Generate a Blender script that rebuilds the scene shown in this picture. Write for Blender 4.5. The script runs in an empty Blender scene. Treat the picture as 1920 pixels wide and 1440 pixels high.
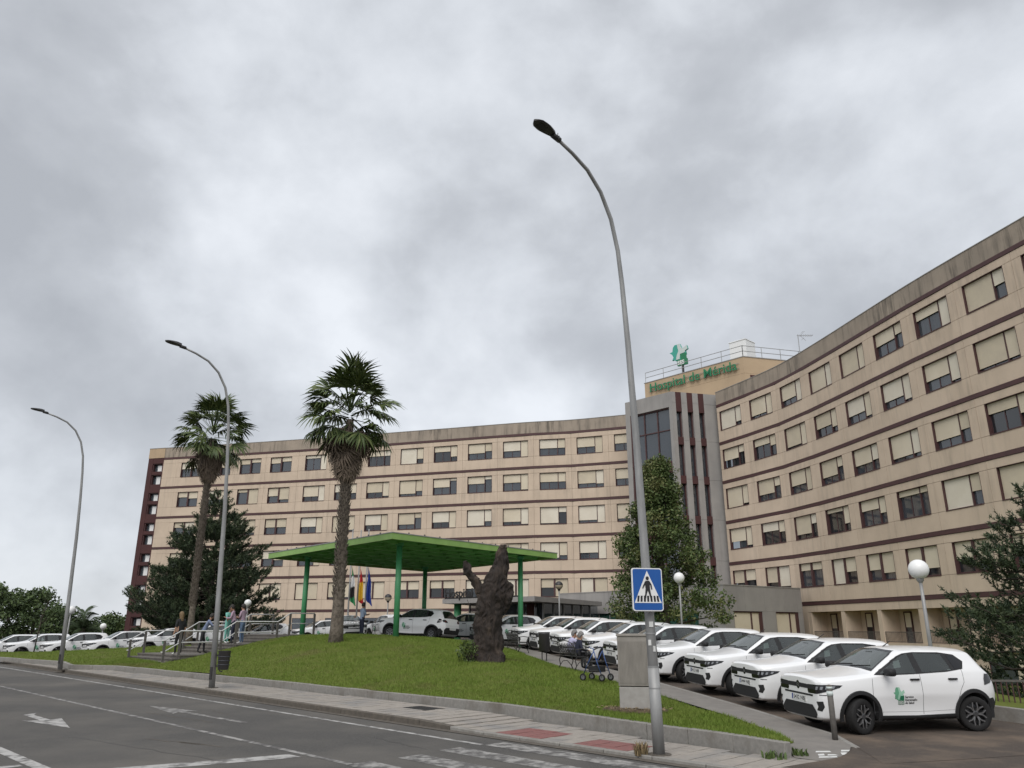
import bpy, bmesh, math, random
import numpy as np
from mathutils import Vector, Matrix, noise as mnoise
from mathutils.bvhtree import BVHTree
R = math.radians
rnd = random.Random(7)
nrs = np.random.RandomState(11)
scene = bpy.context.scene
C = scene.collection

# ------------------------------------------------------------------ camera
CAMZ = 1.95
cam_d = bpy.data.cameras.new('camera')
cam_d.sensor_width = 36.0
cam_d.lens = 27.0
cam_d.clip_start = 0.1
cam_d.clip_end = 4000
cam = bpy.data.objects.new('camera', cam_d)
cam.location = (0, 0, CAMZ)
cam.rotation_euler = (R(90 + 17.6), 0, 0)
C.objects.link(cam)
scene.camera = cam

# ------------------------------------------------------------------ sky: an overcast deck over a Nishita sky
world = bpy.data.worlds.new('World')
scene.world = world
world.use_nodes = True
wn, wl = world.node_tree.nodes, world.node_tree.links
wn.clear()
SUN_EL, SUN_AZ = R(50), R(196)
def W(t, **k):
    n = wn.new(t)
    for a, b in k.items():
        setattr(n, a, b)
    return n
sky = W('ShaderNodeTexSky', sky_type='NISHITA', sun_disc=False, sun_elevation=SUN_EL, sun_rotation=SUN_AZ)
skys = W('ShaderNodeVectorMath', operation='SCALE')
skys.inputs['Scale'].default_value = 0.07
wl.new(sky.outputs[0], skys.inputs[0])
tc = W('ShaderNodeTexCoord')
sep = W('ShaderNodeSeparateXYZ')
wl.new(tc.outputs['Generated'], sep.inputs[0])
cmb = W('ShaderNodeCombineXYZ')
zst = W('ShaderNodeMath', operation='MULTIPLY'); zst.inputs[1].default_value = 1.25
wl.new(sep.outputs[2], zst.inputs[0])
wl.new(sep.outputs[0], cmb.inputs[0]); wl.new(sep.outputs[1], cmb.inputs[1]); wl.new(zst.outputs[0], cmb.inputs[2])
SKY_OFF = (11.5, 1.1, 0.6)
def wnoise(scale, detail, rough, dist, off):
    m = W('ShaderNodeMapping'); m.inputs['Location'].default_value = off
    m.inputs['Scale'].default_value = (1.0, 1.0, 1.0)
    wl.new(cmb.outputs[0], m.inputs[0])
    n = W('ShaderNodeTexNoise')
    n.inputs['Scale'].default_value = scale; n.inputs['Detail'].default_value = detail
    n.inputs['Roughness'].default_value = rough; n.inputs['Distortion'].default_value = dist
    wl.new(m.outputs[0], n.inputs['Vector'])
    return n
n1 = wnoise(2.7, 8.0, 0.50, 0.2, SKY_OFF)
n2 = wnoise(8.0, 8.0, 0.55, 0.15, (7.4, 2.2, 3.0))
mixn = W('ShaderNodeMath', operation='MULTIPLY_ADD'); mixn.inputs[1].default_value = 0.22
wl.new(n2.outputs['Fac'], mixn.inputs[0])
sc1 = W('ShaderNodeMath', operation='MULTIPLY'); sc1.inputs[1].default_value = 0.78
wl.new(n1.outputs['Fac'], sc1.inputs[0]); wl.new(sc1.outputs[0], mixn.inputs[2])
ramp = W('ShaderNodeValToRGB')
cr = ramp.color_ramp
cr.elements[0].position = 0.36; cr.elements[0].color = (0.290, 0.304, 0.328, 1)
cr.elements[1].position = 0.64; cr.elements[1].color = (0.545, 0.566, 0.598, 1)
e = cr.elements.new(0.455); e.color = (0.350, 0.366, 0.392, 1)
e = cr.elements.new(0.53); e.color = (0.435, 0.455, 0.485, 1)
wl.new(mixn.outputs[0], ramp.inputs[0])
mixc = W('ShaderNodeMixRGB'); mixc.inputs[0].default_value = 0.93
wl.new(skys.outputs[0], mixc.inputs[1]); wl.new(ramp.outputs[0], mixc.inputs[2])
bg = W('ShaderNodeBackground'); bg.inputs['Strength'].default_value = 1.06
wl.new(mixc.outputs[0], bg.inputs['Color'])
wo = W('ShaderNodeOutputWorld'); wl.new(bg.outputs[0], wo.inputs[0])

sun_d = bpy.data.lights.new('sun', 'SUN')
sun_d.energy = 1.5
sun_d.angle = R(50)
sun_d.color = (1.0, 0.97, 0.93)
sun = bpy.data.objects.new('sun', sun_d)
sd = Vector((math.sin(SUN_AZ) * math.cos(SUN_EL), math.cos(SUN_AZ) * math.cos(SUN_EL), math.sin(SUN_EL)))
sun.rotation_euler = sd.to_track_quat('Z', 'Y').to_euler()
C.objects.link(sun)
vs = scene.view_settings
vs.view_transform = 'Standard'; vs.look = 'None'; vs.exposure = 0.64; vs.gamma = 1.0
vs.use_curve_mapping = False
scene.cycles.max_bounces = 6
scene.cycles.transparent_max_bounces = 12
scene.cycles.caustics_reflective = False
scene.cycles.caustics_refractive = False

# ------------------------------------------------------------------ helpers
def tag(o, label=None, cat=None, group=None, kind=None):
    if label: o['label'] = label
    if cat: o['category'] = cat
    if group: o['group'] = group
    if kind: o['kind'] = kind
    return o
def empty(name, loc=(0, 0, 0), rz=0.0, parent=None):
    o = bpy.data.objects.new(name, None)
    o.empty_display_size = 0.3
    C.objects.link(o)
    o.location = loc; o.rotation_euler = (0, 0, rz)
    if parent: o.parent = parent
    return o
def link(name, me, parent=None, loc=(0, 0, 0), rot=(0, 0, 0), scale=(1, 1, 1)):
    o = bpy.data.objects.new(name, me)
    C.objects.link(o)
    if parent: o.parent = parent
    o.location = loc; o.rotation_euler = rot; o.scale = scale
    return o
def copy_tree(o, parent=None):
    c = o.copy(); C.objects.link(c)
    if parent: c.parent = parent
    for ch in list(o.children):
        copy_tree(ch, c)
    return c
class MB:
    def __init__(s):
        s.v = []; s.f = []; s.mi = []; s.cur = 0
    def add(s, verts, faces):
        b = len(s.v)
        s.v.extend([tuple(v) for v in verts])
        for f in faces:
            s.f.append(tuple(b + i for i in f)); s.mi.append(s.cur)
        return s
    def box(s, x0, x1, y0, y1, z0, z1, M=None):
        v = [(x0, y0, z0), (x1, y0, z0), (x1, y1, z0), (x0, y1, z0), (x0, y0, z1), (x1, y0, z1), (x1, y1, z1), (x0, y1, z1)]
        if M is not None: v = [tuple(M @ Vector(p)) for p in v]
        return s.add(v, [(0, 3, 2, 1), (4, 5, 6, 7), (0, 1, 5, 4), (1, 2, 6, 5), (2, 3, 7, 6), (3, 0, 4, 7)])
    def bar(s, a, b, w, h=None, up=(0, 0, 1)):
        a, b = Vector(a), Vector(b); h = h or w
        d = (b - a); L = d.length
        if L < 1e-6: return s
        x = d / L; u = Vector(up)
        if abs(x.dot(u)) > 0.98: u = Vector((1, 0, 0))
        y = u.cross(x).normalized(); z = x.cross(y)
        v = []
        for p in (a, b):
            for sy, sz in ((-1, -1), (1, -1), (1, 1), (-1, 1)):
                v.append(tuple(p + y * (sy * w / 2) + z * (sz * h / 2)))
        return s.add(v, [(3, 2, 1, 0), (4, 5, 6, 7), (0, 1, 5, 4), (1, 2, 6, 5), (2, 3, 7, 6), (3, 0, 4, 7)])
    def tube(s, pts, rad, n=8, cap=True):
        pts = [Vector(p) for p in pts]
        if not hasattr(rad, '__len__'): rad = [rad] * len(pts)
        b = len(s.v); fr = None
        for i, p in enumerate(pts):
            t = (pts[min(i + 1, len(pts) - 1)] - pts[max(i - 1, 0)])
            t = t.normalized() if t.length > 1e-9 else Vector((0, 0, 1))
            if fr is None:
                u = Vector((0, 0, 1)) if abs(t.z) < 0.9 else Vector((1, 0, 0))
                fr = u.cross(t).normalized()
            fr = (fr - t * fr.dot(t)).normalized()
            g = t.cross(fr)
            for k in range(n):
                a = 2 * math.pi * k / n
                s.v.append(tuple(p + (fr * math.cos(a) + g * math.sin(a)) * rad[i]))
        for i in range(len(pts) - 1):
            for k in range(n):
                k2 = (k + 1) % n
                s.f.append((b + i * n + k, b + i * n + k2, b + (i + 1) * n + k2, b + (i + 1) * n + k)); s.mi.append(s.cur)
        if cap:
            s.f.append(tuple(b + k for k in reversed(range(n)))); s.mi.append(s.cur)
            s.f.append(tuple(b + (len(pts) - 1) * n + k for k in range(n))); s.mi.append(s.cur)
        return s
    def lathe(s, prof, n=16, M=None, cap=False):
        b = len(s.v)
        for r, z in prof:
            for k in range(n):
                a = 2 * math.pi * k / n
                p = Vector((r * math.cos(a), r * math.sin(a), z))
                if M is not None: p = M @ p
                s.v.append(tuple(p))
        for i in range(len(prof) - 1):
            for k in range(n):
                k2 = (k + 1) % n
                s.f.append((b + i * n + k, b + i * n + k2, b + (i + 1) * n + k2, b + (i + 1) * n + k)); s.mi.append(s.cur)
        if cap:
            s.f.append(tuple(b + k for k in reversed(range(n)))); s.mi.append(s.cur)
            s.f.append(tuple(b + (len(prof) - 1) * n + k for k in range(n))); s.mi.append(s.cur)
        return s
    def prism(s, poly, z0, z1, M=None):
        n = len(poly)
        v = [(x, y, z0) for x, y in poly] + [(x, y, z1) for x, y in poly]
        if M is not None: v = [tuple(M @ Vector(p)) for p in v]
        f = [tuple(reversed(range(n))), tuple(range(n, 2 * n))] + [(i, (i + 1) % n, n + (i + 1) % n, n + i) for i in range(n)]
        return s.add(v, f)
    def mesh(s, name, mats, smooth=False, bevel=0.0):
        me = bpy.data.meshes.new(name)
        me.from_pydata(s.v, [], s.f)
        mats = mats if isinstance(mats, (list, tuple)) else [mats]
        for m in mats: me.materials.append(m)
        if len(mats) > 1: me.polygons.foreach_set('material_index', s.mi)
        if bevel > 0:
            bm = bmesh.new(); bm.from_mesh(me)
            bmesh.ops.bevel(bm, geom=[e for e in bm.edges if len(e.link_faces) == 2 and e.calc_face_angle(0) > 0.6],
                            offset=bevel, segments=1, affect='EDGES', profile=0.5)
            bm.to_mesh(me); bm.free()
        if smooth: me.polygons.foreach_set('use_smooth', [True] * len(me.polygons))
        me.update()
        return me
    def obj(s, name, mats, parent=None, loc=(0, 0, 0), rot=(0, 0, 0), smooth=False, bevel=0.0):
        return link(name, s.mesh(name, mats, smooth, bevel), parent, loc, rot)
def np_mesh(name, V, F, mat, smooth=False, mi=None):
    """fast mesh from arrays; F of equal-sized faces"""
    V = np.asarray(V, dtype=np.float32); F = np.asarray(F, dtype=np.int32)
    me = bpy.data.meshes.new(name)
    me.vertices.add(len(V)); me.vertices.foreach_set('co', V.ravel())
    k = F.shape[1]
    me.loops.add(F.size); me.loops.foreach_set('vertex_index', F.ravel())
    me.polygons.add(len(F))
    me.polygons.foreach_set('loop_start', np.arange(0, F.size, k, dtype=np.int32))
    me.polygons.foreach_set('loop_total', np.full(len(F), k, dtype=np.int32))
    mats = mat if isinstance(mat, (list, tuple)) else [mat]
    for m in mats: me.materials.append(m)
    if mi is not None: me.polygons.foreach_set('material_index', np.asarray(mi, dtype=np.int32))
    if smooth: me.polygons.foreach_set('use_smooth', np.ones(len(F), dtype=bool))
    me.update(calc_edges=True); me.validate()
    return me
def text_mesh(body, size, depth=0.0, mat=None, name='lettering', bold=0.0, align='LEFT', spacing=1.0):
    cu = bpy.data.curves.new('tmp_text', 'FONT')
    cu.body = body; cu.size = size; cu.extrude = depth; cu.offset = bold; cu.align_x = align
    cu.space_character = spacing
    cu.resolution_u = 3
    o = bpy.data.objects.new('tmp_text', cu); C.objects.link(o)
    dg = bpy.context.evaluated_depsgraph_get()
    me = bpy.data.meshes.new_from_object(o.evaluated_get(dg))
    me.name = name
    me.materials.clear()
    if mat: me.materials.append(mat)
    bpy.data.objects.remove(o); bpy.data.curves.remove(cu)
    return me

# ------------------------------------------------------------------ materials
def mat(name, col, rough=0.7, col2=None, scale=6.0, detail=4.0, lo=0.35, hi=0.65, bump=0.0, bscale=None, metal=0.0, spec=0.5,
        streak=None, coords='Object', stretch=(1, 1, 1), col3=None, scale3=0.6, lo3=0.5, hi3=0.7, dist=0.0, coat=0.0):
    m = bpy.data.materials.new(name); m.use_nodes = True
    nt = m.node_tree; N, L = nt.nodes, nt.links
    b = N['Principled BSDF']
    b.inputs['Roughness'].default_value = rough
    b.inputs['Metallic'].default_value = metal
    b.inputs['Specular IOR Level'].default_value = spec
    if coat: b.inputs['Coat Weight'].default_value = coat; b.inputs['Coat Roughness'].default_value = 0.04
    c4 = lambda c: (c[0], c[1], c[2], 1)
    b.inputs['Base Color'].default_value = c4(col)
    if col2 is None and col3 is None and bump == 0: return m
    t = N.new('ShaderNodeTexCoord')
    geo = N.new('ShaderNodeNewGeometry')
    src = geo.outputs['Position'] if coords == 'World' else t.outputs[coords]
    mp = N.new('ShaderNodeMapping'); mp.inputs['Scale'].default_value = stretch
    L.new(src, mp.inputs[0])
    last = None
    def fac(sc, de, lo, hi, d=0.0):
        n = N.new('ShaderNodeTexNoise'); n.inputs['Scale'].default_value = sc; n.inputs['Detail'].default_value = de
        n.inputs['Roughness'].default_value = 0.6; n.inputs['Distortion'].default_value = d
        L.new(mp.outputs[0], n.inputs['Vector'])
        r = N.new('ShaderNodeMapRange'); r.inputs[1].default_value = lo; r.inputs[2].default_value = hi
        L.new(n.outputs['Fac'], r.inputs[0])
        return n, r
    if col2 is not None:
        n, r = fac(scale, detail, lo, hi, dist)
        mx = N.new('ShaderNodeMixRGB'); mx.inputs[1].default_value = c4(col); mx.inputs[2].default_value = c4(col2)
        L.new(r.outputs[0], mx.inputs[0]); last = mx.outputs[0]
    if col3 is not None:
        n3, r3 = fac(scale3, 5.0, lo3, hi3)
        mx3 = N.new('ShaderNodeMixRGB'); mx3.inputs[2].default_value = c4(col3)
        if last: L.new(last, mx3.inputs[1])
        else: mx3.inputs[1].default_value = c4(col)
        L.new(r3.outputs[0], mx3.inputs[0]); last = mx3.outputs[0]
    if last: L.new(last, b.inputs['Base Color'])
    if bump > 0:
        nb, rb = fac(bscale or scale * 2, 5.0, 0.0, 1.0)
        bp = N.new('ShaderNodeBump'); bp.inputs['Strength'].default_value = min(1.0, bump); bp.inputs['Distance'].default_value = 0.03
        L.new(nb.outputs['Fac'], bp.inputs['Height']); L.new(bp.outputs[0], b.inputs['Normal'])
    return m
def glass_mat(name, tint, trans, rough=0.02, refl=1.0):
    m = bpy.data.materials.new(name); m.use_nodes = True
    nt = m.node_tree; N, L = nt.nodes, nt.links
    N.remove(N['Principled BSDF'])
    out = N['Material Output']
    tr = N.new('ShaderNodeBsdfTransparent'); tr.inputs[0].default_value = (trans[0], trans[1], trans[2], 1)
    df = N.new('ShaderNodeBsdfDiffuse'); df.inputs[0].default_value = (tint[0], tint[1], tint[2], 1)
    ms = N.new('ShaderNodeMixShader'); ms.inputs[0].default_value = 0.35
    L.new(tr.outputs[0], ms.inputs[1]); L.new(df.outputs[0], ms.inputs[2])
    gl = N.new('ShaderNodeBsdfGlossy'); gl.inputs['Roughness'].default_value = rough
    gl.inputs['Color'].default_value = (refl, refl, refl, 1)
    fr = N.new('ShaderNodeFresnel'); fr.inputs['IOR'].default_value = 1.75
    mg = N.new('ShaderNodeMixShader')
    L.new(fr.outputs[0], mg.inputs[0]); L.new(ms.outputs[0], mg.inputs[1]); L.new(gl.outputs[0], mg.inputs[2])
    L.new(mg.outputs[0], out.inputs['Surface'])
    return m
def facade_mat(name, col, col2, stain, amount, seed=0.0):
    """rendered precast: soft mottling plus run-off streaks that hang from above"""
    m = mat(name, col, 0.85, col2, 0.5, 5, 0.38, 0.66, bump=0.08, bscale=9.0, coords='World', spec=0.25)
    N, L = m.node_tree.nodes, m.node_tree.links
    b = N['Principled BSDF']
    src = b.inputs['Base Color'].links[0].from_socket
    geo = N.new('ShaderNodeNewGeometry')
    mp = N.new('ShaderNodeMapping'); mp.inputs['Scale'].default_value = (1.0, 1.0, 0.10); mp.inputs['Location'].default_value = (seed, seed * 2, 0)
    L.new(geo.outputs['Position'], mp.inputs[0])
    n = N.new('ShaderNodeTexNoise'); n.inputs['Scale'].default_value = 2.3; n.inputs['Detail'].default_value = 6; n.inputs['Roughness'].default_value = 0.7
    L.new(mp.outputs[0], n.inputs['Vector'])
    r = N.new('ShaderNodeMapRange'); r.inputs[1].default_value = 0.47; r.inputs[2].default_value = 0.72; r.inputs[4].default_value = amount
    L.new(n.outputs['Fac'], r.inputs[0])
    n2 = N.new('ShaderNodeTexNoise'); n2.inputs['Scale'].default_value = 0.22; n2.inputs['Detail'].default_value = 3
    L.new(geo.outputs['Position'], n2.inputs['Vector'])
    r2 = N.new('ShaderNodeMapRange'); r2.inputs[1].default_value = 0.36; r2.inputs[2].default_value = 0.58
    L.new(n2.outputs['Fac'], r2.inputs[0])
    mu = N.new('ShaderNodeMath'); mu.operation = 'MULTIPLY'
    L.new(r.outputs[0], mu.inputs[0]); L.new(r2.outputs[0], mu.inputs[1])
    mx = N.new('ShaderNodeMixRGB'); mx.inputs[2].default_value = (stain[0], stain[1], stain[2], 1)
    L.new(mu.outputs[0], mx.inputs[0]); L.new(src, mx.inputs[1]); L.new(mx.outputs[0], b.inputs['Base Color'])
    return m
M = {}
M['asphalt'] = mat('asphalt', (.106, .101, .095), .9, (.066, .063, .060), 34, 8, .32, .68, bump=.35, bscale=160, coords='World', spec=.25,
                   col3=(.135, .125, .112), scale3=.28, lo3=.42, hi3=.70)
M['drive'] = mat('drive_asphalt', (.100, .080, .066), .9, (.062, .052, .045), 30, 8, .3, .7, bump=.35, bscale=140, coords='World', spec=.25,
                 col3=(.150, .115, .088), scale3=.8, lo3=.46, hi3=.68)
M['plaza'] = mat('plaza_asphalt', (.105, .092, .080), .9, (.075, .066, .058), 40, 3, .3, .7, coords='World', spec=.2)
M['earth'] = mat('earth', (.115, .100, .060), .95, (.075, .080, .040), .5, 5, .35, .65, coords='World')
M['paver'] = mat('paver', (.335, .302, .265), .85, (.265, .240, .215), 7, 5, .3, .7, bump=.2, bscale=60, coords='World', spec=.3,
                 col3=(.21, .205, .20), scale3=.9, lo3=.50, hi3=.72)
M['paver_joint'] = mat('paver_joint', (.115, .105, .095), .95, (.08, .075, .068), 12, 4, coords='World')
M['red_paver'] = mat('red_paver', (.235, .095, .085), .85, (.185, .085, .078), 10, 4, coords='World', bump=.2, bscale=50)
M['path'] = mat('path_concrete', (.225, .208, .188), .9, (.175, .163, .150), 3, 5, .3, .7, bump=.15, bscale=40, coords='World', spec=.25)
M['kerb'] = mat('kerb_granite', (.275, .262, .240), .85, (.205, .195, .180), 14, 5, .3, .7, bump=.15, bscale=60, coords='World', spec=.3,
                col3=(.165, .150, .130), scale3=1.6, lo3=.52, hi3=.75)
M['kerb_dirty'] = mat('kerb_dirty', (.135, .118, .098), .9, (.090, .080, .070), 8, 5, .3, .7, bump=.2, bscale=50, coords='World', spec=.2)
def worn_paint(name, col, under, lo, hi):
    m = mat(name, col, .8, under, 5.0, 8, lo, hi, coords='World', spec=.3)
    return m
M['line'] = worn_paint('road_paint', (.40, .39, .375), (.115, .11, .105), .44, .64)
M['line_faded'] = worn_paint('road_paint_faded', (.32, .31, .295), (.105, .10, .096), .38, .58)
M['blue_paint'] = worn_paint('blue_road_paint', (.09, .17, .27), (.10, .11, .12), .5, .75)
M['stencil'] = worn_paint('stencil_paint', (.62, .62, .60), (.2, .19, .18), .58, .7)
M['soil'] = mat('grass_soil', (.092, .118, .024), .95, (.125, .140, .036), 2.2, 6, .35, .68, coords='World', bump=.4, bscale=30, spec=.1,
                col3=(.125, .108, .045), scale3=.42, lo3=.58, hi3=.76)
M['grass'] = mat('grass_blades', (.118, .180, .026), .7, (.158, .202, .040), 1.3, 5, .35, .68, coords='World', spec=.2,
                 col3=(.165, .150, .062), scale3=.42, lo3=.58, hi3=.78)
M['wall'] = facade_mat('facade_render', (.610, .495, .385), (.545, .440, .340), (.24, .205, .165), .42)
M['wall_ochre'] = facade_mat('facade_ochre', (.48, .360, .238), (.44, .328, .218), (.20, .17, .13), .30)
M['parapet'] = facade_mat('parapet_render', (.370, .310, .250), (.300, .255, .208), (.070, .064, .055), 1.0, 3.0)
M['maroon'] = mat('maroon_paint', (.088, .042, .042), .6, (.072, .036, .036), 3, 4, coords='World', spec=.4)
M['maroon_wall'] = mat('maroon_render', (.078, .033, .032), .8, (.064, .029, .029), .6, 5, coords='World', spec=.3)
M['concrete'] = facade_mat('grey_concrete', (.330, .315, .300), (.285, .272, .262), (.15, .145, .14), .35, 5.0)
M['blind'] = mat('blind', (.680, .605, .475), .7, (.610, .535, .410), .35, 3, .4, .6, coords='World', spec=.3)
M['blind_b'] = mat('blind_aged', (.600, .525, .395), .7, (.540, .470, .360), 1.2, 4, coords='World', spec=.3)
M['blind_c'] = mat('blind_pale', (.720, .665, .555), .7, (.66, .60, .49), .8, 4, coords='World', spec=.3)
M['wglass_b'] = glass_mat('window_glass_dark', (.055, .062, .072), (.42, .45, .48), .03, 1.0)
M['wglass'] = glass_mat('window_glass', (.150, .175, .205), (.50, .54, .58), .03, 1.0)
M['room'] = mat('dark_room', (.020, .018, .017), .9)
M['curtain'] = mat('curtain', (.50, .46, .40), .9, (.40, .33, .24), 3.0, 2, .45, .55, coords='World', stretch=(1, 1, .02))
M['dark_metal'] = mat('dark_metal', (.030, .028, .028), .45, spec=.5)
M['galv'] = mat('galvanised_steel', (.34, .34, .335), .5, (.25, .25, .248), 7, 5, coords='Object', metal=.2, stretch=(1, 1, .25))
M['green_bright'] = mat('canopy_fascia', (.250, .410, .120), .5, (.205, .350, .095), 2, 4, coords='Object')
M['green_col'] = mat('canopy_column', (.080, .330, .145), .45, (.065, .285, .120), 2, 3, coords='Object')
M['green_deck'] = mat('canopy_deck', (.175, .440, .130), .6, (.150, .385, .115), 2, 4, coords='Object')
M['white'] = mat('white_paint', (.78, .78, .77), .5)
M['sign_green'] = mat('sign_green', (.020, .190, .085), .45)
M['sign_green_dark'] = mat('sign_green_dark', (.012, .110, .060), .45)
M['teal'] = mat('sign_teal', (.055, .36, .28), .45)
M['pale'] = mat('sign_pale', (.56, .62, .60), .5)
M['black'] = mat('black_plastic', (.018, .018, .019), .55, spec=.4)
M['globe'] = mat('globe_opal', (.80, .80, .79), .35)
M['wood_bark'] = mat('bark', (.070, .055, .042), .95, (.030, .025, .021), 5, 6, bump=.9, bscale=9)

# ------------------------------------------------------------------ ground heights
KD = Vector((-.715, .70)); KN = Vector((.70, .715)); K0 = Vector((2.45, 14.0))
def uv(x, y):
    return (x - 2.45) * -.715 + (y - 14.0) * .70, (x - 2.45) * .70 + (y - 14.0) * .715
def xy(u, v):
    return 2.45 - .715 * u + .70 * v, 14.0 + .70 * u + .715 * v
def zs(u):
    return .0085 * max(-40.0, min(u, 48.0))
class TPS:
    def __init__(s, P, lam=0.0):
        P = np.array(P, float); s.P = P[:, :2]; n = len(P)
        d = np.linalg.norm(s.P[:, None] - s.P[None], axis=2)
        K = np.where(d > 0, d * d * np.log(d + 1e-9), 0) + lam * np.eye(n)
        A = np.zeros((n + 3, n + 3)); A[:n, :n] = K; A[:n, n] = 1; A[:n, n + 1:] = s.P; A[n, :n] = 1; A[n + 1:, :n] = s.P.T
        s.w = np.linalg.solve(A, np.concatenate([P[:, 2], [0, 0, 0]]))
    def __call__(s, x, y):
        x = np.atleast_1d(np.asarray(x, float)); y = np.atleast_1d(np.asarray(y, float))
        d = np.sqrt((x[:, None] - s.P[None, :, 0]) ** 2 + (y[:, None] - s.P[None, :, 1]) ** 2)
        K = np.where(d > 0, d * d * np.log(d + 1e-9), 0)
        n = len(s.P)
        return K @ s.w[:n] + s.w[n] + s.w[n + 1] * x + s.w[n + 2] * y
BORDER = [(-40.0, 52.5), (-26.22, 41.7), (-20.78, 37.84), (-18.96, 35.19), (-16.71, 34.59), (-12.9, 31.3), (-9.08, 27.95), (-5.4, 24.54), (-1.92, 21.3), (-.26, 19.75),
          (1.31, 17.85), (2.65, 16.15), (3.9, 14.65), (4.50, 13.72)]
PATH_L = [(4.60, 13.75), (4.97, 15.65), (4.68, 17.64), (3.84, 21.15), (3.12, 24.11), (1.78, 28.84), (.8, 33.5), (-.25, 38.64), (-1.8, 41.5)]
PATH_R = [(5.57, 12.91), (5.98, 14.5), (6.02, 15.65), (5.62, 18.08), (5.28, 19.8), (4.50, 23.58), (3.45, 28.4), (2.0, 34.2), (.75, 38.2), (-1.2, 42.2)]
pl = [(5.8, 16.7, .03), (5.6, 19.6, .15), (5.0, 22.4, .26), (3.5, 28.8, .51), (1.8, 34.6, .74), (.2, 39.7, .96), (-2.0, 43.0, 1.12),
      (10.2, 17.2, .02), (9.8, 20.0, .14), (9.2, 23.5, .28), (7.6, 30.0, .53), (6.0, 36.0, .78), (4.4, 41.0, .98), (5.57, 12.9, -.03), (8.0, 11.0, -.08), (12.0, 12.0, -.10),
      (-5.0, 38.6, 1.44), (-5.0, 41.0, 1.36), (-9.0, 41.0, 1.42), (-5.0, 48.0, 1.30), (0, 49.0, 1.18), (-12.0, 46.0, 1.25), (0, 60.0, 1.15), (-10.0, 60.0, 1.1), (6.0, 60.0, 1.1), (10.0, 50.0, 1.05),
      (-36.0, 55.0, -.08), (-34.5, 56.0, -.07), (-31.7, 54.5, .0), (-28.4, 53.0, .06), (-24.9, 51.5, .16), (-21.4, 50.0, .36), (-18.6, 49.5, .50), (-17.6, 57.0, .64), (-14.1, 59.0, .9),
      (-26.0, 55.0, .15), (-16.0, 53.0, .75), (-38.0, 52.0, .0), (-31.0, 50.0, .05), (-30.0, 70.0, .2), (-45.0, 60.0, .0), (-10.9, 39.6, 1.60), (-13.5, 42.4, 1.55), (-60.0, 90.0, .0), (0, 90.0, 1.0), (20.0, 90.0, 1.0),
      (4.6, 13.7, 0.0), (-10.0, 70.0, 1.0)]
HP_ = TPS(pl, 0.02)
def HP(x, y):
    return float(HP_(x, y)[0])
def border_z(x, y):
    return zs(uv(x, y)[0]) + .18
gl = [(x, y, border_z(x, y) - .02) for x, y in BORDER if x > -33] + [(-33.0, 47.2, .66), (-30.0, 44.9, .64), (-36.0, 50.5, .60)] + [(x, y, HP(x, y) + .04) for x, y in PATH_L[1:-1]] + [
      (-9.5, 37.2, 1.53), (-5.5, 36.3, 1.54), (-2.6, 36.6, 1.40), (-7.2, 33.0, 1.40), (-.8, 27.0, .92), (-4.0, 30.0, 1.12), (2.76, 18.7, .16), (0.5, 24.0, .62), (-10.5, 33.5, 1.15),
      (-13.2, 34.2, .62), (-10.8, 38.5, 1.5), (-30.2, 47.4, .54), (-26.0, 45.6, .66), (-23.0, 45.6, .79), (-19.7, 45.2, .94), (-16.4, 40.6, .85), (-14.0, 43.2, 1.38), (-18.5, 37.9, .55), (-16.5, 45.0, 1.12), (-19.5, 41.5, .75), (-23.0, 42.0, .66)]
HL_ = TPS(gl, 0.01)
def HL(x, y):
    return float(HL_(x, y)[0])
def H(x, y):
    u, v = uv(x, y)
    return zs(u) if v < 1.6 else HP(x, y)

def sheet(name, A, B, zf, mat_, n=4, off=0.0, kind='structure', parent=None, dense=1.0):
    """surface between two polylines, each resampled, with heights from zf"""
    def resample(P, step):
        P = np.array(P, float); d = np.concatenate([[0], np.cumsum(np.linalg.norm(np.diff(P, axis=0), axis=1))])
        return d, P
    da, A = resample(A, 1); db, B = resample(B, 1)
    m = max(2, int(max(da[-1], db[-1]) / dense) + 1)
    t = np.linspace(0, 1, m)
    a = np.stack([np.interp(t * da[-1], da, A[:, i]) for i in (0, 1)], 1)
    b = np.stack([np.interp(t * db[-1], db, B[:, i]) for i in (0, 1)], 1)
    s = np.linspace(0, 1, n + 1)
    G = a[:, None] * (1 - s)[None, :, None] + b[:, None] * s[None, :, None]
    X, Y = G[..., 0].ravel(), G[..., 1].ravel()
    Z = zf(X, Y) + off
    i, j = np.meshgrid(np.arange(m - 1), np.arange(n), indexing='ij')
    q = (i * (n + 1) + j).ravel()
    F = np.stack([q, q + 1, q + n + 2, q + n + 1], 1)
    me = np_mesh(name, np.stack([X, Y, Z], 1), F, mat_, smooth=True)
    # keep faces up
    if me.polygons[0].normal.z < 0: me.flip_normals()
    o = link(name, me, parent)
    if kind: o['kind'] = kind
    return o
zsv = lambda X, Y: .0085 * np.clip((X - 2.45) * -.715 + (Y - 14.0) * .70, -40, 48)

# the far ground, one sheet to the horizon
g = MB()
nn = 60
def far_z(x, y):
    r = math.hypot(x, y - 40)
    if y < 5: return -.45
    return -.6 if r < 70 else -.6 - min(1.2, (r - 70) * .01)
rings = [0, 30, 70, 110, 160, 260, 500, 1000, 2500]
for r in rings:
    for k in range(nn):
        a = 2 * math.pi * k / nn
        x, y = r * math.cos(a), 40 + r * math.sin(a)
        g.v.append((x, y, -3.4))
for i in range(len(rings) - 1):
    for k in range(nn):
        g.f.append((i * nn + k, (i + 1) * nn + k, (i + 1) * nn + (k + 1) % nn, i * nn + (k + 1) % nn)); g.mi.append(0)
tag(g.obj('ground', M['earth']), kind='structure')

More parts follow.
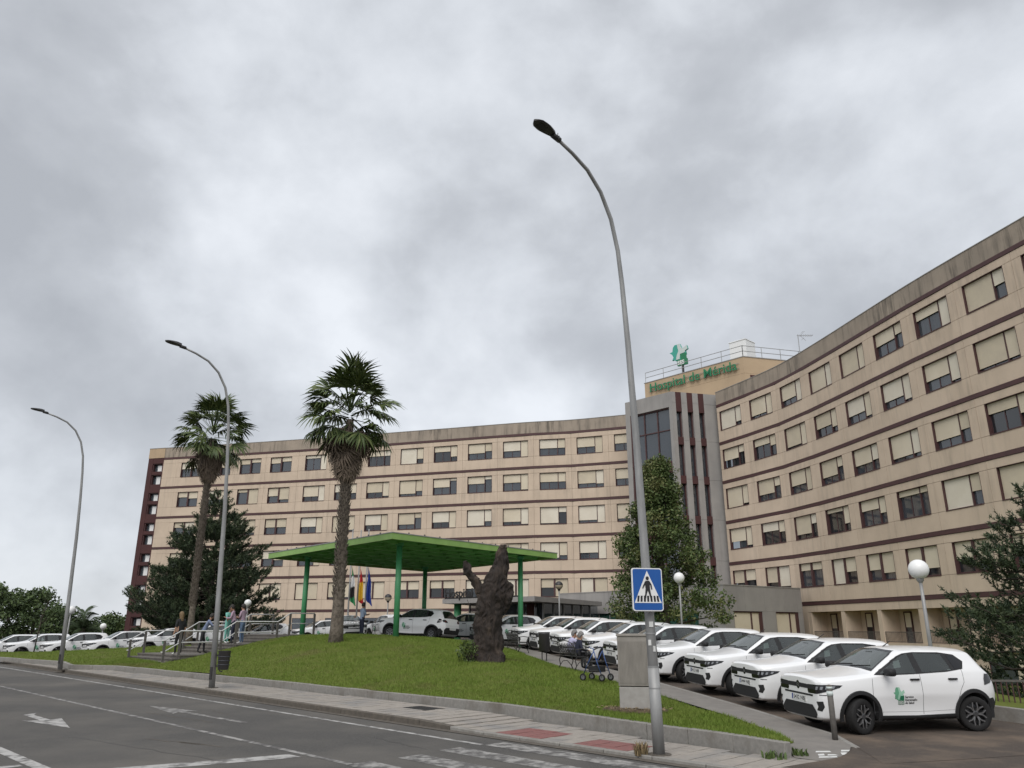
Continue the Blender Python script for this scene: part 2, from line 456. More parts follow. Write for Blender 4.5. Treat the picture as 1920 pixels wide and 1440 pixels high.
# road and opposite roadside
ROADV0 = -.42
road = sheet('road', [xy(u, ROADV0) for u in (-45, 160)], [xy(u, -26.0) for u in (-45, 160)], zsv, M['asphalt'], 12, -.12, dense=3)
# the junction mouth where the drive meets the road
def junc_z(X, Y):
    u = (X - 2.45) * -.715 + (Y - 14.0) * .70; v = (X - 2.45) * .70 + (Y - 14.0) * .715
    w = np.clip((v + .44) / 1.5, 0, 1)
    return (.0085 * np.clip(u, -40, 48) - .119) * (1 - w) + np.clip(HP_(X, Y) - .012, -.14, .3) * w
sheet('junction', [xy(-1.6, -.43), xy(-6.0, -.43), xy(-14, -.43), xy(-45, -.43)], [(5.85, 13.6), (6.3, 15.8), (13.6, 17.2), (50.0, 6.0)], junc_z, M['drive'], 16, -.004, dense=.6)
# plaza base sheet
def plaza_z(X, Y):
    return HP_(X, Y) - .02
sheet('plaza', [(-75.0, 92.0), (-38.0, 51.5), (-31.0, 47.2), (-26.0, 45.6), (-18.0, 45.2), (-12.5, 41.2), (-9, 39.2), (-5, 38.0), (-1.8, 40.5), (6.4, 40.0)],
      [(-75, 100), (-48, 96), (-38, 92), (-30.0, 89.0), (-20, 87), (-10, 84), (-4, 82), (2, 80), (8, 79), (14.0, 70.0)], plaza_z, M['plaza'], 30, 0.0, dense=1.5)
RIGHT_B = [(13.2, 15.9), (11.2, 16.9), (10.5, 18.2), (10.1, 20.0), (9.6, 24.0), (8.6, 29.5), (7.4, 35.0), (6.4, 39.5), (6.4, 44)]
sheet('drive', [(5.7, 13.0), (6.0, 14.6), (6.04, 15.65), (5.64, 18.08), (5.30, 19.8), (4.52, 23.58), (3.47, 28.4), (2.02, 34.2), (.77, 38.2), (-1.6, 42.6)],
      [(13.4, 15.7), (11.3, 16.8), (10.6, 18.2), (10.2, 20.0), (9.7, 24.0), (8.7, 29.5), (7.5, 35.0), (6.5, 39.5), (6.6, 44)],
      lambda X, Y: HP_(X, Y) - .012, M['drive'], 10, 0.0, dense=1.0)
def path_z(X, Y):
    w = np.clip((np.asarray(Y, float) - 13.6) / 2.6, 0, 1); w = w * w * (3 - 2 * w)
    u = (X - 2.45) * -.715 + (Y - 14.0) * .70
    return (HP_(X, Y) + .055) * w + (0.0085 * u - .052) * (1 - w)
def PZ(x, y): return float(path_z(np.array([x]), np.array([y]))[0])
path = sheet('path', PATH_L, PATH_R, path_z, M['path'], 6, 0.0, dense=.6)
# terrain falling away behind the parked row on the right
sheet('bank', [(13.4, 15.9), (11.4, 17.1), (10.7, 18.3), (10.3, 20.1), (9.8, 24.1), (8.8, 29.6), (7.6, 35.1), (6.6, 39.6), (6.6, 52)],
      [(40.0, 10.0), (34, 18), (30.0, 24.0), (28.0, 32.0), (27, 38), (25.4, 46), (23.5, 56), (22.3, 62), (19, 69)],
      lambda X, Y: np.minimum(HP_(np.minimum(X, 10.2), Y) + .22, 1.2) - np.clip((X - 11.5) * .16, 0, 2.1), M['soil'], 14, 0.0, dense=2)

# pavement: bedding sheet, then the pavers
BORDER_OUT = [(x - .7 * .17, y - .715 * .17) for x, y in BORDER]
pavement = sheet('pavement', [xy(u, -.10) for u in (75, 46, 38, 36, 33, 28, 22, 17, 11.7, 9, 6, 3.5, 1.3, -1.0, -4.6)],
      [(-60, 68.5)] + BORDER_OUT[0:] + [(5.55, 12.95)], zsv, M['paver_joint'], 5, -.012, dense=.8)
# ------------------------------------------------------------------ pavers, kerbs, markings
def smooth(a, b, x):
    t = max(0.0, min(1.0, (x - a) / (b - a))); return t * t * (3 - 2 * t)
def zp(u):
    return zs(u) - .060 * (1 - smooth(4.2, 6.2, u))
pavement_me = pavement.data
for v_ in pavement_me.vertices:
    u_, vv_ = uv(v_.co.x, v_.co.y)
    v_.co.z = zp(u_) - .034
KANG = math.atan2(.70, -.715)           # direction of +u
def bord_v(u):
    best = 99
    for a, b in zip(BORDER_OUT, BORDER_OUT[1:]):
        ua, va = uv(*a); ub, vb = uv(*b)
        if min(ua, ub) - 1e-6 <= u <= max(ua, ub) + 1e-6:
            t = 0 if abs(ub - ua) < 1e-6 else (u - ua) / (ub - ua)
            best = min(best, va + (vb - va) * t)
    return best
PW, PD = .40, .20
def paver_mesh(name, m):
    b = MB(); x, y = PW / 2 - .007, PD / 2 - .006
    b.add([(-x, -y, -.03), (x, -y, -.03), (x, y, -.03), (-x, y, -.03), (-x, -y, -.003), (x, -y, -.003), (x, y, -.003), (-x, y, -.003),
           (-x + .006, -y + .006, 0), (x - .006, -y + .006, 0), (x - .006, y - .006, 0), (-x + .006, y - .006, 0)],
          [(0, 1, 5, 4), (1, 2, 6, 5), (2, 3, 7, 6), (3, 0, 4, 7), (4, 5, 9, 8), (5, 6, 10, 9), (6, 7, 11, 10), (7, 4, 8, 11), (8, 9, 10, 11)])
    return b.mesh(name, m)
pv_a, pv_r = paver_mesh('paver', M['paver']), paver_mesh('red_paver', M['red_paver'])
tiles = []
iu = 0
for r in range(-14, 170):
    for q in range(0, 13):
        u = r * PW; v = -.10 + PD * (q + .5)
        if u > 33 and q > 8: continue
        bv = bord_v(u) if u > -.9 else (2.6 if u > -3.0 else 0.4 + (u + 4) * 1.2)
        if bv > 50: bv = 1.2
        if v + PD / 2 > bv: continue
        x, y = xy(u, v)
        if x > 5.5 + (y - 12.9) * .3 or (y > 13.9 and x > 4.4): continue
        if -.85 < u < 40 or True:
            red = (2.5 <= u <= 3.72 and v < .92) or (.46 <= u <= 1.76 and v < .80)
            hole = (7.3 < u < 8.3 and 1.0 < v < 1.62)
            if hole: continue
            tiles.append((math.hypot(x, y), x, y, u, v, red))
tiles.sort()
far = MB(); cosk, sink = math.cos(KANG), math.sin(KANG)
for i, (d, x, y, u, v, red) in enumerate(tiles):
    z = zp(u) + nrs.uniform(-.003, .004)
    if i < 290:
        o = link('red_paver' if red else 'paver', pv_r if red else pv_a, pavement, (x, y, z), (nrs.uniform(-.006, .006), nrs.uniform(-.006, .006), KANG))
    elif u < 45:
        hx, hy = PW / 2 - .007, PD / 2 - .006
        vv = []
        for sx, sy in ((-1, -1), (1, -1), (1, 1), (-1, 1)):
            lx, ly = sx * hx, sy * hy
            vv.append((x + lx * cosk - ly * sink, y + lx * sink + ly * cosk, z))
        vv += [(a, b, c - .02) for a, b, c in vv]
        far.add(vv, [(0, 1, 2, 3), (0, 4, 5, 1), (1, 5, 6, 2), (2, 6, 7, 3), (3, 7, 4, 0)])
fo = far.obj('paving', M['paver'], pavement); fo['kind'] = 'stuff'
# cast iron cover in the pavement
b = MB(); b.box(-.46, .46, -.28, .28, -.02, .004)
for k in range(-4, 5): b.box(-.42, .42, k * .058 - .012, k * .058 + .012, .004, .010)
mc = empty('manhole_cover', (*xy(7.8, 1.31), zp(7.8)), KANG)
tag(mc, 'dark cast iron inspection cover set in the grey pavement', 'manhole cover')
b.obj('cover', M['dark_metal'], mc)
MB().box(-.5, .5, -.32, .32, -.03, -.002).obj('frame', M['kerb_dirty'], mc)

def strip(name, pts, mat_, zoff, parent=None, zf=None, kind='structure'):
    """flat marking from a polygon given in (u,v)"""
    bm = bmesh.new()
    vs_ = [bm.verts.new((*xy(u, v), 0)) for u, v in pts]
    bm.faces.new(vs_)
    bmesh.ops.triangulate(bm, faces=bm.faces[:])
    for _ in range(6):
        lng = [e for e in bm.edges if e.calc_length() > 3.5]
        if not lng: break
        bmesh.ops.subdivide_edges(bm, edges=lng, cuts=1)
        bmesh.ops.triangulate(bm, faces=bm.faces[:])
    for v_ in bm.verts:
        u_, vv_ = uv(v_.co.x, v_.co.y)
        v_.co.z = zs(u_) - .12 + zoff
    bmesh.ops.recalc_face_normals(bm, faces=bm.faces[:])
    me = bpy.data.meshes.new(name); bm.to_mesh(me); bm.free()
    if me.polygons[0].normal.z < 0: me.flip_normals()
    me.materials.append(mat_)
    o = link(name, me, parent)
    return o
def rect(name, u0, u1, v0, v1, m, z=.004):
    return strip(name, [(u0, v0), (u1, v0), (u1, v1), (u0, v1)], m, z, road)
rect('edge_line', 3.1, 60, -1.17, -1.05, M['line'])
rect('centre_line', 3.0, 70, -4.06, -3.94, M['line_faded'])
rect('lane_line', 4.8, 70, -7.64, -7.44, M['line'])
for k, vv in enumerate((-.85, -1.85, -2.84, -3.84, -4.84, -5.84, -6.84)):
    rect('crossing_bar', -1.0 + nrs.uniform(-.05, .05), 3.1 + nrs.uniform(-.08, .08), vv - .25, vv + .25, M['line_faded'])
strip('stop_bar', [(4.15, -4.2), (4.55, -4.2), (5.35, -7.3), (4.95, -7.3)], M['line'], .0042, road)
strip('lane_arrow', [(10.6, -5.75), (12.6, -6.12), (12.35, -5.83), (13.8, -5.78), (14.0, -5.45), (13.6, -5.62), (12.35, -5.62), (12.5, -5.35)], M['line'], .004, road)
strip('lane_arrow', [(14.0, -2.85), (11.7, -3.15), (12.0, -2.90), (9.0, -2.78), (9.0, -2.64), (12.0, -2.74), (11.8, -2.45)], M['line_faded'], .004, road)
strip('lane_arrow', [(16.4, -6.2), (17.6, -6.4), (17.5, -5.9), (16.2, -5.95)], M['line'], .004, road)
strip('bay_paint', [(3.6, -7.86), (6.25, -7.86), (6.6, -12.0), (3.4, -12.0)], M['blue_paint'], .004, road)
strip('bay_line', [(6.3, -7.7), (6.5, -7.7), (7.0, -12.0), (6.8, -12.0)], M['line'], .005, road)
# tar-sealed cracks
for (u0, v0, u1, v1, w) in [(12.5, -3.5, 9.5, -3.2, .05), (9.5, -6.2, 4.5, -5.3, .018), (8.0, -5.2, 6.1, -4.7, .06), (12, -2.1, 10.6, -2.3, .03), (5.2, -2.0, 3.4, -2.2, .02)]:
    pts = []
    n = 12
    for k in range(n + 1):
        t = k / n; pts.append((u0 + (u1 - u0) * t + nrs.uniform(-.05, .05), v0 + (v1 - v0) * t + nrs.uniform(-.06, .06)))
    poly = [(u, v - w * .5 * nrs.uniform(.3, 1)) for u, v in pts] + [(u, v + w * .5 * nrs.uniform(.3, 1)) for u, v in reversed(pts)]
    strip('crack', poly, M['dark_metal'] if w < .03 else M['kerb_dirty'], .003, road)

# gutter strip and kerb stones along the road
gut = sheet('gutter', [xy(u, ROADV0 - .02) for u in (-4.4, 48)], [xy(u, -.24) for u in (-4.4, 48)], zsv, M['kerb_dirty'], 1, -.11, dense=2)
kerb = empty('kerb'); tag(kerb, kind='structure')
kme = MB().box(-.494, .494, -.07, .07, -.3, 0).mesh('kerb_stone', M['kerb_dirty'], bevel=.012)
kme2 = MB().box(-.494, .494, -.07, .07, -.3, 0).mesh('kerb_stone', M['kerb'], bevel=.012)
for k in range(-4, 45):
    u = k + .5
    x, y = xy(u, -.17)
    sl = math.atan2(zp(u + .5) - zp(u - .5), 1.0)
    link('kerb_stone', kme if u > 5 else kme2, kerb, (x, y, zp(u) + .002), (0, -sl, KANG))
# granite border of the lawn
border = empty('lawn_border'); tag(border, kind='structure')
bme = MB().box(-.5, .5, -.08, .08, -.42, 0).mesh('border_stone', M['kerb'], bevel=.012)
for a, b in zip(BORDER, BORDER[1:]):
    L = math.hypot(b[0] - a[0], b[1] - a[1]); n = max(1, round(L / 1.05)); an = math.atan2(b[1] - a[1], b[0] - a[0])
    for k in range(n):
        t = (k + .5) / n
        x, y = a[0] + (b[0] - a[0]) * t, a[1] + (b[1] - a[1]) * t
        z0, z1 = border_z(a[0] + (b[0] - a[0]) * k / n, a[1] + (b[1] - a[1]) * k / n), border_z(a[0] + (b[0] - a[0]) * (k + 1) / n, a[1] + (b[1] - a[1]) * (k + 1) / n)
        o = link('border_stone', bme, border, (x, y, border_z(x, y) + nrs.uniform(-.006, .006)), (0, -math.atan2(z1 - z0, L / n), an + nrs.uniform(-.004, .004)), (L / n - .008, 1, 1))
def kerb_run(name, P, w, h, m, zf, step=1.0, parent=None, stone='kerb_stone'):
    root = empty(name); tag(root, kind='structure')
    me_ = MB().box(-.5, .5, -w / 2, w / 2, -h, 0).mesh(stone, m, bevel=.01)
    for a, b in zip(P, P[1:]):
        L = math.hypot(b[0] - a[0], b[1] - a[1]); n = max(1, round(L / step)); an = math.atan2(b[1] - a[1], b[0] - a[0])
        for k in range(n):
            t = (k + .5) / n
            x, y = a[0] + (b[0] - a[0]) * t, a[1] + (b[1] - a[1]) * t
            za, zb = zf(a[0] + (b[0] - a[0]) * k / n, a[1] + (b[1] - a[1]) * k / n), zf(a[0] + (b[0] - a[0]) * (k + 1) / n, a[1] + (b[1] - a[1]) * (k + 1) / n)
            link(stone, me_, root, (x, y, (za + zb) / 2), (0, -math.atan2(zb - za, L / n), an), (L / n - .006, 1, 1))
    return root
kerb_run('path_kerb', PATH_R, .11, .3, M['kerb'], lambda x, y: PZ(x, y) + .007)
kerb_run('bank_kerb', RIGHT_B, .16, .5, M['kerb'], lambda x, y: HP(min(x, 10.2), y) + .27, 1.1)
# white stencil marks sprayed at the foot of the path
stn = [((.0, .0), (.30, .05), (.30, .16), (.02, .12)), ((.02, .18), (.12, .20), (.12, .34), (.02, .30)), ((.16, .2), (.34, .22), (.30, .30), (.18, .30)),
       ((.38, .04), (.68, .06), (.68, .20), (.38, .18)), ((.40, .26), (.50, .26), (.50, .46), (.40, .44)), ((.54, .30), (.70, .30), (.66, .42), (.56, .40)),
       ((.42, .52), (.72, .56), (.70, .66), (.44, .64)), ((.0, .44), (.26, .46), (.24, .56), (.02, .54))]
for k, q in enumerate(stn):
    vv = []
    for a, c_ in q:
        x, y = 4.98 + a * 1.05 + c_ * .28, 13.72 + c_ * 1.05
        vv.append((x, y, PZ(x, y) + .0045))
    o = MB().add(vv, [(0, 1, 2, 3)]).obj('stencil_mark', M['stencil'], path)

# ------------------------------------------------------------------ lawn
lawn = sheet('lawn', [(-14.6, 32.8), (-12.9, 31.3), (-9.08, 27.95), (-5.4, 24.54), (-1.92, 21.3), (-.26, 19.75), (1.31, 17.85), (2.65, 16.15), (3.9, 14.65), (4.46, 13.80)],
             [(-15.05, 35.0), (-10.55, 39.5), (-9.2, 39.0), (-5.5, 38.2), (-2.2, 39.6), (-.25, 38.64), (.8, 33.5), (1.78, 28.84), (3.12, 24.11), (3.84, 21.15), (4.68, 17.64), (4.95, 15.65), (4.66, 13.85)],
             lambda X, Y: HL_(X, Y), M['soil'], 26, 0.0, dense=.5)
lawn2 = sheet('lawn_bank', [(-37, 50.1), (-26.22, 41.7), (-20.78, 37.84), (-18.96, 35.19), (-17.6, 34.85), (-17.95, 38.2), (-13.5, 42.7)],
              [(-37, 51.6), (-31.0, 47.8), (-26.5, 46.2), (-22.5, 46.1), (-19.0, 45.9), (-16.0, 45.6), (-13.2, 45.4)], lambda X, Y: HL_(X, Y), M['soil'], 14, 0.0, dense=.6)
lawn3 = sheet('lawn_strip', [(-17.7, 34.9), (-16.71, 34.59), (-14.5, 32.7)], [(-18.1, 38.3), (-16.6, 36.7), (-15.0, 35.0)], lambda X, Y: HL_(X, Y), M['soil'], 6, -.004, dense=.5)
# skirts that close the lawn's back edges down to the paving
def skirt(name, P, zt, zb, m):
    b = MB()
    for a, c_ in zip(P, P[1:]):
        n = 6
        for k in range(n):
            p = [(a[0] + (c_[0] - a[0]) * t, a[1] + (c_[1] - a[1]) * t) for t in (k / n, (k + 1) / n)]
            b.add([(*p[0], zb(*p[0])), (*p[1], zb(*p[1])), (*p[1], zt(*p[1])), (*p[0], zt(*p[0]))], [(0, 1, 2, 3)])
    o = b.obj(name, m); tag(o, kind='structure'); return o
skirt('lawn_edge', [(-37, 51.6), (-31.0, 47.8), (-26.5, 46.2), (-22.5, 46.1), (-19.0, 45.9), (-16.0, 45.6), (-13.2, 45.4)], HL, lambda x, y: HP(x, y) - .6, M['kerb'])
skirt('plaza_edge', [(-10.55, 39.5), (-9.2, 39.0), (-5.5, 38.2), (-2.2, 39.6), (-.25, 38.64)], HL, lambda x, y: HP(x, y) - .6, M['kerb'])
def scatter(obj, n, seed):
    me_ = obj.data; me_.calc_loop_triangles()
    T = np.array([t.vertices[:] for t in me_.loop_triangles]); V = np.array([v.co[:] for v in me_.vertices])
    a, b_, c_ = V[T[:, 0]], V[T[:, 1]], V[T[:, 2]]
    ar = np.linalg.norm(np.cross(b_ - a, c_ - a), axis=1) / 2
    # more blades where they show larger
    cen = (a + b_ + c_) / 3
    ar = ar / np.maximum(np.linalg.norm(cen[:, :2], axis=1), 10) ** 1.2
    rs = np.random.RandomState(seed)
    k = rs.choice(len(T), n, p=ar / ar.sum())
    r1, r2 = np.sqrt(rs.rand(n)), rs.rand(n)
    return a[k] * (1 - r1)[:, None] + b_[k] * (r1 * (1 - r2))[:, None] + c_[k] * (r1 * r2)[:, None], rs
def grass(obj, n, seed, h=.06, name='grass'):
    P, rs = scatter(obj, n, seed)
    ang = rs.rand(n) * 6.283; w = rs.uniform(.004, .011, n); hh = h * rs.uniform(.45, 1.35, n)
    clump = np.array([mnoise.noise(Vector((p[0] * .8, p[1] * .8, 0))) for p in P])
    hh *= 1 + .5 * clump
    d = np.stack([np.cos(ang), np.sin(ang), np.zeros(n)], 1); lean = rs.normal(0, .45, (n, 2)) * hh[:, None]
    a = P - d * w[:, None]; b_ = P + d * w[:, None]; t = P.copy(); t[:, 2] += hh; t[:, :2] += lean
    a[:, 2] -= .01; b_[:, 2] -= .01
    V = np.stack([a, b_, t], 1).reshape(-1, 3)
    o = link(name, np_mesh(name, V, np.arange(3 * n).reshape(-1, 3), M['grass']))
    return o
tag(grass(lawn, 175000, 1), 'short green lawn grass on the mound before the hospital', 'grass', kind='stuff')
tag(grass(lawn2, 32000, 2), 'short green grass on the bank before the left car row', 'grass', kind='stuff')
tag(grass(lawn3, 9000, 3), 'patchy yellowing grass below the stair', 'grass', kind='stuff')
M['dry'] = mat('dry_stalks', (.26, .19, .10), .9, (.17, .13, .07), 6, 3)
M['leaf_weed'] = mat('weed_leaf', (.085, .125, .030), .7, (.060, .100, .025), 6, 3)
def weed(name, loc, n, h, spread, m, label, seed, w=.012):
    rs = np.random.RandomState(seed)
    V, F = [], []
    for k in range(n):
        a = rs.rand() * 6.283; r = spread * math.sqrt(rs.rand()); ll = h * rs.uniform(.4, 1.1); o_ = rs.rand() * 6.283
        bx, by = r * math.cos(a), r * math.sin(a)
        lx, ly = math.cos(o_) * ll * .45, math.sin(o_) * ll * .45
        px, py = -math.sin(o_) * w, math.cos(o_) * w
        i = len(V)
        V += [(bx - px, by - py, -.02), (bx + px, by + py, -.02), (bx + lx * .5 + px, by + ly * .5 + py, ll * .7), (bx + lx * .5 - px, by + ly * .5 - py, ll * .7), (bx + lx, by + ly, ll)]
        F += [(i, i + 1, i + 2), (i, i + 2, i + 3), (i + 3, i + 2, i + 4)]
    o = link(name, np_mesh(name, V, F, m), None, loc)
    return tag(o, label, 'weed')
weed('weed', (2.15, 14.05, zp(.4)), 70, .20, .11, M['dry'], 'tuft of dry straw coloured stalks beside the lamp post foot', 5)
weed('weed', (4.25, 13.72, zp(-1.3)), 46, .11, .20, M['leaf_weed'], 'green weeds sprouting along the granite border end stone', 6, .02)
weed('weed', (4.78, 13.95, PZ(4.8, 14)), 34, .11, .12, M['leaf_weed'], 'small green weed behind the slanted end of the border', 8, .02)
# bare soil patch around the cabinet
b = MB()
pts = [(2.76 + .72 * math.cos(a) * (1 + .2 * math.sin(3 * a)), 18.42 + .42 * math.sin(a) * (1 + .15 * math.cos(2 * a))) for a in [k * .3927 for k in range(16)]]
b.add([(x, y, HL(x, y) + .02) for x, y in pts] + [(2.74 + (x - 2.74) * .8, 18.42 + (y - 18.42) * .8, HL(x, y) + .085) for x, y in pts] + [(2.76, 18.45, HL(2.76, 18.45) + .09)], [(k, (k + 1) % 16, 16 + (k + 1) % 16, 16 + k) for k in range(16)] + [(16 + k, 16 + (k + 1) % 16, 32) for k in range(16)])
M['leaf_litter'] = mat('leaf_litter', (.12, .085, .05), .95, (.06, .045, .03), 25, 5, coords='World', bump=.8, bscale=30)
tag(b.obj('bare_soil', M['leaf_litter']), kind='structure')
n = 260; rs = np.random.RandomState(4); V = []
for k in range(n):
    a, r = rs.rand() * 6.28, math.sqrt(rs.rand()); x, y = 2.72 + .85 * r * math.cos(a), 18.35 + .5 * r * math.sin(a); z = HL(x, y) + .10; s_ = rs.uniform(.015, .035)
    for q in range(3): V.append((x + s_ * math.cos(a + q * 2.1), y + s_ * math.sin(a + q * 2.1), z + rs.uniform(-.01, .02)))
tag(link('fallen_leaves', np_mesh('fallen_leaves', V, np.arange(3 * n).reshape(-1, 3), M['dry'])), 'brown fallen leaves round the foot of the cabinet', 'leaves', kind='stuff')

# ------------------------------------------------------------------ stair with rails
ST = Vector((-15.0, 35.0)); SN = Vector((.70, .715)).normalized(); SE = Vector((-.683, .731)).normalized(); SW_ = 4.38
stair = empty('stair'); tag(stair, kind='structure')
M['step'] = mat('step_concrete', (.155, .140, .122), .9, (.110, .100, .090), 4, 5, coords='World', bump=.2, bscale=40)
ang = math.atan2(SN.y, SN.x)
for s0, s1, z in [(-.03, .33, .55), (.33, .66, .68), (.66, 2.54, .81), (2.54, 2.87, .95), (2.87, 3.2, 1.08), (3.2, 5.3, 1.22), (5.3, 5.63, 1.35), (5.63, 5.95, 1.49), (5.95, 7.4, 1.62)]:
    b = MB(); b.box(s0 + .002, s1 - .002, -.15, SW_ + .15, z - .9, z - .05); b.box(s0 - .02, s1 - .002, -.17, SW_ + .17, z - .05, z)
    b.obj('step', M['step'], stair, (ST.x, ST.y, 0), (0, 0, ang))
M['post'] = mat('rail_post', (.120, .110, .100), .7, (.085, .078, .070), 10, 4)
M['rail'] = mat('steel_rail', (.58, .58, .57), .4, metal=.15)
def stair_z(s):
    for a, b_, z0, z1 in [(-9, 0, .42, .42), (0, .66, .42, .81), (.66, 2.54, .81, .81), (2.54, 3.2, .81, 1.22), (3.2, 5.3, 1.22, 1.22), (5.3, 5.95, 1.22, 1.62), (5.95, 99, 1.62, 1.62)]:
        if a <= s <= b_: return z0 + (z1 - z0) * (s - a) / (b_ - a)
for side, lab in ((0.0, 'tubular steel stair handrail on the lawn side, nearest the road'), (SW_, 'tubular steel stair handrail on the far side, by the parked cars')):
    hr = empty('handrail', (0, 0, 0)); tag(hr, lab, 'handrail', 'stair handrails')
    for s in (0.0, .66, 2.54, 3.2, 5.3, 5.95, 7.3):
        p = ST + SN * s + SE * side
        b = MB(); b.box(-.05, .05, -.03, .03, -.15, .98)
        b.obj('post', M['post'], hr, (p.x, p.y, stair_z(s)), (0, 0, ang))
    for hgt, rr in ((1.0, .028), (.52, .024)):
        pts = []
        for s in (-.12, 0, .66, 2.54, 3.2, 5.3, 5.95, 7.3):
            p = ST + SN * s + SE * side
            pts.append((p.x, p.y, stair_z(max(s, 0)) + hgt))
        MB().tube(pts, rr, 8).obj('rail', M['rail'], hr, smooth=True)
# ------------------------------------------------------------------ hospital building
hosp = empty('hospital_building', (0, 80, 0))
tag(hosp, 'long curved beige hospital block with maroon bands and rows of shuttered windows', 'building')
HO = Vector((0, 80, 0))
def hlink(name, me, loc, rz=0.0, sx=1.0, parent=None):
    return link(name, me, parent or hosp, (loc[0], loc[1] - 80, loc[2]) if parent is None else loc, (0, 0, rz), (sx, 1, 1))
class Curve:
    def __init__(s, P):
        P = np.array(P, float)
        # dense Catmull-Rom
        Q = [P[0]]
        for i in range(len(P) - 1):
            p0, p1, p2, p3 = P[max(i - 1, 0)], P[i], P[i + 1], P[min(i + 2, len(P) - 1)]
            for t in np.linspace(0, 1, 12)[1:]:
                Q.append(.5 * ((2 * p1) + (-p0 + p2) * t + (2 * p0 - 5 * p1 + 4 * p2 - p3) * t * t + (-p0 + 3 * p1 - 3 * p2 + p3) * t ** 3))
        s.Q = np.array(Q); s.d = np.concatenate([[0], np.cumsum(np.linalg.norm(np.diff(s.Q, axis=0), axis=1))])
    def __call__(s, t):
        if t < 0:
            d = s.Q[0] - s.Q[1]; d /= np.linalg.norm(d); return s.Q[0] + d * (-t)
        if t > s.d[-1]:
            d = s.Q[-1] - s.Q[-2]; d /= np.linalg.norm(d); return s.Q[-1] + d * (t - s.d[-1])
        return np.array([np.interp(t, s.d, s.Q[:, 0]), np.interp(t, s.d, s.Q[:, 1])])
LW = Curve([(-43.6, 93.5), (-25.1, 88.8), (-9.46, 84.2), (1.31, 80.9), (6.36, 79.8), (12.2, 77.6)])
RW = Curve([(19.3, 69.8), (22.3, 62.8), (23.75, 56.7), (25.7, 45.9), (27.5, 38.2), (29.3, 31)])
def ZB(k): return 21.85 - 3.63 * k
ROOF = 23.2
TH = .30
WW, WH = 2.84, 1.80
# shared window meshes (origin lower-left corner of the opening on the wall face, y inward)
def window_meshes(kind):
    b = MB(); d0, d1 = .0, .30
    f = .055
    # reveal lining
    b.box(0, .02, -.004, d1, 0, WH); b.box(WW - .02, WW, -.004, d1, 0, WH)
    b.box(.02, WW - .02, -.004, d1, WH - .02, WH); b.box(.02, WW - .02, -.03, d1, -.03, .03)
    # frame
    y0, y1 = .20, .28
    b.box(.02, .02 + f, y0, y1, .03, WH - .02); b.box(WW - .02 - f, WW - .02, y0, y1, .03, WH - .02)
    b.box(.02 + f, WW - .02 - f, y0, y1, WH - .02 - f, WH - .02); b.box(.02 + f, WW - .02 - f, y0, y1, .03, .03 + f)
    if kind == 'A':
        m0, m1 = WW * .685, WW * .685 + .07
        b.box(m0, m1, .12, .285, .03, WH - .02)
        b.box(m0 * .5 + .01, m0 * .5 + .06, .215, .275, .03 + f, WH - .02 - f)
    else:
        m0, m1 = WW * .5 - .085, WW * .5 + .085
        b.box(m0, m1, .06, .285, .03, WH - .02)
    fr = b.mesh('window', M['maroon'])
    pane = [MB().add([(.07, .245, .08), (WW - .07, .245, .08), (WW - .07, .245, WH - .07), (.07, .245, WH - .07)], [(0, 1, 2, 3)]).mesh('pane', M[q_]) for q_ in ('wglass', 'wglass', 'wglass_b')]
    return fr, pane, (.045, m0 - .005), (m1 + .005, WW - .045)
WM = {k: window_meshes(k) for k in 'AB'}
blind_cache = {}
rw_ = random.Random(21)
def blind_mesh(kind, side, f):
    key = (kind, side, round(f, 2))
    if key not in blind_cache:
        x0, x1 = WM[kind][2 + side]
        z1 = WH - .03; z0 = max(.06, z1 - (WH - .09) * f)
        b = MB(); b.box(x0, x1, .150, .170, z0 + .03, z1); b.box(x0, x1, .140, .175, z0, z0 + .03)
        n = int((z1 - z0) / .10)
        for k in range(1, n): b.box(x0, x1, .1485, .1505, z0 + k * .10, z0 + k * .10 + .012)
        blind_cache[key] = [b.mesh('blind', M[q_]) for q_ in ('blind', 'blind', 'blind_b', 'blind_c')]
    return rw_.choice(blind_cache[key])
def curtain_mesh(x0, x1):
    b = MB(); n = max(3, int((x1 - x0) / .06))
    for k in range(n):
        a, c_ = x0 + (x1 - x0) * k / n, x0 + (x1 - x0) * (k + 1) / n
        ya, yc = .36 + .03 * (k % 2), .36 + .03 * ((k + 1) % 2)
        b.add([(a, ya, .06), (c_, yc, .06), (c_, yc, WH - .06), (a, ya, WH - .06)], [(0, 1, 2, 3)])
    return b.mesh('curtain', M['curtain'])
CUR = {k: [curtain_mesh(.10, .55), curtain_mesh(WW - .75, WW - .35 + .25), curtain_mesh(.1, .95), curtain_mesh(1.2, 1.9)] for k in 'AB'}
rw_ = random.Random(21)
def window(A, rz, sx, kind, f1, f2, z):
    fr, pane, _, _ = WM[kind]
    w = hlink('window', fr, (A[0], A[1], z), rz, sx)
    link('pane', rw_.choice(pane), w)
    for side, f in ((0, f1), (1, f2)):
        if f > .03: link('blind', blind_mesh(kind, side, f), w)
    if min(f1, f2) < .7 and rw_.random() < .75:
        for c_ in rw_.sample(range(4), rw_.choice((1, 1, 2))): link('curtain', CUR[kind][c_], w)
    return w
panel_cache = {}
def panel(w, h, m, key):
    k = (round(w, 3), round(h, 3), key)
    if k not in panel_cache:
        panel_cache[k] = MB().box(.010, w - .010, 0, TH, .010, h - .010).mesh('facade_panel', m)
    return panel_cache[k]
